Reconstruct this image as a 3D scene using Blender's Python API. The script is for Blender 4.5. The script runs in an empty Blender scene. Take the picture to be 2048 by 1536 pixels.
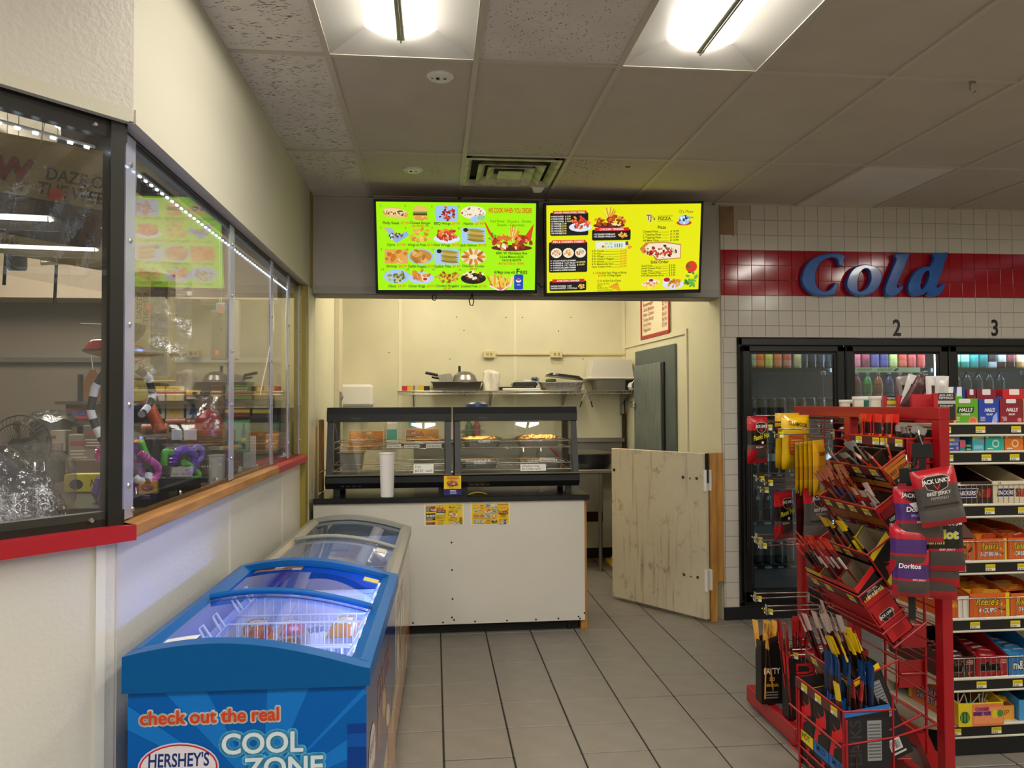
import bpy, math, random
from mathutils import Vector as V, Matrix as Mx
SC = bpy.context.scene
COL = SC.collection
PI = math.pi
# ---------------------------------------------------------------- camera
FPX, CZ = 1543.06, 1.55
YAW, PITCH, ROLL = .100167, .024983, -.0044518
_f = V((math.sin(YAW)*math.cos(PITCH), math.cos(YAW)*math.cos(PITCH), math.sin(PITCH)))
_r0 = V((math.cos(YAW), -math.sin(YAW), 0)); _u0 = _r0.cross(_f)
_r = _r0*math.cos(ROLL) + _u0*math.sin(ROLL); _u = _u0*math.cos(ROLL) - _r0*math.sin(ROLL)
cam = bpy.data.objects.new('camera', bpy.data.cameras.new('camera')); COL.objects.link(cam)
cam.matrix_world = Mx(((_r.x, _u.x, -_f.x, 0), (_r.y, _u.y, -_f.y, 0), (_r.z, _u.z, -_f.z, CZ), (0, 0, 0, 1)))
cam.data.sensor_width = 36; cam.data.lens = FPX*36/2048; cam.data.clip_start = .02
SC.camera = cam
# ---------------------------------------------------------------- world, exposure
SC.view_settings.view_transform = 'Standard'; SC.view_settings.look = 'None'
SC.view_settings.gamma = 1; SC.view_settings.use_curve_mapping = False
SC.view_settings.exposure = 1.2
LAMP = 12.0          # troffer lens radiance
W = bpy.data.worlds.new('store'); SC.world = W; W.use_nodes = True
W.node_tree.nodes['Background'].inputs[0].default_value = (.9, .95, 1, 1)
W.node_tree.nodes['Background'].inputs[1].default_value = .25
# ---------------------------------------------------------------- points on the photograph's sight lines, at a known plane
def ray(x, y): return _f + _r*((x-1024)/FPX) - _u*((y-768)/FPX)
def _on(i, v, x, y):
    d = ray(x, y); return V((0, 0, CZ)) + d*((v - (CZ if i == 2 else 0))/d[i])
def onX(x, y, v): return _on(0, v, x, y)
def onY(x, y, v): return _on(1, v, x, y)
def onZ(x, y, v): return _on(2, v, x, y)
# ---------------------------------------------------------------- materials
def lin(h):
    if isinstance(h, (tuple, list)): return tuple(h)[:3]
    h = h.lstrip('#'); o = []
    for i in (0, 2, 4):
        c = int(h[i:i+2], 16)/255; o.append(c/12.92 if c <= .04045 else ((c+.055)/1.055)**2.4)
    return tuple(o)
MATS = {}
def mat(n, col='808080', rough=.5, metal=0., spec=.5, bump=0., bs=60., var=0., vs=4., coat=0., emit=0., ecol=None, attr=False, stretch=None, alpha=1., trans=0., sub=0.):
    if n in MATS: return MATS[n]
    m = bpy.data.materials.new(n); m.use_nodes = True; MATS[n] = m
    t = m.node_tree; N = t.nodes; L = t.links; p = N['Principled BSDF']
    c = lin(col); p.inputs['Base Color'].default_value = (*c, 1)
    p.inputs['Roughness'].default_value = rough; p.inputs['Metallic'].default_value = metal
    p.inputs['Specular IOR Level'].default_value = spec; p.inputs['Coat Weight'].default_value = coat
    p.inputs['Coat Roughness'].default_value = .06
    p.inputs['Alpha'].default_value = alpha; p.inputs['Transmission Weight'].default_value = trans
    src = None
    if attr:
        a = N.new('ShaderNodeAttribute'); a.attribute_name = 'Col'; src = a.outputs['Color']
        L.new(src, p.inputs['Base Color'])
    if bump or var:
        tc = N.new('ShaderNodeTexCoord'); co = tc.outputs['Object']
        if stretch:
            mp = N.new('ShaderNodeMapping'); mp.inputs['Scale'].default_value = stretch; L.new(co, mp.inputs[0]); co = mp.outputs[0]
    if var:
        nz = N.new('ShaderNodeTexNoise'); nz.inputs['Scale'].default_value = vs; nz.inputs['Detail'].default_value = 6; L.new(co, nz.inputs[0])
        r = N.new('ShaderNodeValToRGB'); r.color_ramp.elements[0].position = .3; r.color_ramp.elements[1].position = .7
        r.color_ramp.elements[0].color = (*[x*(1-var) for x in c], 1); r.color_ramp.elements[1].color = (*[min(1, x*(1+var*.6)) for x in c], 1)
        L.new(nz.outputs[0], r.inputs[0])
        if attr:
            mx = N.new('ShaderNodeMix'); mx.data_type = 'RGBA'; mx.blend_type = 'MULTIPLY'; mx.inputs[0].default_value = 1
            r.color_ramp.elements[0].color = (1-var,)*3+(1,); r.color_ramp.elements[1].color = (1, 1, 1, 1)
            L.new(src, mx.inputs[6]); L.new(r.outputs[0], mx.inputs[7]); L.new(mx.outputs[2], p.inputs['Base Color'])
        else: L.new(r.outputs[0], p.inputs['Base Color'])
    if bump:
        nz = N.new('ShaderNodeTexNoise'); nz.inputs['Scale'].default_value = bs; nz.inputs['Detail'].default_value = 3; L.new(co, nz.inputs[0])
        b = N.new('ShaderNodeBump'); b.inputs['Strength'].default_value = bump; b.inputs['Distance'].default_value = .01
        L.new(nz.outputs[0], b.inputs['Height']); L.new(b.outputs[0], p.inputs['Normal'])
    if emit:
        p.inputs['Emission Strength'].default_value = emit
        if attr: L.new(src, p.inputs['Emission Color']); p.inputs['Base Color'].default_value = (0, 0, 0, 1); [L.remove(l) for l in list(p.inputs['Base Color'].links)]
        else: p.inputs['Emission Color'].default_value = (*lin(ecol or col), 1)
    return m
def glassmat(n, tint='ffffff', f0=.05, rough=.0, haze=0., hcol='ffffff', wr=0., ws=30.):
    """thin clear sheet: straight-through light plus a Schlick mirror term, the same from either side"""
    if n in MATS: return MATS[n]
    m = bpy.data.materials.new(n); m.use_nodes = True; MATS[n] = m
    t = m.node_tree; N = t.nodes; L = t.links; N.remove(N['Principled BSDF']); out = N['Material Output']
    g = N.new('ShaderNodeNewGeometry'); d = N.new('ShaderNodeVectorMath'); d.operation = 'DOT_PRODUCT'
    L.new(g.outputs['Incoming'], d.inputs[0]); L.new(g.outputs['Normal'], d.inputs[1])
    def mth(op, a, b=None):
        k = N.new('ShaderNodeMath'); k.operation = op
        for i, x in enumerate((a, b)):
            if x is None: continue
            if isinstance(x, (int, float)): k.inputs[i].default_value = x
            else: L.new(x, k.inputs[i])
        return k.outputs[0]
    a = mth('ABSOLUTE', d.outputs['Value']); s = mth('SUBTRACT', 1.0, a); s = mth('POWER', s, 5.0)
    s = mth('MULTIPLY', s, 1-f0); s = mth('ADD', s, f0)
    tr = N.new('ShaderNodeBsdfTransparent'); tr.inputs[0].default_value = (*lin(tint), 1)
    gl = N.new('ShaderNodeBsdfGlossy'); gl.inputs['Roughness'].default_value = rough
    if wr:
        tc = N.new('ShaderNodeTexCoord'); nz = N.new('ShaderNodeTexNoise'); nz.inputs['Scale'].default_value = ws; nz.inputs['Detail'].default_value = 4
        L.new(tc.outputs['Object'], nz.inputs[0]); b = N.new('ShaderNodeBump'); b.inputs['Strength'].default_value = wr; b.inputs['Distance'].default_value = .02
        L.new(nz.outputs[0], b.inputs['Height']); L.new(b.outputs[0], gl.inputs['Normal'])
    base = tr.outputs[0]
    if haze:
        df = N.new('ShaderNodeBsdfDiffuse'); df.inputs[0].default_value = (*lin(hcol), 1)
        x = N.new('ShaderNodeMixShader'); x.inputs[0].default_value = haze; L.new(base, x.inputs[1]); L.new(df.outputs[0], x.inputs[2]); base = x.outputs[0]
    x = N.new('ShaderNodeMixShader'); L.new(s, x.inputs[0]); L.new(base, x.inputs[1]); L.new(gl.outputs[0], x.inputs[2])
    L.new(x.outputs[0], out.inputs[0]); return m
# ---------------------------------------------------------------- mesh builder
class MB:
    def __init__(s): s.v = []; s.f = []; s.m = []; s.c = []; s.sm = []
    def add(s, vs, fs, m=0, c=None, M=None, sm=False):
        o = len(s.v)
        s.v += [tuple(M @ V(p)) if M is not None else tuple(p) for p in vs]
        for f in fs: s.f.append([i+o for i in f]); s.m.append(m); s.c.append(c); s.sm.append(sm)
        return s
    def box(s, lo, hi, m=0, c=None, M=None):
        x, y, z = lo; X, Y, Z = hi
        return s.add([(x,y,z),(X,y,z),(X,Y,z),(x,Y,z),(x,y,Z),(X,y,Z),(X,Y,Z),(x,Y,Z)],
            [(3,2,1,0),(4,5,6,7),(0,1,5,4),(1,2,6,5),(2,3,7,6),(3,0,4,7)], m, c, M)
    def cbox(s, lo, hi, ch=.004, m=0, c=None, M=None):
        ch = min(ch, *[(hi[i]-lo[i])*.45 for i in range(3)]); vs = []; idx = {}
        for sx in (0,1):
            for sy in (0,1):
                for sz in (0,1):
                    S = (sx,sy,sz)
                    for a in range(3):
                        p = [0,0,0]
                        for k in range(3):
                            base = hi[k] if S[k] else lo[k]
                            p[k] = base if k == a else base + (-ch if S[k] else ch)
                        idx[S+(a,)] = len(vs); vs.append(p)
        fs = []
        for a in range(3):
            b, d = (a+1)%3, (a+2)%3
            for t in (0,1):
                q = []
                for (i,j) in ((0,0),(1,0),(1,1),(0,1)):
                    S=[0,0,0]; S[a]=t; S[b]=i; S[d]=j; q.append(idx[tuple(S)+(a,)])
                fs.append(q if t else q[::-1])
            for i in (0,1):
                for j in (0,1):
                    S0=[0,0,0]; S0[a]=0; S0[b]=i; S0[d]=j; S1=list(S0); S1[a]=1
                    q=[idx[tuple(S0)+(b,)],idx[tuple(S1)+(b,)],idx[tuple(S1)+(d,)],idx[tuple(S0)+(d,)]]
                    fs.append(q if (i == j) == True else q[::-1])
        for S in [(x,y,z) for x in (0,1) for y in (0,1) for z in (0,1)]:
            q=[idx[S+(0,)],idx[S+(1,)],idx[S+(2,)]]; fs.append(q if sum(S)%2 else q[::-1])
        return s.add(vs, fs, m, c, M)
    def cyl(s, p0, p1, r0, r1=None, n=12, m=0, c=None, M=None, cap=True, sm=True):
        p0 = V(p0); p1 = V(p1); r1 = r0 if r1 is None else r1; d = (p1-p0).normalized()
        a = d.orthogonal().normalized(); b = d.cross(a); vs = []
        for k in range(n):
            t = 2*PI*k/n; e = a*math.cos(t)+b*math.sin(t); vs += [p0+e*r0, p1+e*r1]
        s.add(vs, [(2*k, 2*((k+1)%n), 2*((k+1)%n)+1, 2*k+1) for k in range(n)], m, c, M, sm)
        if cap: s.add([vs[2*k] for k in range(n)], [list(range(n))[::-1]], m, c, M); s.add([vs[2*k+1] for k in range(n)], [list(range(n))], m, c, M)
        return s
    def tube(s, pts, r, n=6, m=0, c=None, M=None, closed=False, cfun=None):
        pts = [V(p) for p in pts]; N = len(pts); rings = []; a = None
        for i, p in enumerate(pts):
            q0 = pts[i-1] if (i or closed) else p; q1 = pts[(i+1)%N] if (i < N-1 or closed) else p
            d = (q1-q0).normalized()
            if a is None: a = d.orthogonal().normalized()
            else: a = (a - d*a.dot(d)); a = a.normalized() if a.length > 1e-6 else d.orthogonal().normalized()
            b = d.cross(a); rr = r(i/(N-1)) if callable(r) else r
            rings.append([p+(a*math.cos(2*PI*k/n)+b*math.sin(2*PI*k/n))*rr for k in range(n)])
        vs = [x for g in rings for x in g]
        for i in range(N if closed else N-1):
            j = (i+1)%N
            s.add([*rings[i], *rings[j]], [(k, (k+1)%n, n+(k+1)%n, n+k) for k in range(n)], m, cfun(i) if cfun else c, M, True)
        if not closed: s.add(rings[0], [list(range(n))[::-1]], m, c, M); s.add(rings[-1], [list(range(n))], m, c, M)
        return s
    def lathe(s, prof, n=16, o=(0,0,0), m=0, c=None, M=None, sm=True, cs=None):
        o = V(o)
        for i in range(len(prof)-1):
            (r0,z0),(r1,z1) = prof[i], prof[i+1]; vs = []
            for k in range(n):
                t = 2*PI*k/n; vs += [o+V((r0*math.cos(t), r0*math.sin(t), z0)), o+V((r1*math.cos(t), r1*math.sin(t), z1))]
            s.add(vs, [(2*k, 2*((k+1)%n), 2*((k+1)%n)+1, 2*k+1) for k in range(n)], m, cs[i] if cs else c, M, sm)
        return s
    def prism(s, poly, o, U, W, D, m=0, c=None, caps=True, mside=None):
        """polygon in the U,W plane extruded by vector D"""
        o, U, W, D = V(o), V(U), V(W), V(D); n = len(poly)
        a = [o+U*x+W*y for x, y in poly]; b = [p+D for p in a]
        if caps: s.add(a, [list(range(n))[::-1]], m, c); s.add(b, [list(range(n))], m, c)
        return s.add(a+b, [(k, (k+1)%n, n+(k+1)%n, n+k) for k in range(n)], m if mside is None else mside, c)
    def grid(s, fn, nu, nv, m=0, c=None, sm=True, cf=None, M=None):
        vs = [fn(i/nu, j/nv) for j in range(nv+1) for i in range(nu+1)]; w = nu+1
        if cf is None: return s.add(vs, [(j*w+i, j*w+i+1, (j+1)*w+i+1, (j+1)*w+i) for j in range(nv) for i in range(nu)], m, c, M, sm)
        o = len(s.v); s.v += [tuple(M @ V(p)) if M is not None else tuple(p) for p in vs]
        for j in range(nv):
            for i in range(nu): s.f.append([o+j*w+i, o+j*w+i+1, o+(j+1)*w+i+1, o+(j+1)*w+i]); s.m.append(m); s.c.append(cf((i+.5)/nu, (j+.5)/nv)); s.sm.append(sm)
        return s
    def mesh(s, name, mats):
        me = bpy.data.meshes.new(name); me.from_pydata(s.v, [], s.f)
        mats = mats if isinstance(mats, (list, tuple)) else [mats]
        for x in mats: me.materials.append(x)
        me.polygons.foreach_set('material_index', s.m); me.polygons.foreach_set('use_smooth', s.sm)
        if any(c is not None for c in s.c):
            a = me.color_attributes.new('Col', 'FLOAT_COLOR', 'CORNER'); buf = []
            for f, c in zip(s.f, s.c): buf += (list(c)+[1] if c is not None else [.5,.5,.5,1])*len(f)
            a.data.foreach_set('color', buf)
        me.update(); return me
    def build(s, name, mats, parent=None, loc=None, rot=None):
        o = bpy.data.objects.new(name, s.mesh(name, mats)); COL.objects.link(o)
        if parent: o.parent = parent
        if loc is not None: o.location = loc
        if rot is not None: o.rotation_euler = rot
        return o
def tag(o, label, cat, group=None, kind=None):
    o['label'] = label; o['category'] = cat
    if group: o['group'] = group
    if kind: o['kind'] = kind
    return o
def thing(name, label, cat, loc=(0,0,0), rot=(0,0,0), group=None):
    o = bpy.data.objects.new(name, None); COL.objects.link(o); o.location = loc; o.rotation_euler = rot; o.empty_display_size = .05
    return tag(o, label, cat, group)
def struct(o): o['kind'] = 'structure'; return o
def dup(r, label=None, loc=None, rot=None, group=None, scale=None):
    c = r.copy(); COL.objects.link(c)
    if label: c['label'] = label
    if group: c['group'] = group
    if loc is not None: c.location = loc
    if rot is not None: c.rotation_euler = rot
    if scale is not None: c.scale = scale
    for ch in r.children:
        d = ch.copy(); COL.objects.link(d); d.parent = c
        for g in ch.children:
            e = g.copy(); COL.objects.link(e); e.parent = d
    return c
ORD = 'first second third fourth fifth sixth seventh eighth ninth tenth eleventh twelfth thirteenth fourteenth fifteenth sixteenth seventeenth eighteenth nineteenth twentieth twenty-first twenty-second twenty-third twenty-fourth'.split()
def scrx(p): d = V(p)-V((0, 0, CZ)); return d.dot(_r)/max(.1, d.dot(_f))
def number(objs, lb):
    for i, o in enumerate(sorted(objs, key=lambda o: scrx(o.matrix_basis.translation))): o['label'] = f'{lb}, {ORD[i]} from the left'
# ---------------------------------------------------------------- flat print: lettering and pictures laid on a surface
GL = {}
def _glyphs():
    for wt in (0, 1):
        cu = bpy.data.curves.new('t', 'FONT'); ob = bpy.data.objects.new('t', cu); COL.objects.link(ob)
        cu.resolution_u = 4; cu.offset = .022 if wt else 0
        def get(tx):
            cu.body = tx; me = ob.evaluated_get(bpy.context.evaluated_depsgraph_get())
            bpy.context.view_layer.update(); me = ob.evaluated_get(bpy.context.evaluated_depsgraph_get()).to_mesh()
            r = ([(v.co.x, v.co.y) for v in me.vertices], [list(p.vertices) for p in me.polygons]); return r
        iw = max(x for x, y in get('I')[0])
        hh = max(y for x, y in get('H')[0])
        for ch in 'ABCDEFGHIJKLMNOPQRSTUVWXYZabcdefghijklmnopqrstuvwxyz0123456789$.,&\'/:()-+!?%#':
            g = get(ch); adv = max(x for x, y in get(ch+'I')[0]) - iw
            GL[(ch, wt)] = ([(x/hh, y/hh) for x, y in g[0]], g[1], adv/hh)
        GL[(' ', wt)] = ([], [], .38)
        bpy.data.objects.remove(ob); bpy.data.curves.remove(cu)
_glyphs()
class Pr:
    """art in a w x h field, origin at its lower left corner"""
    def __init__(s, w, h, bg=None): s.w = w; s.h = h; s.p = []; s.z = 0; (s.rect(0, 0, w, h, bg) if bg else None)
    def poly(s, pts, col, fs=None):
        s.p.append((list(pts), fs or [list(range(len(pts)))], lin(col), s.z)); s.z += 1; return s
    def rect(s, x, y, X, Y, col): return s.poly([(x,y),(X,y),(X,Y),(x,Y)], col)
    def rrect(s, x, y, X, Y, r, col):
        q = []
        for cx, cy, a in ((X-r,Y-r,0),(x+r,Y-r,90),(x+r,y+r,180),(X-r,y+r,270)):
            q += [(cx+r*math.cos(math.radians(a+b)), cy+r*math.sin(math.radians(a+b))) for b in (0,45,90)]
        return s.poly(q, col)
    def ell(s, cx, cy, rx, ry, col, n=12, rot=0):
        ca, sa = math.cos(rot), math.sin(rot)
        return s.poly([(cx+rx*math.cos(2*PI*k/n)*ca-ry*math.sin(2*PI*k/n)*sa, cy+rx*math.cos(2*PI*k/n)*sa+ry*math.sin(2*PI*k/n)*ca) for k in range(n)], col)
    def width(s, t, h, b=0, sx=1): return sum(GL.get((c,b), GL[('o',b)])[2] for c in t)*h*sx
    def text(s, t, x, y, h, col, al='l', b=0, sh=0., maxw=None, sx=1., rot=0., ol=None, ow=.12):
        w = s.width(t, h, b, sx)
        if maxw and w > maxw: sx *= maxw/w; w = maxw
        ox = {'l': 0, 'c': -w/2, 'r': -w}[al]
        if ol:
            for a in range(12): s.text(t, x+ow*h*math.cos(a*PI/6), y+ow*h*math.sin(a*PI/6), h, ol, al, b, sh, maxw, sx, rot); s.z -= 1
            s.z += 1
        vs = []; fs = []; ca, sa = math.cos(rot), math.sin(rot)
        for c in t:
            g = GL.get((c, b))
            if g is None: continue
            o = len(vs)
            for px, py in g[0]:
                X = ox + (px+py*sh)*h*sx; Y = py*h; vs.append((x+X*ca-Y*sa, y+X*sa+Y*ca))
            fs += [[i+o for i in f] for f in g[1]]; ox += g[2]*h*sx
        if fs: s.poly(vs, col, fs)
        return s
    def lines(s, x, y, X, Y, n, col, fill=.45, rg=None):
        st = (Y-y)/n
        for i in range(n): s.rect(x, y+i*st, x+(X-x)*((rg.uniform(.6,1)) if rg else 1), y+i*st+st*fill, col); s.z -= 1
        s.z += 1; return s
    def bars(s, x, y, X, Y, n, col, rg):
        st = (X-x)/n
        for i in range(n): s.rect(x+i*st, y, x+i*st+st*rg.uniform(.25,.75), Y, col); s.z -= 1
        s.z += 1; return s
    def blobs(s, cx, cy, rx, ry, cols, n, size, rg, asp=.7):
        for i in range(n):
            a = rg.uniform(0, 2*PI); q = math.sqrt(rg.random()); k = size*rg.uniform(.7,1.25)
            s.ell(cx+rx*q*math.cos(a), cy+ry*q*math.sin(a), k, k*asp*rg.uniform(.6,1.2), rg.choice(cols), 7, rg.uniform(0,PI))
            s.z -= 1 if i % 6 else 0
        s.z += 1; return s
    def put(s, mb, M, eps=.00025, m=0):
        for pts, fs, c, z in s.p: mb.add([(x, y, (z+1)*eps) for x, y in pts], fs, m, c, M)
        return mb
def frame(o, x, y):
    """matrix whose local x, y, z are the given x, y directions and their normal"""
    x = V(x).normalized(); y = V(y); y = (y - x*y.dot(x)).normalized(); z = x.cross(y)
    return Mx(((x.x,y.x,z.x,o[0]),(x.y,y.y,z.y,o[1]),(x.z,y.z,z.z,o[2]),(0,0,0,1)))
PRINT = mat('printed_card', rough=.45, attr=True)
GLOSS = mat('printed_film', rough=.2, attr=True, spec=.6, bump=.12, bs=45)
MATTEC = mat('tinted_plastic', rough=.4, attr=True)
def col(h): return lin(h)
# ================================================================ THE ROOM
H = 2.981
rg = random.Random(3)
M_TILE = mat('floor_tile', '827c74', rough=.42, var=.1, vs=9, bump=.05, bs=150)
M_GROUT = mat('floor_grout', '1d1a17', rough=.9)
M_CEIL = mat('ceiling_tile_plain', 'c2b8aa', rough=.95, bump=.15, bs=120, var=.05)
M_CEILN = mat('ceiling_tile_fissured', 'dcd6cc', rough=.95, var=.07, bump=.25, bs=160)
M_BAR = mat('grid_bar_paint', 'c4bcae', rough=.6)
M_FRP = mat('pebbled_panel', 'd9d6cf', rough=.38, bump=.16, bs=75)
M_SOF = mat('cream_plaster', 'c8c3b1', rough=.7, bump=.05, bs=180)
M_HEAD = mat('header_panel', 'b5b2ac', rough=.55)
M_CREAM = mat('cream_frp', 'dad6b9', rough=.42, bump=.05, bs=140, var=.04)
M_OLIVE = mat('olive_paint', '9a8c3e', rough=.6, var=.1)
M_RED = mat('red_trim', 'a81524', rough=.35)
M_WOOD = mat('pine_board', 'b5803c', rough=.55, var=.35, vs=3, stretch=(14, 14, 1.2))
M_OAK = mat('oak_trim', 'b07a40', rough=.5, var=.3, vs=4, stretch=(12, 1.2, 12))
M_BLK = mat('black_plastic', '101113', rough=.4)
M_BLKM = mat('black_matt', '0b0b0c', rough=.7)
M_ALU = mat('aluminium', 'b8b8b6', rough=.3, metal=1)
M_WHITE = mat('white_plastic', 'e6e4df', rough=.4)
M_DARKW = mat('dark_wall', '4a443c', rough=.6, var=.1)
M_BASE = mat('base_cove', '14171b', rough=.5)
# floor: a grout bed with tiles standing a hair proud of it
fl = struct(MB().box((-3.6, -3.4, -.1), (6.2, 7.9, -.004)).build('floor', M_GROUT))
tl = MB().cbox((.0035, .0035, -.02), (.3013, .3013, 0), .003).mesh('tile', [M_TILE])
TX, TY, TS = .0373, 4.9305, .3048
n = 0
for i in range(-2, 9):
    for j in range(-9, 10):
        x, y = TX+i*TS, TY+j*TS
        if y > 5.3 and not (.6 < x < 2.0): continue
        if y < 2.3 and x > 2.4: continue
        o = bpy.data.objects.new('tile', tl); COL.objects.link(o); o.parent = fl; o.location = (x, y, rg.uniform(-.0006, .0006)); n += 1
        o.rotation_euler = (0, 0, rg.choice((0, PI)) ) if False else (0, 0, 0)
# the rest of the floor, out of the picture
rest = MB()
for i in range(-12, 20):
    for j in range(-27, 10):
        x, y = TX+i*TS, TY+j*TS
        if -2 <= i < 9 and j >= -9 and not (y > 5.3 and not (.6 < x < 2.0)) and not (y < 2.3 and x > 2.4): continue
        rest.box((x+.0035, y+.0035, -.003), (x+.3013, y+.3013, -.0002))
o = rest.build('tile_field', M_TILE, fl); o['kind'] = 'stuff'
# ceiling
cl = struct(MB().box((-3.6, -3.4, H+.12), (6.2, 7.9, H+.2)).build('ceiling', M_CEIL))
GX, GY, GW, GD = -.43435, 3.1853, .6096, 1.2192
SHOP_FILL = [(0, -3), (2, -3), (4, -3), (6, -1), (8, -3), (6, -3), (0, -5), (2, -5), (4, -5), (6, -5), (-2, -3), (8, -1)]  # unseen troffers added out of view to lift the ambient light
TROF = {(0, -1), (2, -1)} | set(SHOP_FILL)
bars = MB()
for i in range(-5, 12):
    x = GX+i*GW
    b = MB().box((x-.012, -3.3, H-.004), (x+.012, 5.4, H+.02)) if i >= 0 else MB().box((x-.012, -3.3, H-.004), (x+.012, 2.0 if i < -1 else 5.4, H+.02))
    if x > -.84 or True: b.build('grid_bar', M_BAR, cl)
for j in range(-5, 3):
    y = GY+j*GD
    if y > -3.3 and y < 5.4: MB().box((-.83, y-.011, H-.003), (6.1, y+.011, H+.018)).build('grid_bar', M_BAR, cl)
MB().box((-.83, 5.345, H-.004), (6.1, 5.372, H+.02)).build('grid_bar', M_BAR, cl)
MB().box((-.855, 2.2, H-.004), (-.828, 5.37, H+.02)).build('grid_bar', M_BAR, cl)
VENT = (.178, 4.46)
nn = 0
for i in range(-5, 11):
    for j in range(-5, 2):
        if (i, j) in TROF or (i == 1 and j == 1): continue
        x0, y0, x1, y1 = GX+i*GW+.012, GY+j*GD+.011, GX+(i+1)*GW-.012, min(GY+(j+1)*GD-.011, 5.35)
        if i < 0: x0 = max(x0, -3.5)
        if i == -1 and j >= 0: x0 = -.83
        if y1 <= y0 or x1 <= x0 or y0 < -3.3 or x1 > 6.2: continue
        if i < -1 and y1 > 2.0: continue
        fis = (i <= -1) or (i == 1 and j == -1) or (i == 5 and j == 1)
        t = MB().box((x0, y0, H+.004), (x1, y1, H+.018)).build('tile', M_CEILN if fis else M_CEIL, cl)
# small flat tile behind the air vent
MB().box((GX+GW+.012, 5.07, H+.004), (GX+2*GW-.012, 5.35, H+.018)).build('tile', M_CEIL, cl)
# fissures in the two rough tiles nearest the camera, soot round the vent
M_PIT = mat('pit_shadow', '6d675e', rough=1)
M_SOOT = mat('soot', '57503f', rough=1)
pit = MB()
for k in range(1500):
    x = rg.uniform(-.82, -.45); y = rg.uniform(2.0, 5.0); a = rg.uniform(-.35, .35); l = rg.uniform(.003, .012); w = rg.uniform(.0008, .002)
    if abs(y-GY) < .03 or abs(y-GY-GD) < .03: continue
    c, s = math.cos(a), math.sin(a); z = H+.0035
    pit.add([(x-l*c-w*s, y-l*s+w*c, z), (x-l*c+w*s, y-l*s-w*c, z), (x+l*c+w*s, y+l*s-w*c, z), (x+l*c-w*s, y+l*s+w*c, z)], [(0, 1, 2, 3)])
for k in range(900):
    x = rg.uniform(GX+GW+.02, GX+2*GW-.02); y = rg.uniform(2.2, GY-.03); l = rg.uniform(.001, .004)
    pit.add([(x-l, y, H+.0035), (x, y-l, H+.0035), (x+l, y, H+.0035), (x, y+l, H+.0035)], [(0, 1, 2, 3)])
o = pit.build('fissures', M_PIT, cl); o['kind'] = 'stuff'
so = MB()
for k in range(520):
    if k < 330: x = rg.gauss(.93, .1); y = 4.43+abs(rg.gauss(0, .22))+.02
    elif k < 420: x = rg.gauss(.02, .07); y = rg.gauss(4.75, .14)
    else: x = rg.uniform(.22, .75); y = 4.385-abs(rg.gauss(0, .1))
    l = rg.uniform(.001, .0045)
    if not (GX+.03 < x < 1.35 and 4.0 < y < 5.3) or .18 < x < .8 and y > 4.39: continue
    so.add([(x-l, y, H+.0034), (x, y-l, H+.0034), (x+l*1.4, y, H+.0034), (x, y+l, H+.0034)], [(0, 1, 2, 3)])
so.add([(x, y, H+.0033) for x, y in ((1.155, 4.55), (1.185, 4.545), (1.19, 4.575), (1.165, 4.585))], [(3, 2, 1, 0)])
o = so.build('soot_specks', M_SOOT, cl); o['kind'] = 'stuff'
# troffers
M_LENS = mat('troffer_lens', 'ffffff', emit=LAMP, ecol='fff9ec')
M_TROF = mat('troffer_enamel', 'b4b1aa', rough=.35)
def troffer(i, j, label, y0=None, group=None):
    x0 = GX+i*GW+.014; x1 = x0+GW-.028; y0 = GY+j*GD+.012 if y0 is None else y0; y1 = y0+GD-.024
    t = thing('ceiling_troffer', label, 'ceiling light', (x0, y0, H), group=group)
    w, d = x1-x0, y1-y0; a, e = .155, .13; b = MB(); zt = .055
    out = [(0,0,0),(w,0,0),(w,d,0),(0,d,0)]; inn = [(a,e,zt),(w-a,e,zt),(w-a,d-e,zt),(a,d-e,zt)]
    b.add(out+inn, [(0,4,5,1),(1,5,6,2),(2,6,7,3),(3,7,4,0)]); b.box((-.006,-.006,.0),(0,d+.006,.01)); b.box((w,-.006,0),(w+.006,d+.006,.01)); b.box((0,d,0),(w,d+.006,.01)); b.box((0,-.006,0),(w,0,.01))
    b.box((a,e,zt+.03),(w-a,d-e,zt+.04))
    b.build('reflector_pan', M_TROF, t)
    cx = w/2
    for s in (-1, 1):
        l = MB(); xa = cx+s*.016; xb = cx+s*(w/2-a)
        l.add([(xa,e,.012),(xb,e,zt-.004),(xb,d-e,zt-.004),(xa,d-e,.012)], [(0,1,2,3) if s < 0 else (3,2,1,0)])
        l.add([(xa,e,.012),(xb,e,zt-.004),(xa,e,zt)], [(0,1,2)]); l.add([(xa,d-e,.012),(xb,d-e,zt-.004),(xa,d-e,zt)], [(0,1,2)])
        l.build('lens', M_LENS, t)
    MB().cbox((cx-.016,e-.005,.004),(cx+.016,d-e+.005,.03),.004).box((cx-.003,e-.006,-.004),(cx+.003,d-e+.006,.004)).build('centre_rib', M_ALU, t)
    return t
troffer(0, -1, 'lit white ceiling troffer, left of two over the counter aisle')
troffer(2, -1, 'lit white ceiling troffer, right of two over the counter aisle')
troffer(7, 0, 'lit ceiling troffer close to the tiled wall, above the third cooler door', y0=3.73)
for i, j in SHOP_FILL: troffer(i, j, 'added unseen ceiling troffer raising the room light over the shop floor', group='added troffers over the shop floor')
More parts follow.
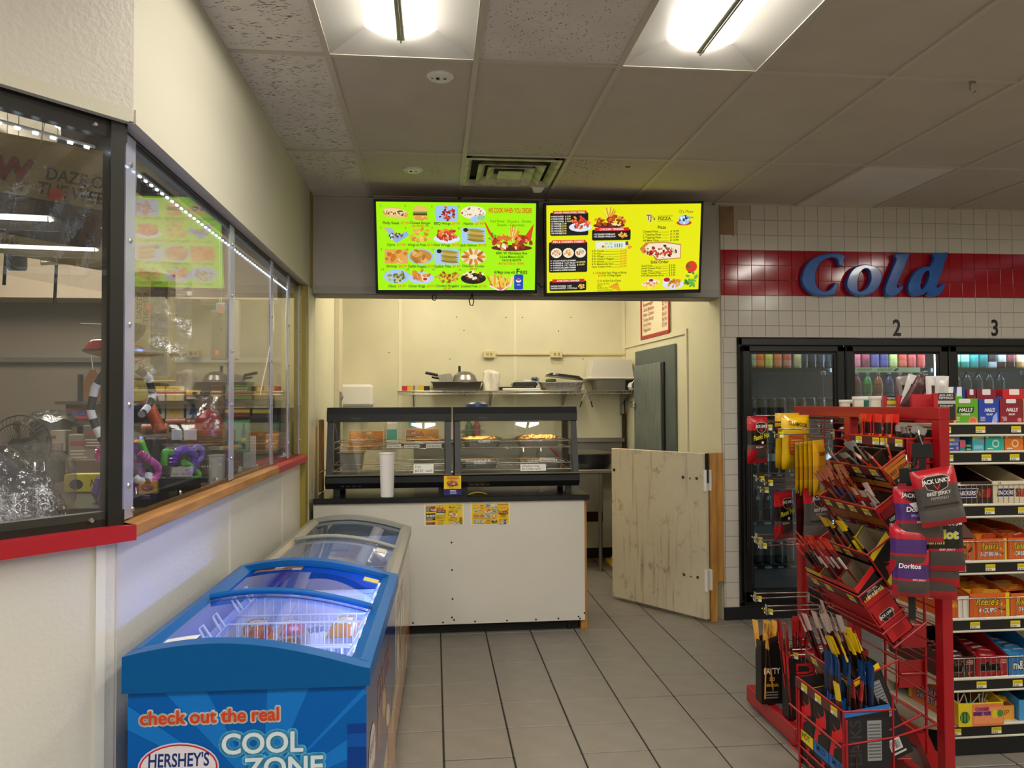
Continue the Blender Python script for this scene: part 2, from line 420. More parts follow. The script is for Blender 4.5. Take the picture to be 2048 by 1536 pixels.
# air vent
v = thing('ceiling_vent', 'square stepped ceiling air vent stained brown, above the gap between the menu screens', 'vent', (VENT[0], VENT[1], H))
M_VENT = mat('vent_enamel', 'cfc8ae', rough=.55, var=.4, vs=14)
def sqring(b, c, r0, r1, z0, z1, sx=1):
    q0 = [(c[0]+sx*x*r0, c[1]+y*r0, z0) for x, y in ((-1,-1),(1,-1),(1,1),(-1,1))]; q1 = [(c[0]+sx*x*r1, c[1]+y*r1, z1) for x, y in ((-1,-1),(1,-1),(1,1),(-1,1))]
    b.add(q0+q1, [(k, 4+k, 4+(k+1)%4, (k+1)%4) for k in range(4)])
vc = (.29, .295)
b = MB(); sqring(b, vc, .29, .265, 0, -.004); sqring(b, vc, .265, .24, -.004, .03); b.build('flange', M_VENT, v)
for r in (.2, .14): b = MB(); sqring(b, vc, r, r-.045, -.012, .025); sqring(b, vc, r+.004, r, -.008, -.012); sqring(b, vc, r-.045, r+.004, .03, -.006); b.build('louvre', M_VENT, v)
MB().cbox((vc[0]-.075,vc[1]-.075,-.014),(vc[0]+.075,vc[1]+.075,-.004),.004).build('centre_plate', mat('vent_plate','c9c3ae',rough=.5,var=.2,vs=9), v)
MB().box((0,0,.05),(.58,.59,.06)).build('duct', mat('duct_dark','2c2820',rough=.9), v)
MB().add([(.46,.545,-.006),(.55,.56,-.006),(.53,.6,-.03),(.48,.585,-.035)], [(0,1,2,3)]).build('paper_flap', M_WHITE, v)
for (x, y, lb) in ((.028, 3.36, 'round white sensor base on the ceiling near the first troffer'), (-.13, 4.73, 'round white sensor base on the ceiling left of the air vent')):
    t = thing('sensor_base', lb, 'detector base', (x, y, H+.004))
    MB().lathe([(.001,-.012),(.05,-.012),(.06,-.004),(.06,0)], 20).build('plate', M_WHITE, t)
    MB().box((-.018,-.012,-.0135),(-.004,.01,-.0122)).box((.014,-.004,-.0135),(.026,.004,-.0122)).box((-.04,-.002,-.0135),(-.03,.002,-.0122)).build('terminal', M_BLKM, t)
hk = thing('ceiling_hook', 'small metal hook clipped to the ceiling grid', 'hook', (2.39, 3.185, H-.004))
MB().box((-.014,-.004,-.01),(.014,.004,.004)).build('clip', M_ALU, hk)
MB().tube([(0,0,-.005),(-.012,0,-.02),(-.012,0,-.04),(-.004,0,-.055),(.008,0,-.055),(.014,0,-.043)], .004, 6).build('hook', M_ALU, hk)
# ---------------------------------------------------------------- left partition of the cashier booth
XL = -.83
FA = V((-.83, 2.215, 0)); FD = V((-.66, -.75, 0)).normalized()       # the facet runs off towards the camera's left
FN = V((FD.y, -FD.x, 0)); FN = FN if FN.x > 0 else -FN
def facet(a, z, d=0): p = FA + FD*a - FN*d; return (p.x, p.y, z)
SZ0, SZ1, ST = 1.185, 1.222, 2.335     # sill underside, sill top, soffit underside
def fbox(b, a0, a1, z0, z1, d0, d1, m=0):
    return b.add([facet(a0,z0,d0),facet(a1,z0,d0),facet(a1,z0,d1),facet(a0,z0,d1),facet(a0,z1,d0),facet(a1,z1,d0),facet(a1,z1,d1),facet(a0,z1,d1)],
        [(3,2,1,0),(4,5,6,7),(0,1,5,4),(1,2,6,5),(2,3,7,6),(3,0,4,7)], m)
b = MB(); b.prism([(FA.x-.04, FA.y+.02), (XL-.04, 5.14), (XL-.16, 5.14), (XL-.16, 2.22)], (0,0,0), (1,0,0), (0,1,0), (0,0,SZ0)); struct(b.build('wall_left', M_FRP))
b = MB(); fbox(b, .02, 2.2, 0, SZ0, .04, .16); struct(b.build('wall_left_facet', M_FRP))
b = MB(); b.prism([(XL, 2.215), (XL, 5.25), (XL-.14, 5.25), (XL-.14, 2.26)], (0,0,ST), (1,0,0), (0,1,0), (0,0,H-ST+.02)); struct(b.build('wall_left_soffit', M_SOF))
b = MB(); fbox(b, 0, 2.2, ST, H+.02, 0, .14); struct(b.build('wall_left_soffit_facet', mat('pebbled_soffit','c9c3b8',rough=.4,bump=.2,bs=60)))
b = MB(); fbox(b, .012, 2.2, ST-.004, ST+.035, -.002, .02); struct(b.build('trim_1', M_SOF))
b = MB(); b.box((XL-.02, 2.22, ST-.004), (XL+.005, 5.12, ST+.035)); struct(b.build('trim_2', M_SOF))
# sill: red on the facet, bare oak along the side, a red end piece
b = MB(); fbox(b, -.012, 2.2, SZ0-.005, SZ1, -.012, .2); struct(b.build('trim_3', M_RED))
struct(MB().cbox((XL-.2, 2.215, SZ0), (XL+.012, 4.2, SZ1), .003).build('trim_4', M_OAK))
struct(MB().cbox((XL-.2, 4.2, SZ0-.003), (XL+.013, 5.12, SZ1), .003).build('trim_5', M_RED))
b = MB(); fbox(b, .05, .075, 0, SZ0-.005, .03, .05); struct(b.build('trim_6', M_WHITE))
for y in (3.42, 4.55): struct(MB().box((XL-.042, y-.012, 0), (XL-.036, y+.012, SZ0)).build('trim_7', M_FRP))
# olive post and the cream return up to the kitchen opening
struct(MB().box((XL-.16, 5.13, 0), (XL-.005, 5.23, ST+.02)).build('trim_8', M_OLIVE))
struct(MB().box((XL-.16, 5.231, 0), (XL+.0, 5.46, ST+.02)).build('wall_left_return', M_CREAM))
struct(MB().box((XL-.1, 5.256, ST), (XL+.004, 5.37, H)).build('trim_9', M_OLIVE))
# windows: black frame, clear acrylic in panels, screw heads and joint strips
M_ACR = glassmat('acrylic', 'f4f6f8', f0=.055, haze=.01)
M_STRIP = glassmat('acrylic_strip', 'dfe1f2', f0=.12, rough=.25, haze=.42, hcol='d5d4ea')
M_FRM = mat('black_frame', '17140f', rough=.4)
w1 = struct(MB().add([], []).build('window_1', M_FRM))
b = MB(); fbox(b, .0, 2.2, SZ1, SZ1+.04, .03, .06); b.build('bottom_rail', M_FRM, w1)
b = MB(); fbox(b, .0, 2.2, ST-.05, ST, .03, .06); b.build('top_rail', M_FRM, w1)
b = MB(); fbox(b, .012, .05, SZ1, ST, .02, .065); b.build('corner_post', M_FRM, w1)
b = MB(); fbox(b, .05, 2.2, SZ1+.02, ST-.02, .028, .032); b.build('pane', M_ACR, w1)
for a in (.09, .33, .62):
    for z in (SZ1+.02, ST-.028): b = MB(); p = V(facet(a, z, .028)); b.cyl(p, p+FN*.006, .008, .005, 10); b.build('screw', M_ALU, w1)
w2 = struct(MB().add([], []).build('window_2', M_FRM))
XW = XL-.045
MB().box((XW-.03, 2.24, SZ1), (XW-.002, 3.02, SZ1+.055)).build('bottom_rail', M_FRM, w2)
MB().box((XW-.03, 3.02, SZ1), (XW-.002, 5.13, SZ1+.012)).build('bottom_rail', M_FRM, w2)
MB().box((XW-.03, 2.24, ST-.03), (XW-.002, 5.13, ST)).build('top_rail', M_FRM, w2)
cuts = [2.27, 3.42, 4.24, 4.72, 5.13]
for k in range(4):
    MB().box((XW-.002, cuts[k]+.003, SZ1+.004), (XW+.003, cuts[k+1]-.003, ST-.012)).build('pane', M_ACR, w2)
for y, hw in ((2.3, .035), (3.42, .035), (4.24, .028), (4.72, .024), (5.1, .02)):
    MB().box((XW+.004, y-hw, SZ1+.006), (XW+.008, y+hw, ST-.015)).build('joint_strip', M_STRIP, w2)
    for z in (1.32, 1.55, 1.78, 2.02, 2.24): MB().lathe([(.0085,0),(.006,.004),(.0,.005)], 10, M=Mx.Translation((XW+.008, y, z)) @ Mx.Rotation(PI/2, 4, 'Y')).build('screw', M_ALU, w2)
for y in (2.33, 2.75, 3.2, 3.9, 4.5): MB().lathe([(.009,0),(.006,.004),(.0,.005)], 10, M=Mx.Translation((XW+.008, y, SZ1+.028)) @ Mx.Rotation(PI/2, 4, 'Y')).build('screw', M_ALU, w2)
# ---------------------------------------------------------------- header over the kitchen hatch, kitchen shell
struct(MB().box((XL+.002, 5.37, 2.31), (2.047, 5.55, H+.02)).build('wall_back_header', M_HEAD))
struct(MB().box((XL+.004, 5.362, 2.307), (2.046, 5.372, 2.36)).build('trim_10', mat('header_lip','a5a29b',rough=.5)))
struct(MB().box((XL+.004, 5.3725, 2.30), (2.046, 5.56, 2.31)).build('trim_11', mat('header_under','8b887f',rough=.6)))
KY = 7.65
struct(MB().box((-1.1, KY, 0), (2.2, KY+.12, H)).build('wall_kitchen_back', M_CREAM))
for x in (-.335, .8, 1.92-.012): struct(MB().box((x-.014, KY-.006, 1.0), (x+.014, KY, H)).build('trim_12', mat('cream_strip','e6dfc6',rough=.4)))
b = MB(); b.prism([(-.828, 5.45), (-.905, KY), (-1.1, KY), (-1.0, 5.45)], (0,0,0), (1,0,0), (0,1,0), (0,0,H)); struct(b.build('wall_kitchen_left', M_CREAM))
b = MB(); b.prism([(-.879, 6.95), (-.895, 7.35), (-.855, 7.35), (-.84, 6.95)], (0,0,0), (1,0,0), (0,1,0), (0,0,2.7)); struct(b.build('trim_13', mat('cream_door_frame','d6ceb6',rough=.5)))
KR0, KR1 = V((2.046, 5.37, 0)), V((1.925, KY, 0)); KD = (KR1-KR0).normalized(); KN = V((-KD.y, KD.x, 0)) ; KN = KN if KN.x < 0 else -KN
b = MB(); b.prism([(KR0.x, KR0.y+.002), (KR1.x, KR1.y), (KR1.x+.2, KR1.y), (KR0.x+.1, KR0.y+.002)], (0,0,0), (1,0,0), (0,1,0), (0,0,H)); struct(b.build('wall_kitchen_right', M_CREAM))
struct(MB().box((-1.1, 5.56, H-.02), (2.1, KY, H+.02)).build('ceiling_kitchen', mat('kitchen_ceiling','e2dcc8',rough=.8)))
struct(MB().box((-.9, KY-.012, 0), (1.92, KY, .1)).build('baseboard_back', M_BASE))
for z, s in ((2.0, 0),):
    pass
def kwall(px, py, off=.0):           # a sight line met with the kitchen's right wall
    d = ray(px, py); t = ((KR0+KN*off) - V((0,0,CZ))).dot(KN)/d.dot(KN); return V((0,0,CZ))+d*t
# nail marks on the kitchen's back wall
nm = MB()
for px, py in ((778,705),(900,718),(928,661),(913,634),(1012,635),(1045,635),(1142,635),(1117,662),(1166,718),(924,790),(929,790),(1150,790)):
    p = onY(px, py, KY-.001); nm.cyl(p, p+V((0,-.002,0)), .006, .005, 8)
o = nm.build('nail_marks', mat('nail','2d2618',rough=.8)); o.parent = bpy.data.objects['wall_kitchen_back']; o['kind'] = 'stuff'
# ---------------------------------------------------------------- tiled cooler wall, one object per tile
TWY = 5.36
M_CW = mat('white_glazed_tile', 'cfc9bf', rough=.12, spec=.5, var=.03, vs=2)
M_CR = mat('red_glazed_tile', 'a3061e', rough=.1, spec=.5)
M_GRT = mat('tile_grout', 'b5aa9a', rough=.8)
wb = struct(MB().box((2.05, TWY+.002, 2.02), (6.1, TWY+.14, H+.02)).box((2.05, TWY+.002, 0), (2.165, TWY+.14, 2.02)).build('wall_back', M_GRT))
tp = .1016
rows_top = 2.965
red0 = onY(1600, 502, TWY).z; red1 = onY(1600, 592, TWY).z
th = (red0-red1)/3
tm = {}
xs0 = 2.078
for r in range(-4, 16):
    ztop = red0 - r*th
    for i in range(-1, 28):
        x = xs0 + i*tp; x0, x1 = max(x, 2.052), x+tp; z0, z1 = ztop-th, ztop
        if z0 < 2.018: 
            if z1 < 2.03: continue
            z0 = 2.018
        if z1 > H: z1 = H
        if z1-z0 < .02 or x1-x0 < .015: continue
        if r <= -3 and i <= 1: continue
        if r == -2 and i <= 0: continue
        key = (round(x1-x0, 4), round(z1-z0, 4), 0 <= r < 3)
        if key not in tm: tm[key] = MB().cbox((.001, -.005, .001), (x1-x0-.001, .002, z1-z0-.001), .0015).mesh('tile', [M_CR if key[2] else M_CW])
        o = bpy.data.objects.new('tile', tm[key]); COL.objects.link(o); o.parent = wb; o.location = (x0, TWY, z0); o.rotation_euler = (rg.uniform(-.004, .004), 0, rg.uniform(-.004, .004))
z = 2.018
while z > .12:
    for x0, x1 in ((2.052, 2.064), (2.064, 2.166)):
        o = MB().cbox((.001, -.005, .001), (x1-x0-.001, .002, th-.001), .0015).build('tile', M_CW, wb, (x0, TWY, z-th))
    z -= th
struct(MB().box((2.05, TWY-.012, 0), (6.1, TWY+.002, .09)).build('baseboard_right', M_BASE))
struct(MB().box((2.052, TWY-.0045, 2.75), (2.155, TWY+.0015, 2.965)).build('trim_14', mat('bare_plywood','8f7355',rough=.8,var=.3,vs=8)))
# shop shell out of the picture
struct(MB().box((-3.6, -3.5, 0), (6.2, -3.4, H)).build('wall_front', M_SOF)); struct(MB().box((6.1, -3.4, 0), (6.2, 5.4, H)).build('wall_right', M_SOF))
# kitchen fluorescents, hidden above the hatch
M_KL = mat('kitchen_lens', 'ffffff', emit=6.2, ecol='fff2d6')
for i, x in enumerate((-.1, 1.1)):
    t = thing('kitchen_light', f'{"left" if i == 0 else "right"} fluorescent fitting on the kitchen ceiling behind the header', 'ceiling light', (x, 6.1, H-.12)); MB().box((-.15,-.2,.05),(.15,1.1,.1)).build('housing', M_TROF, t); MB().cbox((-.14,-.19,0),(.14,1.09,.05),.01).build('lens', M_KL, t)
# ================================================================ MENU ART
FRIED = ['d98a2b','b5651d','e6a84a','c97a24','8f4a14']; RED = ['b3201a','d8452a','8c1712','e06a3c','5f100d']; FRY = ['f2c14e','e0a030','f7d98a','c9861f']
GRN = ['6e9a35','a7bd5a','d8d08a','4d7a2a']; PLATE = '9cc3ea'
def food(p, k, cx, cy, w, h, rg, plate=PLATE):
    B = lambda cols, n, s, fx=1., fy=1., dy=0: p.blobs(cx, cy+dy*h, w*.5*fx, h*.5*fy, cols, n, s*w, rg)
    if k == 'sub':
        p.ell(cx, cy, w*.5, h*.33, 'd9a04e', 14, -.12); p.ell(cx, cy+h*.1, w*.47, h*.2, 'f0cf8e', 14, -.12); B(['e9e4d0','7a3b1c','8a2a1a','5f8a2c'], 26, .05, .85, .3)
        p.ell(cx, cy-h*.22, w*.42, h*.1, 'e8c27a', 12, -.1)
    elif k == 'burger':
        p.ell(cx, cy+h*.22, w*.27, h*.25, 'eab96a', 12); p.rect(cx-w*.27, cy-.02*h, cx+w*.27, cy+.1*h, '5f9a2f'); p.rect(cx-w*.27, cy-.14*h, cx+w*.27, cy-.01*h, '6d2f1a'); p.rect(cx-w*.25, cy-.2*h, cx+w*.25, cy-.13*h, 'f2c02f')
        p.ell(cx, cy-h*.3, w*.28, h*.14, 'd99b46', 12); B(FRY, 10, .035, 1, .25, -.32)
    elif k == 'wingplate': p.rrect(cx-w*.45, cy-h*.5, cx+w*.45, cy+h*.5, .15*w, plate); B(RED, 26, .07, .62, .8)
    elif k == 'nacho': p.ell(cx, cy+h*.08, w*.5, h*.4, 'efe6d0', 14); B(['e6d8a8','c8402a','7fa23a','f0e9da','d9a04e'], 34, .045, .9, .62, .08); p.ell(cx+w*.05, cy-h*.35, w*.17, h*.2, 'a8c8ee', 10); p.ell(cx+w*.3, cy-h*.22, w*.16, h*.18, '8fc9a0', 10)
    elif k == 'gyro':
        p.poly([(cx-w*.5,cy+h*.45),(cx-w*.2,cy+h*.45),(cx+w*.1,cy),(cx-w*.12,cy-h*.12)], 'c8b288'); p.ell(cx-w*.2, cy+h*.2, w*.12, h*.24, '9db7dd', 8, .6)
        p.poly([(cx-w*.2,cy-h*.2),(cx+w*.42,cy+h*.22),(cx+w*.5,cy-.02*h),(cx+w*.02,cy-h*.5)], '8fb0da'); B(['3f5a3a','dfe8f4','2f4a78','b5502a'], 16, .05, .6, .4, -.1)
    elif k == 'wingfries': B(FRY, 16, .08, .8, .8); B(['e8b04a','f2cc6a','d28f2a'], 16, .1, .75, .8)
    elif k == 'hotwings': p.ell(cx, cy-h*.22, w*.52, h*.28, 'd9e4f4', 16); B(['d8452a','e86a35','b3301c','f08a4a'], 34, .085, .78, .72, .06)
    elif k == 'fillet': p.rrect(cx-w*.48, cy-h*.5, cx+w*.48, cy+h*.5, .05*w, 'a9c9ea'); [p.ell(cx+w*.1, cy-h*.3+i*h*.15, w*.36, h*.1, c, 10, -.1) for i, c in enumerate(('8f7a2a','b09a40','9a8430','c2ac52','a38e3a'))]; p.ell(cx-w*.3, cy+h*.34, w*.1, h*.13, '1d120c', 10)
    elif k == 'shrimp': p.rect(cx-w*.45, cy-h*.45, cx+w*.45, cy+h*.45, 'dfa75a'); B(['e6a040','c97624','f2c27a','b9601c'], 24, .11, .8, .75)
    elif k == 'nuggets': p.ell(cx, cy, w*.5, h*.5, '9fc2ee', 18); p.ell(cx, cy, w*.43, h*.42, 'c58a3a', 16); B(['d9a050','c38836','e6b468','ad7128'], 20, .13, .6, .66)
    elif k == 'ring': p.ell(cx, cy, w*.5, h*.5, 'e9d9b8', 16); [p.ell(cx+w*.33*math.cos(a*PI/5), cy+h*.33*math.sin(a*PI/5), w*.16, h*.1, FRIED[a % 4], 8, a*PI/5) for a in range(10)]; p.ell(cx, cy, w*.15, h*.16, 'efe2bc', 12)
    elif k == 'okra': p.ell(cx, cy, w*.5, h*.45, 'a5c6ec', 18); B(['a9a24a','7d8434','cfc67c','5f6a28'], 34, .07, .72, .66)
    elif k == 'rings': p.ell(cx, cy-h*.1, w*.5, h*.38, 'b9cdf0', 16); B(['d98a2b','e6a84a','c97a24','f0c890'], 22, .09, .7, .62, .06); p.ell(cx+w*.16, cy-h*.16, w*.13, h*.14, 'f4ece4', 10); p.ell(cx+w*.16, cy-h*.16, w*.09, h*.1, 'c02a30', 10)
    elif k == 'bits': B(FRIED, 40, .07, .95, .72)
    elif k == 'bowl': p.ell(cx, cy-h*.12, w*.5, h*.36, '20140e', 16); B(['f2d24a','e6dcb0','6b3a1c','f4e9c8'], 30, .07, .85, .55, .06)
    elif k == 'platter':
        for i in range(16): a = rg.uniform(.15, .85)*PI; p.poly([(cx-.01*w,cy),(cx+.02*w,cy),(cx+w*.24*math.cos(a)+.012*w,cy+h*.62*math.sin(a)),(cx+w*.24*math.cos(a)-.012*w,cy+h*.62*math.sin(a))], rg.choice(FRY))
        p.ell(cx, cy-h*.3, w*.46, h*.14, '5f2413', 14); B(['b9481c','d8742e','8f2f12','e69a4a','a83a18'], 46, .062, .92, .5, -.06); B(['f4ead8','efe0a8'], 5, .05, .7, .2, -.24)
    elif k == 'fries':
        p.poly([(cx-w*.5,cy-h*.12),(cx+w*.3,cy-h*.02),(cx+w*.05,cy-h*.5),(cx-w*.12,cy-h*.48)], 'c8763a')
        for i in range(26):
            x = cx+rg.uniform(-.4,.3)*w; a = rg.uniform(1., 2.1); l = h*rg.uniform(.45,.8); d = .028*w
            p.poly([(x-d,cy-h*.3),(x+d,cy-h*.3),(x+d+l*math.cos(a),cy-h*.3+l*math.sin(a)),(x-d+l*math.cos(a),cy-h*.3+l*math.sin(a))], rg.choice(FRY))
        p.poly([(cx-w*.5,cy-h*.14),(cx-w*.08,cy-h*.44),(cx+w*.3,cy-h*.04),(cx+w*.28,cy-h*.14),(cx-w*.08,cy-h*.54),(cx-w*.48,cy-h*.22)], 'efe6dc')
    elif k == 'can': p.rrect(cx-w*.5, cy-h*.5, cx+w*.5, cy+h*.5, w*.14, '1747b8'); p.ell(cx-.02*w, cy+.1*h, w*.3, h*.13, 'f2f2f4', 14); p.ell(cx-.02*w, cy+.15*h, w*.26, h*.07, 'd8203a', 12); p.text('PEPSI', cx, cy-.22*h, h*.07, 'dfe8fa', 'c', 1)
    elif k == 'pizza':
        p.poly([(cx-w*.5,cy+h*.15),(cx-w*.35,cy+h*.48),(cx+w*.1,cy+h*.5),(cx+w*.5,cy+h*.36),(cx+w*.5,cy-h*.4),(cx-w*.1,cy-h*.5),(cx-w*.2,cy-h*.15),(cx-w*.42,cy-h*.1)], 'c8843a')
        p.poly([(cx-w*.38,cy+h*.2),(cx-w*.28,cy+h*.42),(cx+w*.1,cy+h*.44),(cx+w*.48,cy+h*.3),(cx+w*.48,cy-h*.36),(cx-w*.05,cy-h*.42)], 'f0e2c4'); B(['c03020','f4ecd8','2a201a','8a3a24','e0c890','d84a30'], 60, .045, .78, .62)
    elif k == 'salad': B(['2f7a22','4a9a30','1f5a18','6ab040'], 16, .16, .8, .9)
FOODS = ['sub','burger','wingplate','nacho','gyro','wingfries','hotwings','fillet','shrimp','nuggets','fillet','ring','okra','rings','bits','bowl']
NAMES = [('Philly Steak','$7.99'),('Cheese Burger','$5.99/$7.99'),('BBQ Wings','$9.99'),('Nacho','$7.99'),('Gyro','$7.99'),('Wings w/ Fries','$8.99'),('Hot Wings','$9.99'),('Jack Salmon','$9.99'),
    ('Shrimp','$8.99'),('Catfish Nuggets','$8.99'),('Catfish Fillet','$9.99'),('Chicken Tender','$8.99'),('Okra','$4.99'),('Onion Rings','$4.99'),('Chicken Nuggets','$5.99'),('Loaded Fries','$7.99')]
def menu_grid(bg, seed=1, screen=True, tx='2f5a14'):
    """field 340 x 186, read off the left screen"""
    rg = random.Random(seed); p = Pr(340, 192, bg)
    xs = [40, 92, 148, 205]; ys = [168, 121, 74, 30]
    for i in range(16):
        cx = xs[i % 4]; cy = ys[i//4]; 
        p.text(str(i+1), cx-33, cy+13, 4.8, tx, 'l')
        food(p, FOODS[i], cx, cy, 55, 35, rg)
        n, pr = NAMES[i]; yb = cy-24
        if pr.count('/') or i in (11, 14): p.text(n, cx, yb+1, 5.2, tx, 'c', 1); p.text(pr, cx, yb-5.5, 5.2, 'c8761c', 'c', 1)
        else: w = p.width(n+'  ', 5.4, 1)+p.width(pr, 5.4, 1); s = min(1, 55/w); x = cx-w*s/2; p.text(n, x, yb, 5.6, tx, 'l', 1, sx=s); p.text(pr, x+p.width(n+'  ', 5.4, 1, s), yb, 5.6, 'd8801c', 'l', 1, sx=s)
    p.text('WE COOK WHEN YOU ORDER', 284, 171, 10.5, 'd8321a', 'c', 1, maxw=94)
    p.text('Hot Food . Grocery . Drinks', 286, 150, 5.4, '2a5a0c', 'c', maxw=90); p.text('Snacks . Cigarettes', 286, 142, 5.4, '2a5a0c', 'c', maxw=66)
    p.poly([(226,152),(232,148),(243,128),(250,118),(246,114),(238,126),(230,146)], 'd8451c'); p.poly([(290,148),(291,136),(302,124),(318,122),(336,148),(330,112),(318,106),(300,112),(288,130)], 'd8451c')
    p.blobs(248, 116, 8, 9, ['3f8a22','62b032'], 8, 4, rg); food(p, 'platter', 288, 109, 98, 50, rg)
    p.text('6001 W. Florissant Ave', 288, 80, 5.4, '16300a', 'c', 1, maxw=68); p.text('St Louis Missouri, 63136', 288, 72, 5.2, '16300a', 'c', 1, maxw=52)
    p.text('Call (314) 260 8770', 288, 64.5, 5.2, '16300a', 'c', 1, maxw=42); p.text('Mon-Sat 10:00 am - 8:00Pm', 288, 57, 5.2, 'e0501c', 'c', 1, maxw=56)
    p.text('All Meals comes with', 296, 37, 6.5, '16300a', 'r', 1, maxw=46); p.text('F', 298, 36, 12, '16300a', 'l', 1); p.text('RIES', 307, 36, 7.5, '16300a', 'l', 1, maxw=16)
    food(p, 'fries', 270, 18, 64, 42, rg); food(p, 'can', 304, 18, 20, 34, rg)
    return p
def menu_board(bg, seed=2):
    """field 336 x 186, read off the right screen"""
    rg = random.Random(seed); p = Pr(336, 192, bg); K = '16110f'; R = 'd8231c'; Wt = 'f2efe8'; G = '3a4208'
    def panel(x, y, X, Y, head, hx=0):
        p.rrect(x, y, X, Y-4, 3, K); p.rect(x+6, Y-7, X-4, Y, R); p.text(head, (x+X)/2, Y-5.6, 4.2, Wt, 'c', 1, .25, maxw=X-x-16)
    panel(8, 126, 90, 180, 'CHICKEN WINGS (WHOLE WINGS)')
    for i, (a, b) in enumerate((('4 WINGS W/FRIES','$ 5.99'),('6 WINGS W/FRIES','$ 8.99'),('10 WINGS W/FRIES','$ 12.99'),('15 WINGS','$ 17.99'),('20 WINGS','$ 23.99'),('30 WINGS','$ 33.99'),('50 WINGS','$ 59.99'),('100 WINGS','$ 120.00'))):
        p.text(a, 10, 166-i*5.2, 3.3, Wt, 'l', 1, maxw=27); p.text(b, 40 if i < 3 else 30, 166-i*5.2, 3.3, 'f2e48a', 'l', 1, maxw=13)
    food(p, 'hotwings', 73, 152, 48, 36, rg, 'f2f2f2')
    panel(5, 45, 88, 116, 'FISH & CHICKEN COMBO')
    for i, k in enumerate(('bits','wingfries','bits')): p.ell(21+i*26, 88, 12, 11, 'efe4cc', 14); food(p, k, 21+i*26, 88, 20, 18, rg)
    for i, t in enumerate(('1 Pc CAT FILLET & 5 SHRIMP','4 WINGS & 1 CAT FILLET','4 WINGS & 1 PC TILAPIA','4 WINGS & 8 JUMBO SHRIMP','4 WINGS & CATFISH NUGGETS')): p.ell(9.5, 71-i*5.2, 1.4, 1.4, 'e8d8d4', 8); p.text(t, 13, 69.4-i*5.2, 3.3, Wt, 'l', 1, maxw=50)
    p.text('ALL DINNER', 84, 66, 3.3, 'f2e48a', 'r', 1, maxw=20); p.text('$ 10.99', 82, 60, 3.8, 'f2e48a', 'r', 1)
    panel(6, 4, 86, 30, 'CHICKEN DINNER'); p.text('CHICKEN GIZZARDS   $ 8.99', 8, 13, 3.2, Wt, 'l', 1, maxw=46); p.text('CHICKEN NUGGETS   $ 7.99 (10 pc)', 8, 8, 3.2, Wt, 'l', 1, maxw=58); food(p, 'wingfries', 76, 13, 18, 12, rg)
    food(p, 'platter', 135, 160, 76, 44, rg); panel(98, 114, 182, 142, 'CHICKEN TENDERS')
    p.text('3 PC TENDERS W/FRIES $6.99', 102, 126, 3.3, Wt, 'l', 1, maxw=46); p.text('5 PC TENDERS W/FRIES $10.99', 102, 121, 3.3, Wt, 'l', 1, maxw=47); food(p, 'wingfries', 165, 125, 26, 13, rg)
    p.rect(106, 96, 172, 111, 'dfe9d2')
    for i, (c, k) in enumerate(zip('KIDS', ('2faa4a','3f9ae0','f09a20','e04a2a'))): p.text(c, 127+i*4, 105, 4, k, 'l', 1)
    for i, (c, k) in enumerate(zip('Menu', ('e0382a','f0a020','3fae4a','3a7ae0'))): p.text(c, 119+i*6.5, 98, 5.5, k, 'l', 1)
    for i, k in enumerate(('3aa0e0','e05a2a','9a4ac0','2fb0a0')): p.rrect(147+i*5, 98, 149.5+i*5, 107, 1, k)
    p.rect(171, 103, 177, 111, '34406a'); p.blobs(178, 100, 6, 4, ['d8a050','e04a2a'], 6, 2.5, rg)
    for i, (a, b) in enumerate((('2 Pc Tender','6.99'),('1 Pc Fish','5.99'),('2 Pc Wings','3.99'),('6 Pc Chicken Nyggets','4.99'),('5 Pc Shrimp','6.99'),('6 Pc Mozzarella Stick','5.99'),('Gyro Cheese Fries','5.99'))):
        y = 89-i*5.8; p.text(a+'.'*40, 98, y, 3.9, G, 'l', 1, maxw=62) if 0 else (p.text(a, 98, y, 3.9, G, 'l', 1, maxw=52), p.rect(99+min(52, p.width(a, 3.9, 1)), y, 159, y+.7, G)); p.text('$ '+b, 160, y, 3.9, 'd8601c', 'l', 1)
    p.text('$ 1.50', 100, 40, 4.6, 'e0481c', 'l', 1, maxw=13); p.text('for Each Extra Wings or Shrimp', 114, 40, 4.6, G, 'l', 1, maxw=60); p.text('$1.00', 112, 34, 4.6, 'e0481c', 'l', 1, maxw=10); p.text('for 10 Wings Dipped', 124, 34, 4.6, G, 'l', 1, maxw=38)
    p.text('$1.00', 110, 22, 4.6, 'e0481c', 'l', 1, maxw=10); p.text('for Each Cup of Sauce', 122, 22, 4.6, G, 'l', 1, maxw=40)
    for i, t in enumerate(('Sweet & Hot','BBQ','Buffalo Hot','Garlic Parmesan')): p.text(t, 110, 16-i*4.7, 3.6, G, 'l')
    for a in range(7): p.poly([(134,10),(154+a*1.2,20-a*3),(156+a,18-a*3)], 'e0782a')
    p.text('TJ', 216, 157, 12, '5a4a20', 'l', 1, sx=.8, ol='e8d890'); p.text("'s", 229, 157, 8, '5a4a20', 'l', 1); p.rect(240, 165, 274, 166, G); p.text('PIZZA', 241, 157, 6.5, G, 'l', 1, sx=1.15); p.rect(240, 154.5, 274, 155.3, G)
    p.text("TJ's Pizza", 302, 172, 6, '4a4a18', 'c', 0, .2); p.ell(299, 150, 17, 6, 'c8402a', 14); p.ell(299, 157, 13, 11, '9fc4ea', 14); p.blobs(299, 158, 10, 9, ['22242c','eef2f6'], 12, 3, rg); p.text('Kitchen', 310, 160, 4.5, '2f4a9a', 'c', 1)
    p.text('Pizza', 250, 138, 6.5, '1d2406', 'c', 1)
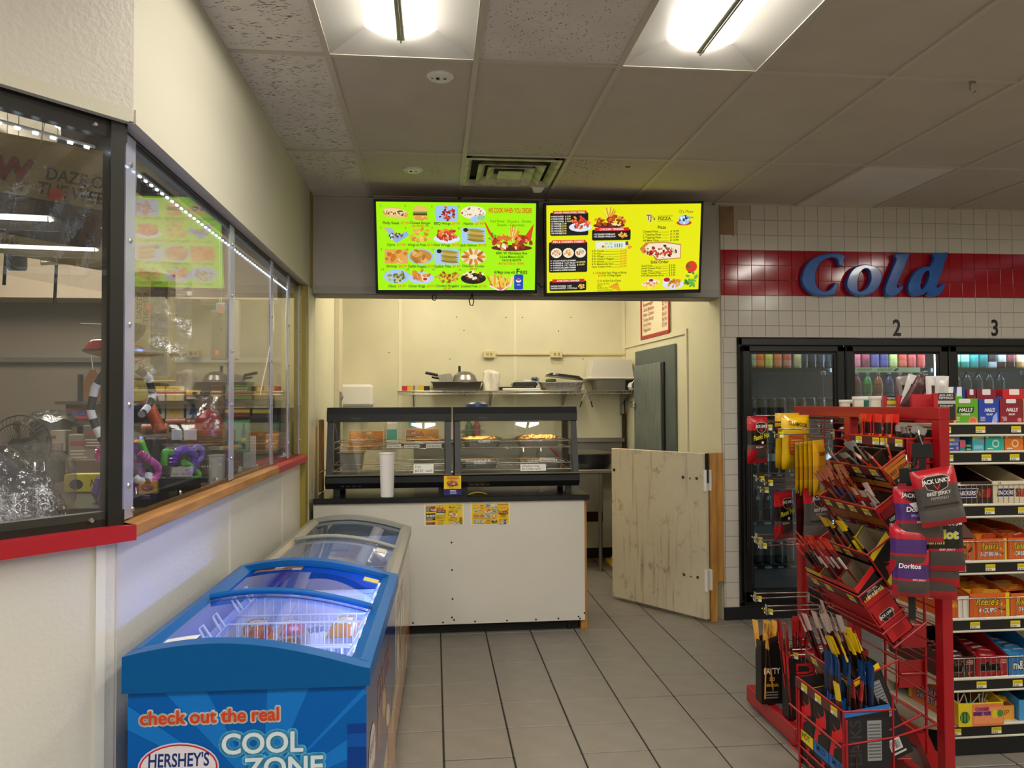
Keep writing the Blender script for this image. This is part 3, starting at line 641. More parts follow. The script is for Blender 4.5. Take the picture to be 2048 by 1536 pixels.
    for i, (a, b) in enumerate((('Cheese Pizza','10.99'),('1 Topping Pizza','11.99'),('2 Topping Pizza','12.99'),('All Meat Pizza','13.99'))):
        y = 130-i*6.6; p.text(a, 209, y, 4.4, G, 'l', 1, maxw=42); p.rect(210+min(42, p.width(a, 4.4, 1)), y, 266, y+.7, G); p.text('$ '+b, 269, y, 4.4, G, 'l', 1)
    food(p, 'pizza', 248, 88, 92, 42, rg); p.text('Side Order', 247, 61, 6.2, '1d2406', 'c', 1)
    for i, (a, b) in enumerate((('Small Fries','3.59'),('Small Cheese Fries','3.99'),('Large Fries','4.99'),('Large Cheese Fries','5.99'),('6 Pc Mozzarella Sticks','5.99'))):
        y = 54-i*5.5; p.text(a, 207, y, 4, G, 'l', 1, maxw=52); p.rect(209+min(52, p.width(a, 4, 1)), y, 266, y+.7, G); p.text('$ '+b, 268, y, 4, G, 'l', 1)
    food(p, 'salad', 318, 22, 34, 44, rg); p.ell(318, 52, 13, 13, 'd83a22', 14); p.poly([(306,54),(314,62),(311,53),(318,55),(310,49)], '2f6a1c')
    p.poly([(207,14),(228,28),(250,20),(226,4)], 'efe3cc'); p.blobs(228, 15, 15, 7, FRY, 18, 3.5, rg); p.ell(229, 22, 6, 4.5, 'e9e6e4', 12); p.ell(229, 23, 5, 3.4, 'a01c30', 12)
    p.ell(278, 13, 24, 11, 'cfe0f2', 18); p.ell(264, 22, 9, 7, 'eef0f2', 12); p.ell(264, 23.5, 7.5, 5, 'a8182c', 12); p.blobs(281, 16, 15, 8, ['d88a2b','c06a1c','e8ac50'], 16, 5, rg)
    return p
# ================================================================ MENU SCREENS
SCR = mat('lit_screen', attr=True, emit=.45)
TILT = math.atan2(.14, .62)
def screen(name, label, tl_, tr_, bl_, art, aw, ah):
    a, b = onY(*tl_, 5.08), onY(*tr_, 5.08); c = onY(*bl_, 5.22)
    t = thing(name, label, 'screen', c)
    ux = (b-a).normalized(); w = (b-a).length; uy = (a-c); uy = (uy-ux*uy.dot(ux)); h = uy.length
    M = frame((0,0,0), ux, uy)
    MB().cbox((0,0,-.05),(w,h,0),.006,M=M).box((w*.2,h*.15,-.1),(w*.8,h*.85,-.05),M=M).build('housing', M_BLK, t)
    g = .016; bz = MB()
    for q in ((0,0,w,g+.008),(0,h-g,w,h),(0,0,g,h),(w-g,0,w,h)): bz.cbox((q[0],q[1],0),(q[2],q[3],.006),.002,M=M)
    bz.build('bezel', M_BLK, t)
    S = Mx.Translation(M @ V((g,g+.008,.001))) @ M.to_3x3().to_4x4() @ Mx.Diagonal(((w-2*g)/aw, (h-2*g-.008)/ah, 1, 1))
    art.put(MB_ := MB(), S, .00002); MB_.build('picture', SCR, t)
    MB().tube([M @ V((w*.5,h*.8,-.1)), M @ V((w*.5,h*.8,-.1))+V((0,.16,.0))], .02, 8).build('wall_bracket', M_BLKM, t)
    return t
screen('menu_screen', 'wall screen with a lime green food menu, left of the two', (745,398), (1075,402), (752,587), menu_grid('a6f000'), 340, 192)
screen('menu_screen', 'wall screen with a yellow pizza and chicken menu, right of the two', (1093,406), (1412,402), (1089,593), menu_board('e6e60a'), 336, 192)
for px, pts, lb in ((868, [(0,0),(-.012,-.02),(-.008,-.04),(.006,-.045),(.014,-.03),(.012,0)], 'small black cable loop hanging under the middle of the lime menu screen'), (944, [(0,.02),(-.004,-.02),(-.02,-.045),(-.012,-.075),(.004,-.08),(.012,-.05),(.004,-.02),(.006,.02)], 'larger black cable loop hanging below the lime menu screen')):
    p = onY(px, 588, 5.25); tag(MB().tube([V(q[:1]+(0,)+q[1:]) for q in pts], .004, 6).build('cable_loop', M_BLKM, None, p), lb, 'cable')
tag(MB().tube([onY(1074,565,5.26), onY(1082,574,5.3), onY(1094,572,5.27)], .004, 6).build('screen_cable', M_BLKM), 'black cable sagging between the two menu screens', 'cable')
# ================================================================ SERVICE COUNTER
M_TOP = mat('black_laminate', '1c1d1f', rough=.22, var=.2, vs=20)
M_CPAN = mat('white_counter_panel', 'd6d2ca', rough=.3, var=.03, vs=3)
ct = thing('service_counter', 'white panelled serving counter with black worktop under the food warmers', 'counter', (-.80, 5.23, 0))
MB().box((.02,.03,.09),(1.8,.66,.885)).build('carcass', M_BLKM, ct)
b = MB(); b.prism([(0,.068),(1.82,.07),(1.82,.89),(0,.885)], (0,0,0), (1,0,0), (0,0,1), (0,.02,0)); b.build('front_panel', M_CPAN, ct)
MB().cbox((-.0,-.022,.888),(1.855,.68,.925),.006).build('worktop', M_TOP, ct)
MB().box((.0,.05,0),(1.78,.6,.09)).build('kick_base', M_BLKM, ct)
MB().cbox((1.795,.02,0),(1.84,.62,.888),.004).build('end_board', M_WOOD, ct)
MB().cyl((1.72,.06,0),(1.72,.06,.09),.02).build('foot', M_BLK, ct)
s = MB()
for px, py in ((905,1198),(904,1235),(908,1240),(903,1085),(904,1140),(826,1246),(886,1245),(950,1243),(1014,1241),(1072,1239),(1117,1237),(1157,1233),(1160,1237),(1169,1226)):
    p = onY(px, py, 5.2295)-V((-.80,5.23,0)); s.cyl(p, p+V((0,-.002,0)), .0065, .004, 8)
o = s.build('screws', M_BLKM, ct); o['kind'] = 'stuff'
def poster(name, label, art, aw, ah, tl_, tr_, bl_, Y, white=3, twist=0):
    a, b, c = onY(*tl_, Y), onY(*tr_, Y), onY(*bl_, Y)
    ux = (b-a).normalized(); w = (b-a).length; h = (a-c).length; t = thing(name, label, 'poster', c); M = frame((0,0,0), ux, a-c)
    MB().box((0,0,-.0006),(w,h,0),M=M).build('paper', M_WHITE, t)
    mb = MB(); art.put(mb, M @ Mx.Translation((w*white/100,h*white/100,.0003)) @ Mx.Diagonal((w*(1-white/50)/aw, h*(1-white/50)/ah, 1, 1)), .00002); mb.build('print', PRINT, t)
    return t
m1 = menu_board('e8c818', 5); m2 = menu_grid('ecc81c', 6, tx='6a5a10')
poster('menu_poster', 'yellow paper menu with black panels taped to the white counter front', m1, 336, 192, (848,1009), (927,1006), (849,1052), 5.2285)
poster('menu_poster', 'yellow paper menu with food photos taped right of the other on the counter front', m2, 340, 192, (939,1005), (1018,1004), (941,1050), 5.2285)
# ---------------------------------------------------------------- food warmers
M_WARM = mat('warmer_black', '1a1c20', rough=.38)
M_HOOD = mat('warmer_hood', '212429', rough=.3, spec=.6)
M_STEEL = mat('brushed_steel', '9b9a96', rough=.32, metal=1, bump=.03, bs=200)
M_CHR = mat('chrome_wire', 'c9c6c0', rough=.18, metal=1)
M_GL = glassmat('clear_glass', 'fbfcfa', f0=.065)
M_HEAT = mat('heat_lamp_glow', 'ffb45a', emit=24, ecol='ffb458')
def warmer(label, x0, w):
    t = thing('food_warmer', label, 'food warmer', (x0, 5.30, .925)); D = .5
    b = MB(); b.prism([(.0,.09),(.0,.128),(.02,.135),(D,.135),(D,.05),(.03,.05),(.015,.07)], (0,0,0), (0,1,0), (0,0,1), (w,0,0)); b.build('base', M_WARM, t)
    for x in (.05, w-.09):
        for y in (.05, D-.09): MB().box((x,y,0),(x+.04,y+.04,.05)).build('foot', M_WARM, t)
    MB().cbox((.0,.004,.1355),(w,.05,.146),.003).build('front_lip', M_STEEL, t)
    b = MB(); b.prism([(.11,.5),(.088,.505),(.088,.553),(.112,.6),(D,.6),(D,.585),(.125,.585)], (0,0,0), (0,1,0), (0,0,1), (w,0,0), 0); b.box((0,.11,.5),(.02,D,.59)).box((w-.02,.11,.5),(w,D,.59)).box((.02,D-.015,.5),(w-.02,D,.59)); b.build('hood', M_HOOD, t)
    for x in (.004, w-.044):
        b = MB(); b.prism([(.012,.146),(.05,.146),(.136,.5),(.1,.5)], (x,0,0), (0,1,0), (0,0,1), (.04,0,0)); b.build('front_post', M_WARM, t)
        MB().box((x,D-.05,.135),(x+.04,D,.5)).build('rear_post', M_WARM, t)
        MB().box((x+.01,.07,.135),(x+.03,D-.05,.15)).build('side_rail', M_WARM, t)
    b = MB(); b.prism([(.03,.146),(.034,.146),(.122,.5),(.118,.5)], (.044,0,0), (0,1,0), (0,0,1), (w-.088,0,0)); b.build('front_pane', M_GL, t)
    MB().box((.044,D-.02,.135),(w-.044,D-.015,.5)).build('rear_pane', M_GL, t)
    for x in (.014, w-.018): b = MB(); b.prism([(.05,.15),(D-.05,.15),(D-.05,.5),(.136,.5)], (x,0,0), (0,1,0), (0,0,1), (.004,0,0)); b.build('side_pane', M_GL, t)
    for z, y0 in ((.165, .06), (.315, .1)):
        r = MB(); y1 = D-.04; xa, xb = .05, w-.05
        for zz in (z, z+.045): r.tube([(xa,y0,zz),(xb,y0,zz),(xb,y1,zz),(xa,y1,zz)], .003, 5, closed=True)
        k = int((xb-xa)/.022)
        for i in range(k+1): x = xa+(xb-xa)*i/k; r.tube([(x,y0,z),(x,y1,z)], .0016, 4)
        for x in (xa, xb): r.tube([(x,y0,z),(x,y0,z+.045)], .003, 5); r.tube([(x,y1,z),(x,y1,z+.045)], .003, 5)
        r.build('wire_rack', M_CHR, t)
    for x in (w*.2, w*.75): MB().cyl((x-.12,.3,.565),(x+.12,.3,.565),.008,n=8).build('heat_lamp', M_HEAT, t)
    s = MB()
    for i in range(4):
        for dx in (0, .012): s.cyl((.11+i*.038+dx,.0165,.068),(.11+i*.038+dx,.013,.068),.003,n=6)
    o = s.build('indicator_dots', mat('indicator','5f6a78',rough=.4), t); o['kind'] = 'stuff'
    p = Pr(.12, .02); p.text('Avantco', 0, 0, .014, '55585f', 'l', 1, .3); mb = MB(); p.put(mb, Mx.Translation((w*.19,.0875,.52)) @ Mx.Rotation(PI/2,4,'X'), .0002); mb.build('lettering', PRINT, t)
    return t
WL = warmer('black glass food warmer with one foil tray and a steel pan, left of two', -.735, .853)
WR = warmer('black glass food warmer holding four foil trays, right of two on the counter', .135, .868)
M_FOIL = mat('foil', 'c8c8c8', rough=.3, metal=1, bump=.5, bs=90)
def foiltray(label, cx, cy, z, w=.31, d=.2, h=.052, name='foil_tray', m=None, puff=0, cat='tray'):
    """fluted foil pan, optionally with a crumpled foil cover"""
    t = thing(name, label, cat, (cx, cy, z)); m = m or M_FOIL; b = MB(); N = 72
    def ring(s, zz, fl=0):
        o = []
        for k in range(N):
            a = 2*PI*k/N; ca, sa = math.cos(a), math.sin(a); q = (abs(ca)**6+abs(sa)**6)**(-1/6); f = 1+(fl if k % 2 else -fl)
            o.append((ca*q*w*.5*s*f, sa*q*d*.5*s*f, zz))
        return o
    R = [ring(.84,0), ring(.98,h,.012), ring(1.06,h), ring(1.06,h-.006)]
    for i in range(3): b.add(R[i]+R[i+1], [(k,(k+1)%N,N+(k+1)%N,N+k) for k in range(N)])
    b.add(R[0], [list(range(N))[::-1]]); b.build('pan', m, t)
    if puff:
        r2 = random.Random(int(cx*1000)); nu, nv = 22, 14; hz = {}
        def fn(u, v):
            key = (round(u*nu), round(v*nv)); e = min(u, 1-u, v, 1-v); k = min(1, e*5)
            return ((u-.5)*w*1.06, (v-.5)*d*1.06, h+.002+puff*k*(.75+.5*r2.random())+r2.uniform(0,.006))
        MB().grid(fn, nu, nv, sm=False).build('foil_cover', m, t)
    else: MB().box((-w*.43,-d*.4,h*.25),(w*.43,d*.4,h*.6)).build('food', mat('fried_food','a0642a',rough=.6,var=.5,vs=40,bump=.8,bs=60), t)
    return t
foiltray('shallow foil tray on the upper rack of the left food warmer', -.06, 5.51, .925+.318, w=.37, d=.2, h=.035)
foiltray('foil covered tray on the upper rack, left side of the right food warmer', .335, 5.53, .925+.318, w=.28, puff=.012)
foiltray('heaped foil tray on the upper rack, right side of the right food warmer', .74, 5.53, .925+.318, w=.33, puff=.02)
foiltray('foil tray on the lower rack, left side of the right food warmer', .31, 5.52, .925+.168, w=.28)
foiltray('foil tray on the lower rack, right side of the right food warmer', .77, 5.52, .925+.168, w=.29, h=.045)
t = thing('steel_pan', 'deep square steel pan on the lower rack of the left food warmer', 'pan', (-.575, 5.5, 1.093))
b = MB(); b.prism([(-.065,0),(.065,0),(.078,.115),(-.078,.115)], (0,-.08,0), (1,0,0), (0,0,1), (0,.16,0)); b.build('body', M_STEEL, t)
MB().cbox((-.095,-.1,.115),(.095,.1,.122),.003).build('rim', M_STEEL, t)
def card(name, label, px0, py0, px1, py1, Y, lines, h, tilt=0, bg='efede6', mm=None):
    a, b = onY(px0, py1, Y), onY(px1, py0, Y); t = thing(name, label, 'label', a); w, hh = (b.x-a.x), (b.z-a.z)
    M = frame((0,0,0), (1,0,0), (0,tilt,1)); MB().box((0,0,-.001),(w,hh,0),M=M).build('card', M_WHITE, t)
    p = Pr(w, hh)
    for i, l in enumerate(lines): p.text(l, w*.06, hh-(i+1)*hh/(len(lines)+.35), h, '2a2a30', 'l', 0, .15, maxw=w*.88)
    mb = MB(); p.put(mb, M, .0003); mb.build('writing', PRINT, t); return t
card('price_card', 'white card reading Fish $3.50 each on the left warmer glass', 827, 928, 867, 947, 5.322, ['Fish', '$3.50   each'], .018, .3)
card('price_card', 'white card reading chicken wing one dollar each on the right warmer glass', 1041, 927, 1092, 942, 5.322, ['Chicken wing', '$1 Dollar each'], .015, .3)
for a in (('rack label reading Pork Tenders on the left warmer upper rack',774,889,802,896,['Pork Tenders']),('rack label reading Catfish Nuggets on the left warmer upper rack',808,889,839,896,['Catfish Nuggets']),('rack label reading Cat fish fillet on the left warmer upper rack',852,888,883,896,['Cat fish fillet'])): card('rack_label', a[0], *a[1:5], 5.383, a[5], .013)
card('rack_label', 'rack label reading BBQ wings on the right warmer upper tray', 957, 880, 980, 885, 5.383, ['BBQ wings'], .012)
card('rack_label', 'rack label reading Hot wings on the right warmer lower tray', 948, 922, 971, 928, 5.352, ['Hot wings'], .012)
card('rack_label', 'rack label reading Honey hot wings on the right warmer lower tray', 1080, 917, 1110, 924, 5.352, ['Honey hot wings'], .012)
poster('menu_poster', 'faded menu with food photos behind the left warmer glass', menu_grid('c8a61c', 8, tx='6a5210'), 340, 192, (696,861), (768,861), (696,901), 5.812)
poster('menu_poster', 'faded menu with dark panels behind the left warmer glass, at its right end', menu_board('c8a41c', 9), 336, 192, (810,857), (879,857), (810,892), 5.812)
# things standing on the worktop
t = thing('foam_cup', 'tall white foam cup on the black worktop before the left warmer', 'cup', (-.318, 5.265, .925))
MB().lathe([(.0,.0),(.041,0),(.043,.004),(.051,.285),(.055,.288),(.055,.295),(.05,.296),(.046,.28)], 28).build('cup', mat('white_foam','e9e6e6',rough=.6), t)
p = onZ(905, 991, .925)
t = thing('card_box', 'yellow cards in a navy holder box on the worktop between warmers', 'card holder', (p.x-.062, 5.26, .925))
MB().cbox((0,0,0),(.125,.08,.045),.003).build('tray', mat('navy_card','26246a',rough=.5), t)
for k in range(4): MB().box((.004+.001*k,.012+k*.015,.004),(.121-.002*k,.0135+k*.015,.135-.004*(k % 2)),0,None,Mx.Rotation(-.1,4,'X')).build('card', mat('yellow_card','f0c91a',rough=.5), t)
p = Pr(.11,.09); food(p,'platter',.058,.045,.08,.05,random.Random(4)); p.lines(.02,.07,.1,.09,3,'c8641c'); p.text('MENU',.03,.012,.008,'b83a1c','l',1); mb = MB(); p.put(mb, Mx.Translation((.005,.0085,.045)) @ Mx.Rotation(PI/2-.1,4,'X'), .0002); mb.build('print', PRINT, t)
p = Pr(.125,.045); p.rect(.045,.03,.085,.037,'e6e6f0'); p.text('ORDER',.042,.014,.01,'d8d8ea','l',1,.2); mb = MB(); p.put(mb, Mx.Translation((0,-.0003,0)) @ Mx.Rotation(PI/2,4,'X'), .0002); mb.build('lettering', PRINT, t)
p = onZ(955, 988, .925)
t = thing('folded_flyer', 'curled yellow flyer lying on the worktop under the right warmer', 'flyer', (p.x, 5.27, .9265))
MB().grid(lambda u, v: ((u-.5)*.13, v*.07, .014*math.sin(u*PI)+.001), 8, 3).build('flyer', mat('flyer_yellow','d9b82a',rough=.5,var=.3,vs=30), t)
b = MB().lathe([(.085,0),(.08,.02),(.055,.034),(.0,.04)], 24); tag(b.build('blue_bowl', mat('blue_plastic','1d3a6a',rough=.35), None, (.31, 5.66, 1.5255)), 'upturned dark blue bowl on top of the right food warmer', 'bowl')
# ================================================================ KITCHEN BEYOND
SHZ = 1.668; SY0, SY1 = KY-.32, KY-.004
sh = thing('wire_shelf', 'long chrome wire shelf on the cream kitchen back wall', 'shelf', (0, SY0, SHZ))
SX0, SX1 = onY(795, 782, SY0).x, 1.9; r = MB()
for z in (0, -.028): r.tube([(SX0,0,z),(SX1,0,z)], .004, 6)
r.tube([(SX0,.3,0),(SX1,.3,0)], .004, 6)
for x in (SX0, SX1): r.tube([(x,0,0),(x,.31,0)], .004, 6)
k = 84
for i in range(k+1): x = SX0+(SX1-SX0)*i/k; r.tube([(x,0,-.028),(x,0,.003),(x,.3,.003)], .0018, 4)
r.build('wire_deck', M_CHR, sh)
for px in (828, 980, 1124, 1241):
    x = onY(px, 800, KY).x; b = MB(); b.box((x-.008,.29,-.24),(x+.008,.316,.06)); b.prism([(.0,-.01),(.3,-.01),(.3,-.14),(.27,-.14),(.03,-.035),(0,-.03)], (x-.005,0,0), (0,1,0), (0,0,1), (.01,0,0)); b.build('bracket', M_STEEL, sh)
SH = SHZ+.005
def shx(px, dy=.14): return onY(px, 770, SY0+dy).x
def pan(name, label, x0, x1, y0, y1, z, h, m, taper=.02, rim=.012, cat='pan'):
    t = thing(name, label, cat, (x0, y0, z)); w, d = x1-x0, y1-y0; b = MB(); r_ = taper
    lo = [(r_,r_,0),(w-r_,r_,0),(w-r_,d-r_,0),(r_,d-r_,0)]; hi = [(0,0,h),(w,0,h),(w,d,h),(0,d,h)]
    b.add(lo+hi, [(3,2,1,0),(0,1,5,4),(1,2,6,5),(2,3,7,6),(3,0,4,7)]); b.build('body', m, t)
    b = MB()
    for q in ((-rim,-rim,w+rim,0),(-rim,d,w+rim,d+rim),(-rim,0,0,d),(w,0,w+rim,d)): b.cbox((q[0],q[1],h-.004),(q[2],q[3],h+.003),.002)
    b.build('rim', m, t); return t
pan('hotel_pan', 'long steel pan holding baskets on the left of the wire shelf', shx(864), shx(962), SY0+.02, SY0+.28, SH, .085, M_STEEL)
M_GRP = mat('grey_basket', 'a9a79e', rough=.5)
t = thing('fryer_basket', 'grey mesh basket with black handles lying in the long steel pan', 'basket', (shx(880), SY0+.1, SH+.06))
b = MB(); b.prism([(-.02,.09),(.1,.11),(.16,.02),(.16,-.04),(.02,-.04)], (0,0,0), (1,0,0), (0,0,1), (0,.12,0)); b.build('basket', M_GRP, t)
for i in range(6): MB().tube([(-.016+i*.022,-.003,.09+i*.003),(.026+i*.022,-.003,-.03)], .002, 4).build('wire', M_STEEL, t)
MB().cyl((-.02,.03,.09),(-.14,.03,.115),.014,n=8).build('handle', M_BLK, t); MB().cyl((0,.09,.06),(-.08,.09,.075),.01,n=8).build('handle', M_BLK, t)
t = thing('dome_lid', 'dull metal dome lid with dark knob in the long steel pan', 'lid', (shx(929), SY0+.14, SH+.075))
MB().lathe([(.125,0),(.12,.03),(.1,.075),(.06,.105),(0,.115)], 28).build('dome', M_STEEL, t); MB().cbox((-.06,-.012,.09),(-.036,.012,.165),.004).build('knob', M_BLK, t)
t = thing('dish_towel', 'crumpled white towel draped over a jar on the wire shelf', 'towel', (shx(981), SY0+.1, SH))
rg = random.Random(12)
def tw(u, v):
    a = 2*PI*u; rr = (.085-.03*v+.018*math.sin(5*a+3*v)+.012*math.sin(9*a-4*v)) * (1 if v < .85 else (1-v)/.15*.8+.1)
    return (rr*math.cos(a), rr*.8*math.sin(a), .19*min(1, v*1.12)+.015*math.sin(2*a)*v)
MB().grid(tw, 36, 12).build('cloth', mat('towel_white','dcd6c8',rough=.9,bump=.3,bs=120), t)
t = thing('tray_stack', 'black trays over a white board on the middle of the shelf', 'trays', (shx(1003), SY0+.0, SH))
MB().cbox((0,0,.0),(.36,.26,.022),.004).build('white_board', M_WHITE, t); MB().cbox((-.03,.03,.022),(.3,.28,.034),.004).build('tray', M_BLK, t)
MB().cbox((.1,.02,.04),(.34,.27,.08),.014).build('tray', mat('dark_tray','24272a',rough=.2), t); MB().tube([(.11,.02,.09),(.2,.02,.1),(.33,.02,.085)], .003, 5).build('wire_handle', M_CHR, t)
t = thing('scrub_brush', 'blue bristle scrub brush beside the foil roasting pan', 'brush', (shx(1069), SY0+.12, SH+.09))
b = MB()
for k in range(120):
    a = rg.uniform(0, 2*PI); e = rg.uniform(-.2, 1.2); d = V((math.cos(a)*math.cos(e), math.sin(a)*math.cos(e), math.sin(e)))*rg.uniform(.04, .055); b.cyl((0,0,0), d, .0022, .001, 4, cap=False)
o = b.build('bristles', mat('brush_blue','0f5a86',rough=.5), t); o['kind'] = 'stuff'; MB().cyl((0,0,-.09),(0,0,0),.012,n=8).build('handle', M_BLK, t)
foiltray('deep foil roasting pan heaped with lids on the wire shelf', shx(1122), SY0+.14, SH, w=.43, d=.26, h=.08, name='roasting_pan', cat='pan')
t = thing('pan_lid', 'black oval pan lid resting tilted on the foil roasting pan', 'lid', (shx(1128), SY0+.13, SH+.125), (0,.12,0))
def oval(b, w, d, z0, z1, s1=1, n=28):
    a = [(w*.5*math.copysign(abs(math.cos(2*PI*k/n))**.5, math.cos(2*PI*k/n)), d*.5*math.copysign(abs(math.sin(2*PI*k/n))**.5, math.sin(2*PI*k/n))) for k in range(n)]
    return b.add([(x,y,z0) for x, y in a]+[(x*s1,y*s1,z1) for x, y in a], [(k,(k+1)%n,n+(k+1)%n,n+k) for k in range(n)]+[list(range(n,2*n)), list(range(n))[::-1]])
b = MB(); oval(b,.36,.22,0,.012); oval(b,.33,.19,.012,.03,.9); b.build('shell', mat('lid_black','22241f',rough=.15), t); b = MB(); oval(b,.365,.225,-.006,.0); b.build('rim', M_STEEL, t)
t = thing('scouring_pad', 'green scouring pad under the tilted black lid', 'pad', (shx(1100), SY0+.12, SH+.082)); MB().cbox((-.04,-.06,0),(.05,.05,.03),.008).build('pad', mat('pad_green','5f7a3a',rough=.95,bump=.6,bs=90), t)
pan('hotel_pan', 'steel pan under the white tub at the right of the shelf', shx(1189), shx(1246), SY0+.03, SY0+.29, SH, .1, M_STEEL, .008)
t = thing('food_tub', 'white plastic tub upside down over a steel pan', 'tub', (shx(1172), SY0+.0, SH+.105))
b = MB(); w = shx(1266)-shx(1172); b.prism([(.0,0),(w,0),(w,.022),(w-.03,.025),(w-.05,.19),(.045,.19),(.025,.03),(0,.022)], (0,0,0), (1,0,0), (0,0,1), (0,.3,0)); b.build('tub', mat('tub_white','dedacf',rough=.45), t)
MB().cbox((-.006,-.01,.004),(w+.006,.31,.018),.004).build('rim', mat('tub_white','dedacf'), t)
t = thing('steel_strainer', 'round metal strainer clipped at the right end of the shelf', 'strainer', (shx(1271,.02), SY0-.04, SH+.05)); MB().lathe([(0,-.008),(.05,-.008),(.055,0),(.05,.006),(0,.008)], 20, M=Mx.Rotation(PI/2,4,'X')).build('disc', M_STEEL, t)
MB().box((-.005,-.005,-.08),(.01,.005,-.05)).build('clip', M_BLK, t)
t = thing('plastic_ladle', 'white plastic ladle cup at the right end of the shelf', 'ladle', (shx(1258), SY0+.02, SH)); MB().lathe([(0,0),(.03,.004),(.045,.03),(.04,.062),(.02,.075),(0,.078)], 18).build('cup', M_WHITE, t)
t = thing('tongs', 'steel tongs with dark grips hanging from the wire shelf', 'tongs', (shx(1172,0), SY0-.008, SHZ))
for s_ in (-1, 1): MB().tube([(0,0,.012),(s_*.018,0,-.04),(s_*.045,0,-.1)], .004, 6).build('arm', M_CHR, t); MB().tube([(s_*.045,0,-.1),(s_*.06,0,-.16)], .006, 6).build('grip', M_BLK, t)
for i, (px, cols, lb) in enumerate(((815, ('c8303a','e0b040'), 'small red spice box at the left end of the wire shelf'), (848, ('e0b820','2a1c14'), 'small yellow and black box on the wire shelf beside the steel pan'))):
    t = thing('spice_box', lb, 'box', (shx(px)-.05, SY0+.06, SH)); MB().cbox((0,0,0),(.105,.06,.045),.002).build('carton', mat('spice_%d' % i, cols[1], rough=.5), t); MB().cbox((0,-.0012,.0),(.05,.04,.044),.001).box((0,0,.0452),(.09,.05,.047)).build('sleeve', mat('sleeve_%d' % i, cols[0], rough=.5), t)
# power outlets and conduit
M_BEI = mat('beige_device', 'd8cc9c', rough=.45)
for px, lb in ((978, 'cream double power outlet box above the steel pans, left of two'), (1112, 'cream double power outlet box beside the white tub, right of two')):
    q = onY(px, 709, KY); t = thing('outlet_box', lb, 'outlet', (q.x-.057, KY-.045, q.z-.036)); MB().cbox((0,0,0),(.114,.045,.072),.005).build('box', M_BEI, t)
    b = MB(); [b.box((x,-.001,.02),(x+.005,.002,.05)) for x in (.03,.042,.068,.08)]; b.build('slots', M_BLKM, t)
q0, q1 = onY(989, 709, KY), onY(1180, 711, KY)
tag(MB().cbox((q0.x+.02,KY-.016,q0.z-.01),(onY(1102,709,KY).x-.018,KY,q0.z+.012),.004).build('conduit', mat('conduit_paint','cfc190',rough=.5)), 'painted surface conduit running between the two outlet boxes', 'conduit')
tag(MB().cbox((onY(1112,709,KY).x+.06,KY-.016,q0.z-.01),(1.915,KY,q0.z+.012),.004).build('conduit', MATS['conduit_paint']), 'painted surface conduit from the right outlet box to the corner', 'conduit')
q = onY(716, 791, KY)
t = thing('towel_dispenser', 'white paper towel dispenser on the kitchen back wall above the left warmer', 'dispenser', (q.x-.155, KY-.2, q.z-.12)); MB().cbox((0,0,.012),(.31,.2,.225),.025).build('cover', M_WHITE, t); MB().box((.01,.01,0),(.3,.19,.014)).build('base', mat('disp_grey','8a8880',rough=.5), t)
q = onY(784, 868, KY)
t = thing('soap_dispenser', 'white soap dispenser with teal panel on the kitchen wall seen through the left warmer', 'dispenser', (q.x-.055, KY-.1, q.z-.1)); MB().cbox((0,0,0),(.12,.1,.22),.015).build('cover', M_WHITE, t); MB().box((.012,-.002,.05),(.108,0,.15)).build('panel', mat('teal','3aa79a',rough=.4), t)
q = onY(825, 848, KY); t = thing('soap_bottle', 'teal refill bottle hung on the kitchen wall, seen through the left warmer', 'bottle', (q.x, KY-.05, q.z-.04)); MB().lathe([(0,0),(.035,0),(.04,.02),(.04,.11),(.015,.13),(.015,.15),(0,.15)], 14).build('bottle', mat('teal2','5ab5a8',rough=.3), t)
for dx, c, lb in ((0, '1f6a3a', 'green squeeze bottle on the kitchen wall rack seen through the right warmer'), (.075, '8a1c2a', 'red squeeze bottle on the kitchen wall rack seen through the right warmer')):
    q = onY(938, 860, KY-.05); t = thing('squeeze_bottle', lb, 'bottle', (q.x+dx, KY-.06, q.z-.1)); MB().lathe([(0,0),(.035,0),(.037,.02),(.037,.14),(.02,.17),(.008,.21),(0,.21)], 14).build('bottle', mat('sq'+c, c, rough=.35), t)
for z, w in ((1.285, .18),): tag(MB().box((onY(935,900,KY-.05).x-.06,KY-.1,z),(onY(935,900,KY-.05).x+.16,KY-.004,z+.006)).build('bottle_ledge', M_STEEL), 'narrow steel ledge under the squeeze bottles on the kitchen wall', 'ledge')
# steel sink table along the back wall
t = thing('sink_table', 'stainless steel sink table along the kitchen back wall', 'sink table', (-.2, KY-.68, 0))
MB().cbox((0,0,.9),(2.08,.66,.94),.008).build('table_top', M_STEEL, t); MB().box((0,.64,.94),(2.08,.665,1.16)).cbox((0,.56,1.16),(2.08,.665,1.2),.004).build('splashback', M_STEEL, t)
for x in (.05, 1.0, 1.72): MB().cyl((x,.06,0),(x,.06,.9),.02,n=10).build('leg', M_STEEL, t)
MB().box((.55,.05,.55),(1.72,.6,.9)).build('basin', M_STEEL, t); MB().box((1.72,.03,.55),(1.735,.62,.9)).build('side_panel', M_STEEL, t)
for x in (1.05, 1.22):
    b = MB(); b.tube([(x,.6,.94),(x,.6,1.08),(x,.55,1.12),(x,.42,1.12),(x,.4,1.08)], .011, 8); b.build('tap', M_CHR, t)
b = MB(); [b.box((-.01,.5+0*i,0),(0,.51,.01)) for i in range(1)]; q = onY(1020, 895, KY-.03)
for k in range(5): b.tube([(q.x+.2+.06*math.cos(k*1.25),.62,q.z+.06*math.sin(k*1.25)*.4),(q.x+.2,.62,q.z)], .007, 6)
b.build('cross_handle', M_CHR, t)
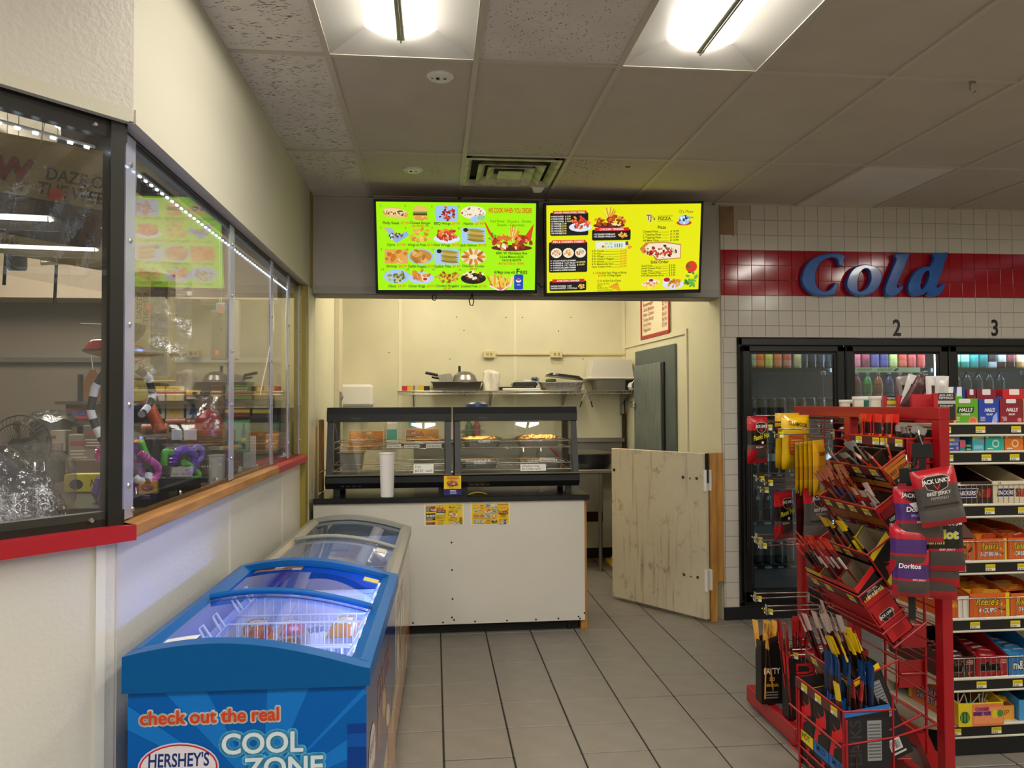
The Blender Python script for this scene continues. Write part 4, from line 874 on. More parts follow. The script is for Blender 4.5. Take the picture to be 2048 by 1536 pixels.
t = thing('frying_pan', 'black pan with a steel rim on the sink table by the half door', 'pan', (1.44, KY-.42, .941)); MB().lathe([(0,0),(.2,0),(.23,.05),(.23,.13)], 26).build('pan', M_BLK, t); MB().lathe([(.235,.13),(.24,.14),(.1,.165),(0,.17)], 26).build('lid', M_STEEL, t); MB().box((-.26,-.08,.06),(-.22,-.05,.12)).build('handle', M_STEEL, t)
t = thing('snack_bag', 'crumpled red bag on the sink table behind the half door', 'bag', (1.74, KY-.55, .941)); MB().grid(lambda u, v: (.08*(u-.5)*(1-.3*v)+.012*math.sin(9*v), -.03*math.sin(PI*u)-.01*math.sin(7*u+8*v), .19*v), 10, 10).build('bag', mat('bag_red','b01828',rough=.3,var=.5,vs=60), t)
struct(MB().box((1.2, KY-.0055, .36), (1.68, KY-.0045, .76)).build('trim_15', mat('torn_patch','43301c',rough=.9,var=.3,vs=12)))
t = thing('floor_cone', 'yellow plastic floor cone standing behind the half door', 'cone', (1.765, 7.28, 0)); MB().cbox((-.12,-.12,0),(.12,.12,.05),.012).build('base', mat('yellow_plastic','e3b70f',rough=.4), t); MB().lathe([(.1,.05),(.07,.1),(.045,.3),(.03,.5),(0,.51)], 18).build('cone', MATS['yellow_plastic'], t)
t = thing('mop_handle', 'dark red tool handle leaning on the kitchen wall seen through the right warmer', 'handle', (0,0,0)); q = onY(1093, 888, KY-.72); MB().tube([q, q+V((.1,0,-.1)), q+V((.26,0,-.3))], .012, 8).build('handle', mat('tool_red','8a1c2c',rough=.4), t)
t = thing('drain_pipe', 'dark pipe with a tagged cord running down the kitchen corner', 'pipe', (1.905, KY-.04, 0)); MB().cyl((-.01,0,.94),(-.01,0,1.44),.022,n=10).build('pipe', mat('pipe_dark','2a1c14',rough=.5), t); MB().tube([(.0,.01,1.44),(.0,.01,1.66)], .006, 6).build('cord', M_BLK, t); MB().box((.01,-.01,1.4),(.04,0,1.46)).build('tag', mat('tag_orange','b5632a',rough=.6), t)
t = thing('wood_plank', 'weathered wooden plank upright against the kitchen left wall', 'plank', (-.80, 5.55, 0)); MB().cbox((-.012,0,.93),(.012,.1,1.44),.003).build('plank', mat('worn_wood','8a7048',rough=.7,var=.4,vs=5,stretch=(10,10,1)), t); MB().tube([(.0,-.03,1.07),(.02,.02,1.08),(.03,.09,1.08)], .005, 6).build('strap', mat('strap','b89868',rough=.7), t)
q = onY(655, 800, 6.9); t = thing('door_latch', 'small steel latch on the kitchen left wall frame', 'latch', (-.835, 6.98, 1.6)); MB().cbox((-.01,-.012,-.11),(.012,.012,.06),.003).build('plate', M_STEEL, t); MB().tube([(.01,0,.05),(.025,0,.02),(.01,0,-.02)], .006, 6).build('hook', M_STEEL, t)
struct(MB().tube([(-.75,KY-.004,2.0),(-.75,KY-.004,2.3)], .003, 4).build('trim_16', MATS['cream_strip'])) if 0 else None
# right kitchen wall: price board, cooler door
A, B, Cc = kwall(1285,592), kwall(1343,590), kwall(1285,681)
t = thing('price_board', 'white lunch meat price list with red frame on the kitchen side wall', 'sign', tuple(kwall(1285,681)))
ux = (kwall(1343,600)-kwall(1285,600)); ux.z = 0; w = ux.length; h = 2.7-Cc.z; M = frame((0,0,0), ux, (0,0,1))
MB().box((0,0,.001),(w,h,.012),M=M).build('board', mat('board_cream','eadfc0',rough=.4), t)
b = MB(); [b.cbox((q[0],q[1],.002),(q[2],q[3],.02),.003,M=M) for q in ((0,0,w,.035),(0,0,.03,h),(w-.03,0,w,h),(0,h-.035,w,h))]; b.build('red_frame', M_RED, t)
p = Pr(w, h)
for i, (a, b_) in enumerate((('Bologna','1.99'),('Chopped Ham','2.99'),('Braunsweiger','4.99'),('Garlic Bologna','3.99'),('Amer. Cheese','4.99'),('Turkey Breast','4.69'),('Sliced Ham','4.99'),('Roast Beef','7.99'))):
    y = .40-i*.047; p.text(a, .07, y, .034, 'a5301c', 'l', 0, maxw=w*.5); p.text('$'+b_, w-.07, y, .034, 'a5301c', 'r', 0, maxw=w*.24)
mb = MB(); p.put(mb, M @ Mx.Translation((0,0,.0125)), .0003); mb.build('lettering', PRINT, t)
M_GALV = mat('galvanised', '7d8684', rough=.45, metal=.35, var=.25, vs=6, stretch=(5,5,1))
a, b2, c2 = kwall(1273,715), kwall(1354,694), kwall(1275,905)
d1 = struct(MB().add([],[]).build('door_1', M_GALV)); d1.location = (kwall(1274,705).x, kwall(1274,705).y, 0)
ux = kwall(1354,705)-kwall(1274,705); ux.z = 0; w = ux.length; M = frame((0,0,0), ux, (0,0,1))
MB().box((0,0,.02),(w,.0,.02)) if 0 else MB().cbox((0,.02,.001),(w,2.04,.02),.004,M=M).build('door_frame', mat('galv_dark','5f6a68',rough=.5,metal=.3,var=.15), d1)
MB().cbox((.03,.05,.02),(w*.72,1.9,.045),.006,M=M).build('leaf', M_GALV, d1); MB().box((w*.74,.05,.02),(w*.78,1.9,.035),M=M).build('seal', M_BLK, d1)
MB().cbox((.0,1.5,.045),(.1,1.56,.075),.01,M=M).build('hinge', M_CHR, d1)
t1 = MB(); M2 = M; ww = (kwall(1376,800)-kwall(1274,800)).length
t1.box((-.5,2.1,.001),(ww,2.14,.014),M=M).box((ww-.03,0,.001),(ww,2.1,.014),M=M); o = t1.build('trim_17', mat('cream_frame','ded6bc',rough=.45), None, tuple(d1.location)); struct(o)
# half door and its post
hd = thing('half_door', 'scuffed cream half door standing ajar on a wooden post', 'half door', (1.912, 5.30, 0))
ux = V((1.412-1.912, 6.042-5.302, 0)); w = ux.length; M = frame((0,0,0), ux, (0,0,1))
m = mat('worn_cream_paint', 'd2cab0', rough=.5, var=.06, vs=3)
N = m.node_tree.nodes; L = m.node_tree.links; P = N['Principled BSDF']
tc = N.new('ShaderNodeTexCoord'); mp = N.new('ShaderNodeMapping'); mp.inputs['Scale'].default_value = (18, 18, 1.1); L.new(tc.outputs['Object'], mp.inputs[0])
nz = N.new('ShaderNodeTexNoise'); nz.inputs['Scale'].default_value = 1.6; nz.inputs['Detail'].default_value = 8; L.new(mp.outputs[0], nz.inputs[0])
rr = N.new('ShaderNodeValToRGB'); rr.color_ramp.elements[0].position = .55; rr.color_ramp.elements[1].position = .78; rr.color_ramp.elements[0].color = (1,1,1,1); rr.color_ramp.elements[1].color = (.48,.44,.38,1); L.new(nz.outputs[0], rr.inputs[0])
n2 = N.new('ShaderNodeTexNoise'); n2.inputs['Scale'].default_value = 7; n2.inputs['Detail'].default_value = 10; n2.inputs['Roughness'].default_value = .7; L.new(tc.outputs['Object'], n2.inputs[0])
r2 = N.new('ShaderNodeValToRGB'); r2.color_ramp.elements[0].position = .56; r2.color_ramp.elements[1].position = .66; r2.color_ramp.elements[0].color = (1,1,1,1); r2.color_ramp.elements[1].color = (.62,.55,.45,1); L.new(n2.outputs[0], r2.inputs[0])
src = P.inputs['Base Color'].links[0].from_socket; prev = src
for q in (rr.outputs[0], r2.outputs[0]):
    x = N.new('ShaderNodeMix'); x.data_type = 'RGBA'; x.blend_type = 'MULTIPLY'; x.inputs[0].default_value = 1; L.new(prev, x.inputs[6]); L.new(q, x.inputs[7]); prev = x.outputs[2]
L.new(prev, P.inputs['Base Color'])
MB().cbox((0,.025,-.02),(w,1.19,.02),.003,M=M).build('panel', m, hd)
for z in (1.0, .3):
    b = MB(); b.cbox((-.02,z-.075,.02),(.012,z+.075,.03),.003,M=M); b.cyl(M @ V((-.006,z-.075,-.028)), M @ V((-.006,z+.075,-.028)), .012, n=10); b.build('hinge', M_WHITE, hd)
    for k, a in enumerate((.03,.09,.15)):
        s = MB(); p0 = M @ V((.04+a,z+(.01 if k != 1 else .006),-.02)); p1 = M @ V((.04+a,z+(.01 if k != 1 else .006),-.024)); s.cyl(p0, p1, .011 if k != 1 else .006, n=12); s.build('bolt', M_STEEL, hd)
p0 = M @ V((w-.03,1.02,-.02)); p1 = M @ V((w-.03,1.02,-.023)); MB().cyl(p0, p1, .012, n=10).build('bolt', M_BLKM, hd)
MB().cbox((-.004,.98,-.021),(.0,1.19,.02),.001,M=M).build('hasp_strip', M_BLK, hd)
t = thing('wood_post', 'pine post fixed to the wall end beside the half door', 'post', (1.935, 5.3, 0)); MB().cbox((0,.0,0),(.05,.05,1.19),.004).build('stud', M_WOOD, t); MB().cbox((.052,.02,.28),(.108,.056,1.19),.004).build('stud', M_WOOD, t)
# ================================================================ CHEST FREEZERS
M_BLUE = mat('freezer_blue', '005a9e', rough=.35, spec=.25)
M_BPAN = mat('freezer_blue_panel', '0064b8', rough=.35, spec=.25)
M_GRY = mat('freezer_grey', '90928b', rough=.35)
M_LINER = mat('freezer_liner', 'cfdcf2', rough=.35)
M_CURV = glassmat('curved_lid_glass', 'e4ecff', f0=.13)
M_LED = mat('freezer_led', 'ffffff', emit=26, ecol='7a9cff')
M_WIREW = mat('white_wire', 'e9edf2', rough=.35)
def zt(u, z0, z1): return z0 + (z1-z0)*u + .055*math.sin(PI*min(1, u*1.02))**.9*(1-.25*u)
def freezer(name, label, loc, yaw, Wd, L, zl, zr, zc, cap, body, led, split):
    t = thing(name, label, 'freezer', loc, (0, 0, yaw)); b = MB()
    # outer shell with an open well
    b.box((0.012,.012,.06),(.05,L-.012,zc)); b.box((Wd-.05,.012,.06),(Wd-.012,L-.012,zc)); b.box((.05,.012,.06),(Wd-.05,.06,zc)); b.box((.05,L-.06,.06),(Wd-.05,L-.012,zc)); b.box((.05,.06,.06),(Wd-.05,L-.06,.16))
    b.build('body', body, t); MB().box((.04,.05,0),(Wd-.04,L-.05,.06)).build('plinth', M_BLKM, t)
    b = MB(); b.box((.05,.06,.16),(Wd-.05,L-.06,.165)); [b.box(q0, q1) for q0, q1 in (((.048,.06,.16),(.053,L-.06,zc)),((Wd-.053,.06,.16),(Wd-.048,L-.06,zc)),((.05,.058,.16),(Wd-.05,.063,zc)),((.05,L-.063,.16),(Wd-.05,L-.058,zc)))]; b.build('liner', M_LINER, t)
    # cap: two curved ends, two rails
    n = 18; pr = [(Wd*i/n, zt(i/n, zl, zr)) for i in range(n+1)]
    for y0, y1, nm in ((0,.055,'cap_end'),(L-.055,L,'cap_end')):
        b = MB(); b.prism([(0,zc-.002)]+[(Wd,zc-.002)]+pr[::-1], (0,y0,0), (1,0,0), (0,0,1), (0,y1-y0,0)); b.build(nm, cap, t)
    b = MB(); b.prism([(0,zc-.002),(.062,zc-.002),(.062,pr[2][1]-.022),(.03,pr[1][1]),(0,zl)], (0,.05,0), (1,0,0), (0,0,1), (0,L-.1,0)); b.build('cap_rail', cap, t)
    b = MB(); b.prism([(Wd-.06,zc-.002),(Wd,zc-.002),(Wd,zr),(Wd-.03,pr[-2][1]),(Wd-.06,pr[-3][1]-.022)], (0,.05,0), (1,0,0), (0,0,1), (0,L-.1,0)); b.build('cap_rail', cap, t)
    for y0, y1, dz in ((.055, split+.02, -.012), (split-.0, L-.055, -.024)):
        g = MB(); g.grid(lambda u, v: ((.06+(Wd-.12)*u), y0+(y1-y0)*v, zt(.06/Wd+(1-.12/Wd)*u, zl, zr)+dz), 16, 2); k = g.build('glass_lid', M_CURV, t)
        for yy in (y0, y1-.012):
            e = MB(); e.grid(lambda u, v: (.055+(Wd-.11)*u, yy+.016*v, zt(.055/Wd+(1-.11/Wd)*u, zl, zr)+dz+.004), 16, 1); e.build('lid_edge', cap, k)
    e = MB(); e.tube([(.05+(Wd-.1)*i/12, split+.012, zt(.05/Wd+(1-.1/Wd)*i/12, zl, zr)+.0) for i in range(13)], .011, 8); e.build('lid_grip', cap, t)
    if led: MB().box((Wd-.062,.1,zc-.03),(Wd-.056,L-.1,zc-.012)).build('light_strip', led, t)
    return t
FZ = freezer('ice_cream_freezer', 'blue chest freezer with curved glass lids and ice cream advert, nearest the camera', (-.803, 2.095, 0), -.0195, .632, 1.13, .90, .852, .808, M_BLUE, M_BPAN, M_LED, .56)
GZ = freezer('ice_cream_freezer', 'grey chest freezer with curved glass lids between the blue freezer and the counter', (-.776, 3.262, 0), -.014, .61, 1.56, .845, .795, .75, M_GRY, M_GRY, None, .78)
# advert on the blue freezer's end
rg = random.Random(21)
p = Pr(.61, .72, '005fb8'); 
for k in range(13):
    a = .15+k*.22; p.poly([(.34,.44),(.34+1.2*math.cos(a),.44+1.2*math.sin(a)*.6),(.34+1.2*math.cos(a+.09),.44+1.2*math.sin(a+.09)*.6)], '1478d2') if k % 1 == 0 else None
    p.poly([(.34,.40),(.34+1.2*math.cos(a+PI),.40+1.2*math.sin(a+PI)*.7),(.34+1.2*math.cos(a+PI+.1),.40+1.2*math.sin(a+PI+.1)*.7)], '1a86dc')
q = []
for pts, fs, c, z in p.p: q.append(([(min(max(x,0),.61), min(max(y,0),.72)) for x, y in pts], fs, c, z))
p.p = q
p.rect(.56,0,.61,.62,'0a3f94')
for k in range(7): p.rect(.56,.02+k*.09,.61,.055+k*.09,'0f55b0')
p.text('check out the real', .03, .638, .034, 'c8201a', 'l', 1, 0, maxw=.475, ol='f2e6da', ow=.14)
q = p.p[-1]; p.p.append(([(x, y) for x, y in q[0]], q[1], lin('d8431c'), p.z)); p.z += 1
p.text('COOL', .235, .555, .052, 'dceaf6', 'l', 1, maxw=.235, ol='5cc3f4', ow=.16); p.text('ZONE', .295, .49, .052, 'dceaf6', 'l', 1, maxw=.235, ol='5cc3f4', ow=.16)
p.ell(.128,.525,.103,.064,'d8cfe0',28); p.ell(.128,.525,.099,.060,'c81e28',28); p.ell(.128,.525,.095,.056,'e6dfe9',28)
p.text("HERSHEY'S", .128, .528, .034, '16367a', 'c', 1, .05, maxw=.155); p.text('Ice Cream', .13, .484, .03, 'c2202c', 'c', 1, .25, maxw=.135)
p.text('COOL', .25, .36, .1, '9fd2f2', 'l', 1, maxw=.3) if 0 else None
mb = MB(); p.put(mb, Mx.Translation((.012,.0118,.084)) @ Mx.Rotation(PI/2,4,'X'), .00005); mb.build('advert_print', mat('advert_film', spec=.25, rough=.35, attr=True), FZ)
# wrap on the long sides
def wrap(t, Wd, L, h, seed, base):
    r = random.Random(seed); p = Pr(L-.03, h, base)
    p.poly([(0,0),(L-.03,0),(L-.03,h*.35),(L*.6,h*.3),(L*.3,h*.2),(0,h*.25)], 'b9794e'); p.poly([(0,h*.25),(L*.3,h*.2),(L*.6,h*.3),(L-.03,h*.35),(L-.03,h*.45),(L*.6,h*.4),(L*.3,h*.32),(0,h*.4)], 'd8b48a')
    for k in range(14): x = r.uniform(.1,L-.15); y = r.uniform(.08,h*.75); p.ell(x, y, r.uniform(.03,.09), r.uniform(.03,.1), r.choice(['c8a070','e6d6c0','8fb4cc','a84a2a','f0e4d0','6a3a22','e0b840']), 10, r.uniform(0,3))
    p.ell(.16,h*.66,.1,.085,'b03028',20); p.ell(.16,h*.66,.094,.08,'e9e2dc',20); p.text("HERSHEY'S",.16,h*.67,.035,'1a2f6a','c',1,maxw=.15); p.text('Ice Cream',.16,h*.58,.028,'b8222c','c',1,.2,maxw=.12)
    p.text('COOL ZONE',.32,h*.72,.09,'a8362c','l',1,.1,maxw=.5)
    M = Mx(((0,0,1,Wd-.0118),(1,0,0,.014),(0,1,0,.065),(0,0,0,1))); mb = MB(); p.put(mb, M, .00004); mb.build('side_print', mat('side_film', rough=.12, attr=True, spec=.8), t)
wrap(FZ, .632, 1.13, .735, 5, '17357a'); wrap(GZ, .61, 1.56, .68, 6, 'b8a894')
# stickers on the lids
def lidpt(t, u, y, zl, zr, Wd, dz): return (.0+Wd*u, y, zt(u, zl, zr)+dz)
def sticker(t, u0, u1, y0, y1, c, dz=-.0105, zl=.90, zr=.852, Wd=.632, art=None):
    MB().grid(lambda u, v: lidpt(t, u0+(u1-u0)*u, y0+(y1-y0)*v, zl, zr, Wd, dz), 5, 3, cf=(art or (lambda u, v: lin(c)))).build('sticker', PRINT, t)
sticker(FZ, .11, .25, .075, .13, 'e6e4e4'); sticker(FZ, .8, .89, .98, 1.04, 'd8c84a', dz=-.022)
rs = random.Random(3); sticker(FZ, .13, .42, 1.0, 1.06, '', dz=-.022, art=lambda u, v: lin(rs.choice(['3a2c2a','6a4a3c','a8a0a0','2a2430','8a5a40'])))
sticker(GZ, .78, .86, .62, .72, 'cfcdbf', zl=.845, zr=.795, Wd=.61)
# baskets and stock in the freezers
def basket(t, x0, x1, y0, y1, z0, z1, lb):
    k = thing('freezer_basket', lb, 'basket', t.location, t.rotation_euler); r = MB()
    for z in (z1, (z0+z1)/2, z0): r.tube([(x0,y0,z),(x1,y0,z),(x1,y1,z),(x0,y1,z)], .004 if z == z1 else .0025, 5, closed=True)
    n = 14
    for i in range(n+1):
        x = x0+(x1-x0)*i/n; r.tube([(x,y0,z1),(x,y0,z0),(x,y1,z0),(x,y1,z1)], .002, 4)
        y = y0+(y1-y0)*i/n; r.tube([(x0,y,z1),(x0,y,z0),(x1,y,z0),(x1,y,z1)], .002, 4)
    r.build('wire_cage', M_WIREW, k)
    for x, s in ((x0,-1),(x1,1)):
        for y in (y0+.06, y1-.06): MB().tube([(x,y-.025,z1),(x+s*.03,y-.02,z1+.05),(x+s*.03,y+.02,z1+.05),(x,y+.025,z1)], .005, 6).build('hook', M_WIREW, k)
    return k
basket(FZ, .09, .54, .10, .36, .56, .80, 'white wire basket at the near end of the blue freezer'); basket(FZ, .09, .54, .38, .64, .56, .80, 'white wire basket in the middle of the blue freezer'); basket(FZ, .09, .54, .74, 1.02, .56, .80, 'white wire basket at the far end of the blue freezer')
basket(GZ, .09, .52, .12, .7, .5, .73, 'white wire basket at the near end of the grey freezer')
def pack(t, x, y, z, w, d, h, rz, c1, c2, lb, grp):
    o = thing('ice_cream_pack', lb, 'ice cream', t.matrix_basis @ V((x,y,z)), (rg.uniform(-.12,.12), rg.uniform(-.12,.12), rz), grp); b = MB()
    b.grid(lambda u, v: ((u-.5)*w*(1-.05*math.cos(2*PI*v)), (v-.5)*d, h*(1-(2*u-1)**4)*(1-(2*v-1)**6)+.002*math.sin(17*u+9*v)), 10, 10, cf=lambda u, v: lin(c2 if .3 < v < .7 and .2 < u < .8 else c1)); b.grid(lambda u, v: ((u-.5)*w, (.5-v)*d, 0), 2, 2, c=lin(c1)); b.build('wrapper', GLOSS, o)
    MB().box((-w*.5,-d*.5-.008,.001),(w*.5,-d*.5,.003),0,lin(c1)).build('seal', GLOSS, o); return o
cs = [('3d6fb0','d8e2f0','blue'),('b8402c','f0d8c0','red'),('7a4a2c','e0b880','brown'),('d8dce8','4a7ac0','white'),('c86a28','f4e0b0','orange'),('4a9a8a','e8f0e0','teal'),('c04a7a','f4d8e4','pink')]
for i in range(14):
    a, b_, n_ = cs[i % 7]; bk = i//7
    pack(FZ, .14+(i % 4)*.105+rg.uniform(-.01,.01), .47+bk*.36+((i//4) % 2)*.1+rg.uniform(-.01,.01), .66+.03*(i % 3), .1, .14, .035, rg.uniform(-.4,.4), a, b_, f'{n_} wrapped ice cream in the {("middle","far end")[bk]} basket of the blue freezer', 'ice creams in the blue freezer')
for i in range(10):
    a, b_, n_ = cs[(i*3+1) % 7]; pack(GZ, .15+(i % 4)*.1, .22+(i//4)*.16, .6+.04*(i % 2), .1, .15, .035, rg.uniform(-.6,.6), a, b_, f'{n_} wrapped ice cream in the grey freezer basket, {ORD[i//4]} row, {ORD[i % 4]} column', 'ice creams in the grey freezer')
# ================================================================ GLASS DOOR COOLER
M_CBLK = mat('cooler_black', '0d1013', rough=.28, spec=.6)
M_CINT = mat('cooler_inside', '4a5058', rough=.5)
M_DGL = glassmat('cooler_door_glass', 'dfe8e8', f0=.10)
M_CLED = mat('cooler_led', 'ffffff', emit=22, ecol='cfe6ff')
M_CDIM = mat('cooler_led_dim', 'ffffff', emit=5, ecol='e6e0c0')
CX0, CX1, CZ0, CZ1, CY = 2.166, 6.0, .1, 2.012, 5.335
ck = thing('glass_door_cooler', 'black walk-in cooler front with three glass doors in the tiled wall', 'cooler', (CX0, CY, 0))
def L3(b): return b
b = MB(); w = CX1-CX0
b.cbox((0,0,CZ1-.055),(w,.08,CZ1),.006).cbox((0,0,CZ0),(w,.08,CZ0+.03),.006).cbox((0,0,CZ0),(.035,.08,CZ1),.006); b.build('outer_frame', M_CBLK, ck)
b = MB(); b.box((0,.85,CZ0),(w,.87,CZ1)).box((-.0,.08,CZ0),(.01,.85,CZ1)).box((0,.08,CZ1),(w,.85,CZ1+.01)).box((0,.08,CZ0-.02),(w,.85,CZ0)); b.build('cabinet', M_CINT, ck)
dx = [onY(x, 690, CY).x-CX0 for x in (1480, 1686, 1892)]; pitch = dx[1]-dx[0]; dx.append(dx[2]+pitch); dx.append(dx[3]+pitch)
for i in range(4):
    x0, x1 = dx[i]+.004, dx[i+1]-.004; z0, z1 = CZ0+.03, CZ1-.055; f = .062
    d = MB(); d.cbox((x0,-.03,z1-f+.012),(x1,.02,z1),.008).cbox((x0,-.03,z0),(x1,.02,z0+f+.02),.008).cbox((x0,-.03,z0),(x0+f,.02,z1),.008).cbox((x1-f,-.03,z0),(x1,.02,z1),.008); g = .012
    d.box((x0+f,-.018,z1-f-g+.012),(x1-f,.01,z1-f+.012)).box((x0+f,-.018,z0+f),(x0+f+g,.01,z1-f)).box((x1-f-g,-.018,z0+f),(x1-f,.01,z1-f)).box((x0+f,-.018,z0+f),(x1-f,.01,z0+f+g+.02))
    dr = d.build('door', M_CBLK, ck)
    MB().box((x0+f,-.004,z0+f),(x1-f,.0,z1-f)).build('pane', M_DGL, dr)
    MB().cbox((x0+.012,-.06,z0+.35),(x0+.03,-.045,z1-.75),.004).box((x0+.014,-.046,z0+.4),(x0+.028,-.03,z0+.43)).box((x0+.014,-.046,z1-.83),(x0+.028,-.03,z1-.8)).build('handle', M_CBLK, dr)
    MB().box((x1-.02,.085,z0),(x1+.02,.11,z1)).build('mullion', M_CINT, ck)
    MB().cbox((x1-f-.07,.07,z1-.21),(x1-f-.03,.085,z1-.18),.002).box((x1-f-.053,.075,z1-.9),(x1-f-.047,.08,z1-.21)).build('closer_rod', M_CHR, ck)
    MB().cyl((x0+.05,.1,z1-.02),(x1-.05,.1,z1-.02),.012,n=8).build('added_tube_light', M_CLED if i else M_CDIM, ck)  # tube added above the door glass to brighten the top row of drinks
    if i != 0: MB().box((x0-.03,.09,z0+.1),(x0-.02,.1,z1-.03)).build('light_strip', M_CLED, ck)
    for sz in (1.80, 1.42, 1.03, .68, .36):
        if i > 0 and sz < 1.3: continue
        r = MB()
        for k in range(26): xx = x0+.02+(x1-x0-.04)*k/25; r.tube([(xx,.12,sz-.004),(xx,.75,sz-.004)], .002, 4)
        r.box((x0+.01,.112,sz-.03),(x1-.01,.118,sz)); r.build('wire_shelf', M_CBLK, ck)
    if i == 1:
        MB().box((x0+.04,.107,1.768),(x1-.13,.1115,1.805)).build('price_rail', mat('rail_lime','dfe6b0',rough=.5), ck)
        p = Pr(.5,.04); p.text('KICKSTART', .1,.012,.016,'5f6a1c','l',1,.2); p.text('KICKSTART', .26,.012,.016,'5f6a1c','l',1,.2); [p.ell(x,.02,.022,.009,'2f5a24',8,.4) for x in (.02,.07,.41)]; mb = MB(); p.put(mb, Mx.Translation((x0+.06,.1068,1.768)) @ Mx.Rotation(PI/2,4,'X'), .0002); mb.build('rail_print', PRINT, ck)
    if i == 0:
        for sz in (1.42, 1.03, .68, .36):
            p = Pr(.6,.03)
            for k in range(6): (p.text('PEPSI', .03+k*.1,.008,.013,'cfd2d4','l',1) if k % 3 != 1 else p.rrect(.03+k*.1,.006,.085+k*.1,.024,.008,'a9acb0'))
            mb = MB(); p.put(mb, Mx.Translation((x0+.08,.1115,sz-.03)) @ Mx.Rotation(PI/2,4,'X'), .0002); mb.build('rail_print', PRINT, ck)
# the first door gets a dimmer added tube and no light strip
# drinks
def drink(name, lb, x, y, z, kind, c, c2, grp, cap='22252a'):
    t = thing(name, lb, 'bottle' if kind != 'can' else 'can', (x, y, z), (0,0,rg.uniform(-.4,.4)), grp); key = (kind, c, c2)
    if key not in DR:
        b = MB(); l = MB(); q = MB(); cc = lin(c); c_2 = lin(c2)
        if kind == 'can':
            b.lathe([(.024,0),(.031,.008),(.031,.148),(.026,.158),(.026,.16),(.0,.156)], 14, c=cc); l.lathe([(.0314,.02),(.0314,.06),(.0316,.06),(.0316,.13)], 14, cs=[c_2, c_2, cc]); q.lathe([(.0268,.158),(.0268,.161),(.024,.161)], 14, c=lin('c8c8c8'))
        else:
            k = .235 if kind == 'bottle' else .2
            b.lathe([(.0,.002),(.03,0),(.034,.012),(.034,.06),(.031,.075),(.034,.09),(.034,.15*k/.235),(.026,.18*k/.235),(.013,.205*k/.235),(.013,k-.012)], 14, c=cc)
            l.lathe([(.0345,.085),(.0345,.14)] if kind == 'bottle' else [(.0345,.05),(.0345,.13)], 14, c=c_2); q.lathe([(.0145,k-.014),(.0145,k),(0,k)], 10, c=lin(cap))
        DR[key] = (b.mesh('body', mat('drink_body', rough=.12, attr=True, spec=.6)), l.mesh('label', PRINT), q.mesh('cap', MATTEC))
    for me, nm in zip(DR[key], ('body', 'label', 'cap' if kind != 'can' else 'lid_rim')):
        o = bpy.data.objects.new(nm, me); COL.objects.link(o); o.parent = t
    return t
DR = {}
def xat(px, Y): return onY(px, 800, Y).x
YD = CY+.17
for i, (px, c, c2) in enumerate(((1497,'8a8f8a','c9c2b0'),(1512,'c8642a','e8a050'),(1530,'c0c060','d8d890'),(1548,'c87050','e09070'),(1567,'b8605a','d8a090'),(1588,'c0b8a0','d8c8b0'))): drink('drink_can', f'{ORD[i]} tall can from the left on the top shelf of the first cooler door', xat(px, YD)+.03, YD, 1.80, 'can', c, c2, 'tall cans behind the first cooler door')
for i in range(4): drink('water_bottle', f'{ORD[i]} dark bottle from the left beside the tall cans, first cooler door', xat(1608+i*17, YD), YD, 1.80, 'short', '202a38', '2a3444', 'dark bottles on the top shelf of the first cooler door')
for i in range(9): drink('cola_can', f'{ORD[i]} cola can from the left on the second shelf of the first cooler door', xat(1503+i*20, YD), YD, 1.42, 'can', '24130f', '2c1814', 'cola cans on the second shelf')
for i in range(8): drink('cola_bottle', f'{ORD[i]} cola bottle with white label on the third shelf of the first cooler door', xat(1507+i*21, YD), YD, 1.03, 'bottle', '150d0b', 'cfd2d2', 'white labelled cola bottles on the third shelf')
for i in range(6): drink('juice_bottle', f'{ORD[i]} dark purple bottle from the left on the fourth shelf of the first cooler door', xat(1510+i*22, YD), YD, .68, 'bottle', '151019', '241c34', 'dark bottles on the fourth shelf')
for i in range(6): drink('cola_can', f'{ORD[i]} cola can from the left on the bottom shelf of the first cooler door', xat(1510+i*22, YD), YD, .36, 'can', '1a1412', '34383a', 'cola cans on the bottom shelf')
for i, (c, c2) in enumerate((('b04a5a','c86a70'),('8a3040','7a2c44'),('4a3c6a','5c4a80'),('3c3460','50488a'),('b0b060','c8c880'),('b84030','d87050'),('c04a48','d05a50'),('b83a38','c8504a'))): drink('drink_can', f'{ORD[i]} slim can from the left on the top shelf of the second cooler door', xat(1713+i*18.5, YD), YD, 1.80, 'can', c, c2, 'slim cans behind the second cooler door')
for i, (c, n_) in enumerate((('6a1c24','dark red'),('3f8a3a','green'),('a0522a','orange brown'),('4a3560','purple'),('c85a6a','pink'),('5a2a30','maroon'),('3a5a30','olive'))): drink('soda_bottle', f'{n_} soda bottle on the second shelf of the second cooler door', xat(1714+i*21.5, YD), YD, 1.535, 'bottle', c, c, 'soda bottles behind the second cooler door', 'b8b8b8')
tag(MB().box((dx[1]+.05,.11,1.5),(dx[2]-.05,.7,1.53)).build('lower_rack', M_CBLK, None, (CX0, CY, 0)), 'black rack under the soda bottles in the second cooler door', 'rack')
for i, (c, c2, n_) in enumerate((('2f8a6a','bfe0b8','green tea'),('3a9a8c','a8d8c8','pale teal'),('3f9a94','3f9a94','teal'),('2f7a7a','2f7a7a','dark teal'),('d8d4d0','3a2a2c','white'),('4a1c20','b8b4b0','dark red'),('3a1a1c','8a3a3a','maroon'),('c88a4a','e0c8a0','tan'),('c0501c','e8a040','orange'),('b03040','d06a70','red'),('c04a58','d88a90','rose'))): drink('juice_bottle', f'{n_} bottle on the top shelf of the third cooler door', xat(1911+i*18.5, YD), YD, 1.80, 'short', c, c2, 'juice bottles behind the third cooler door')
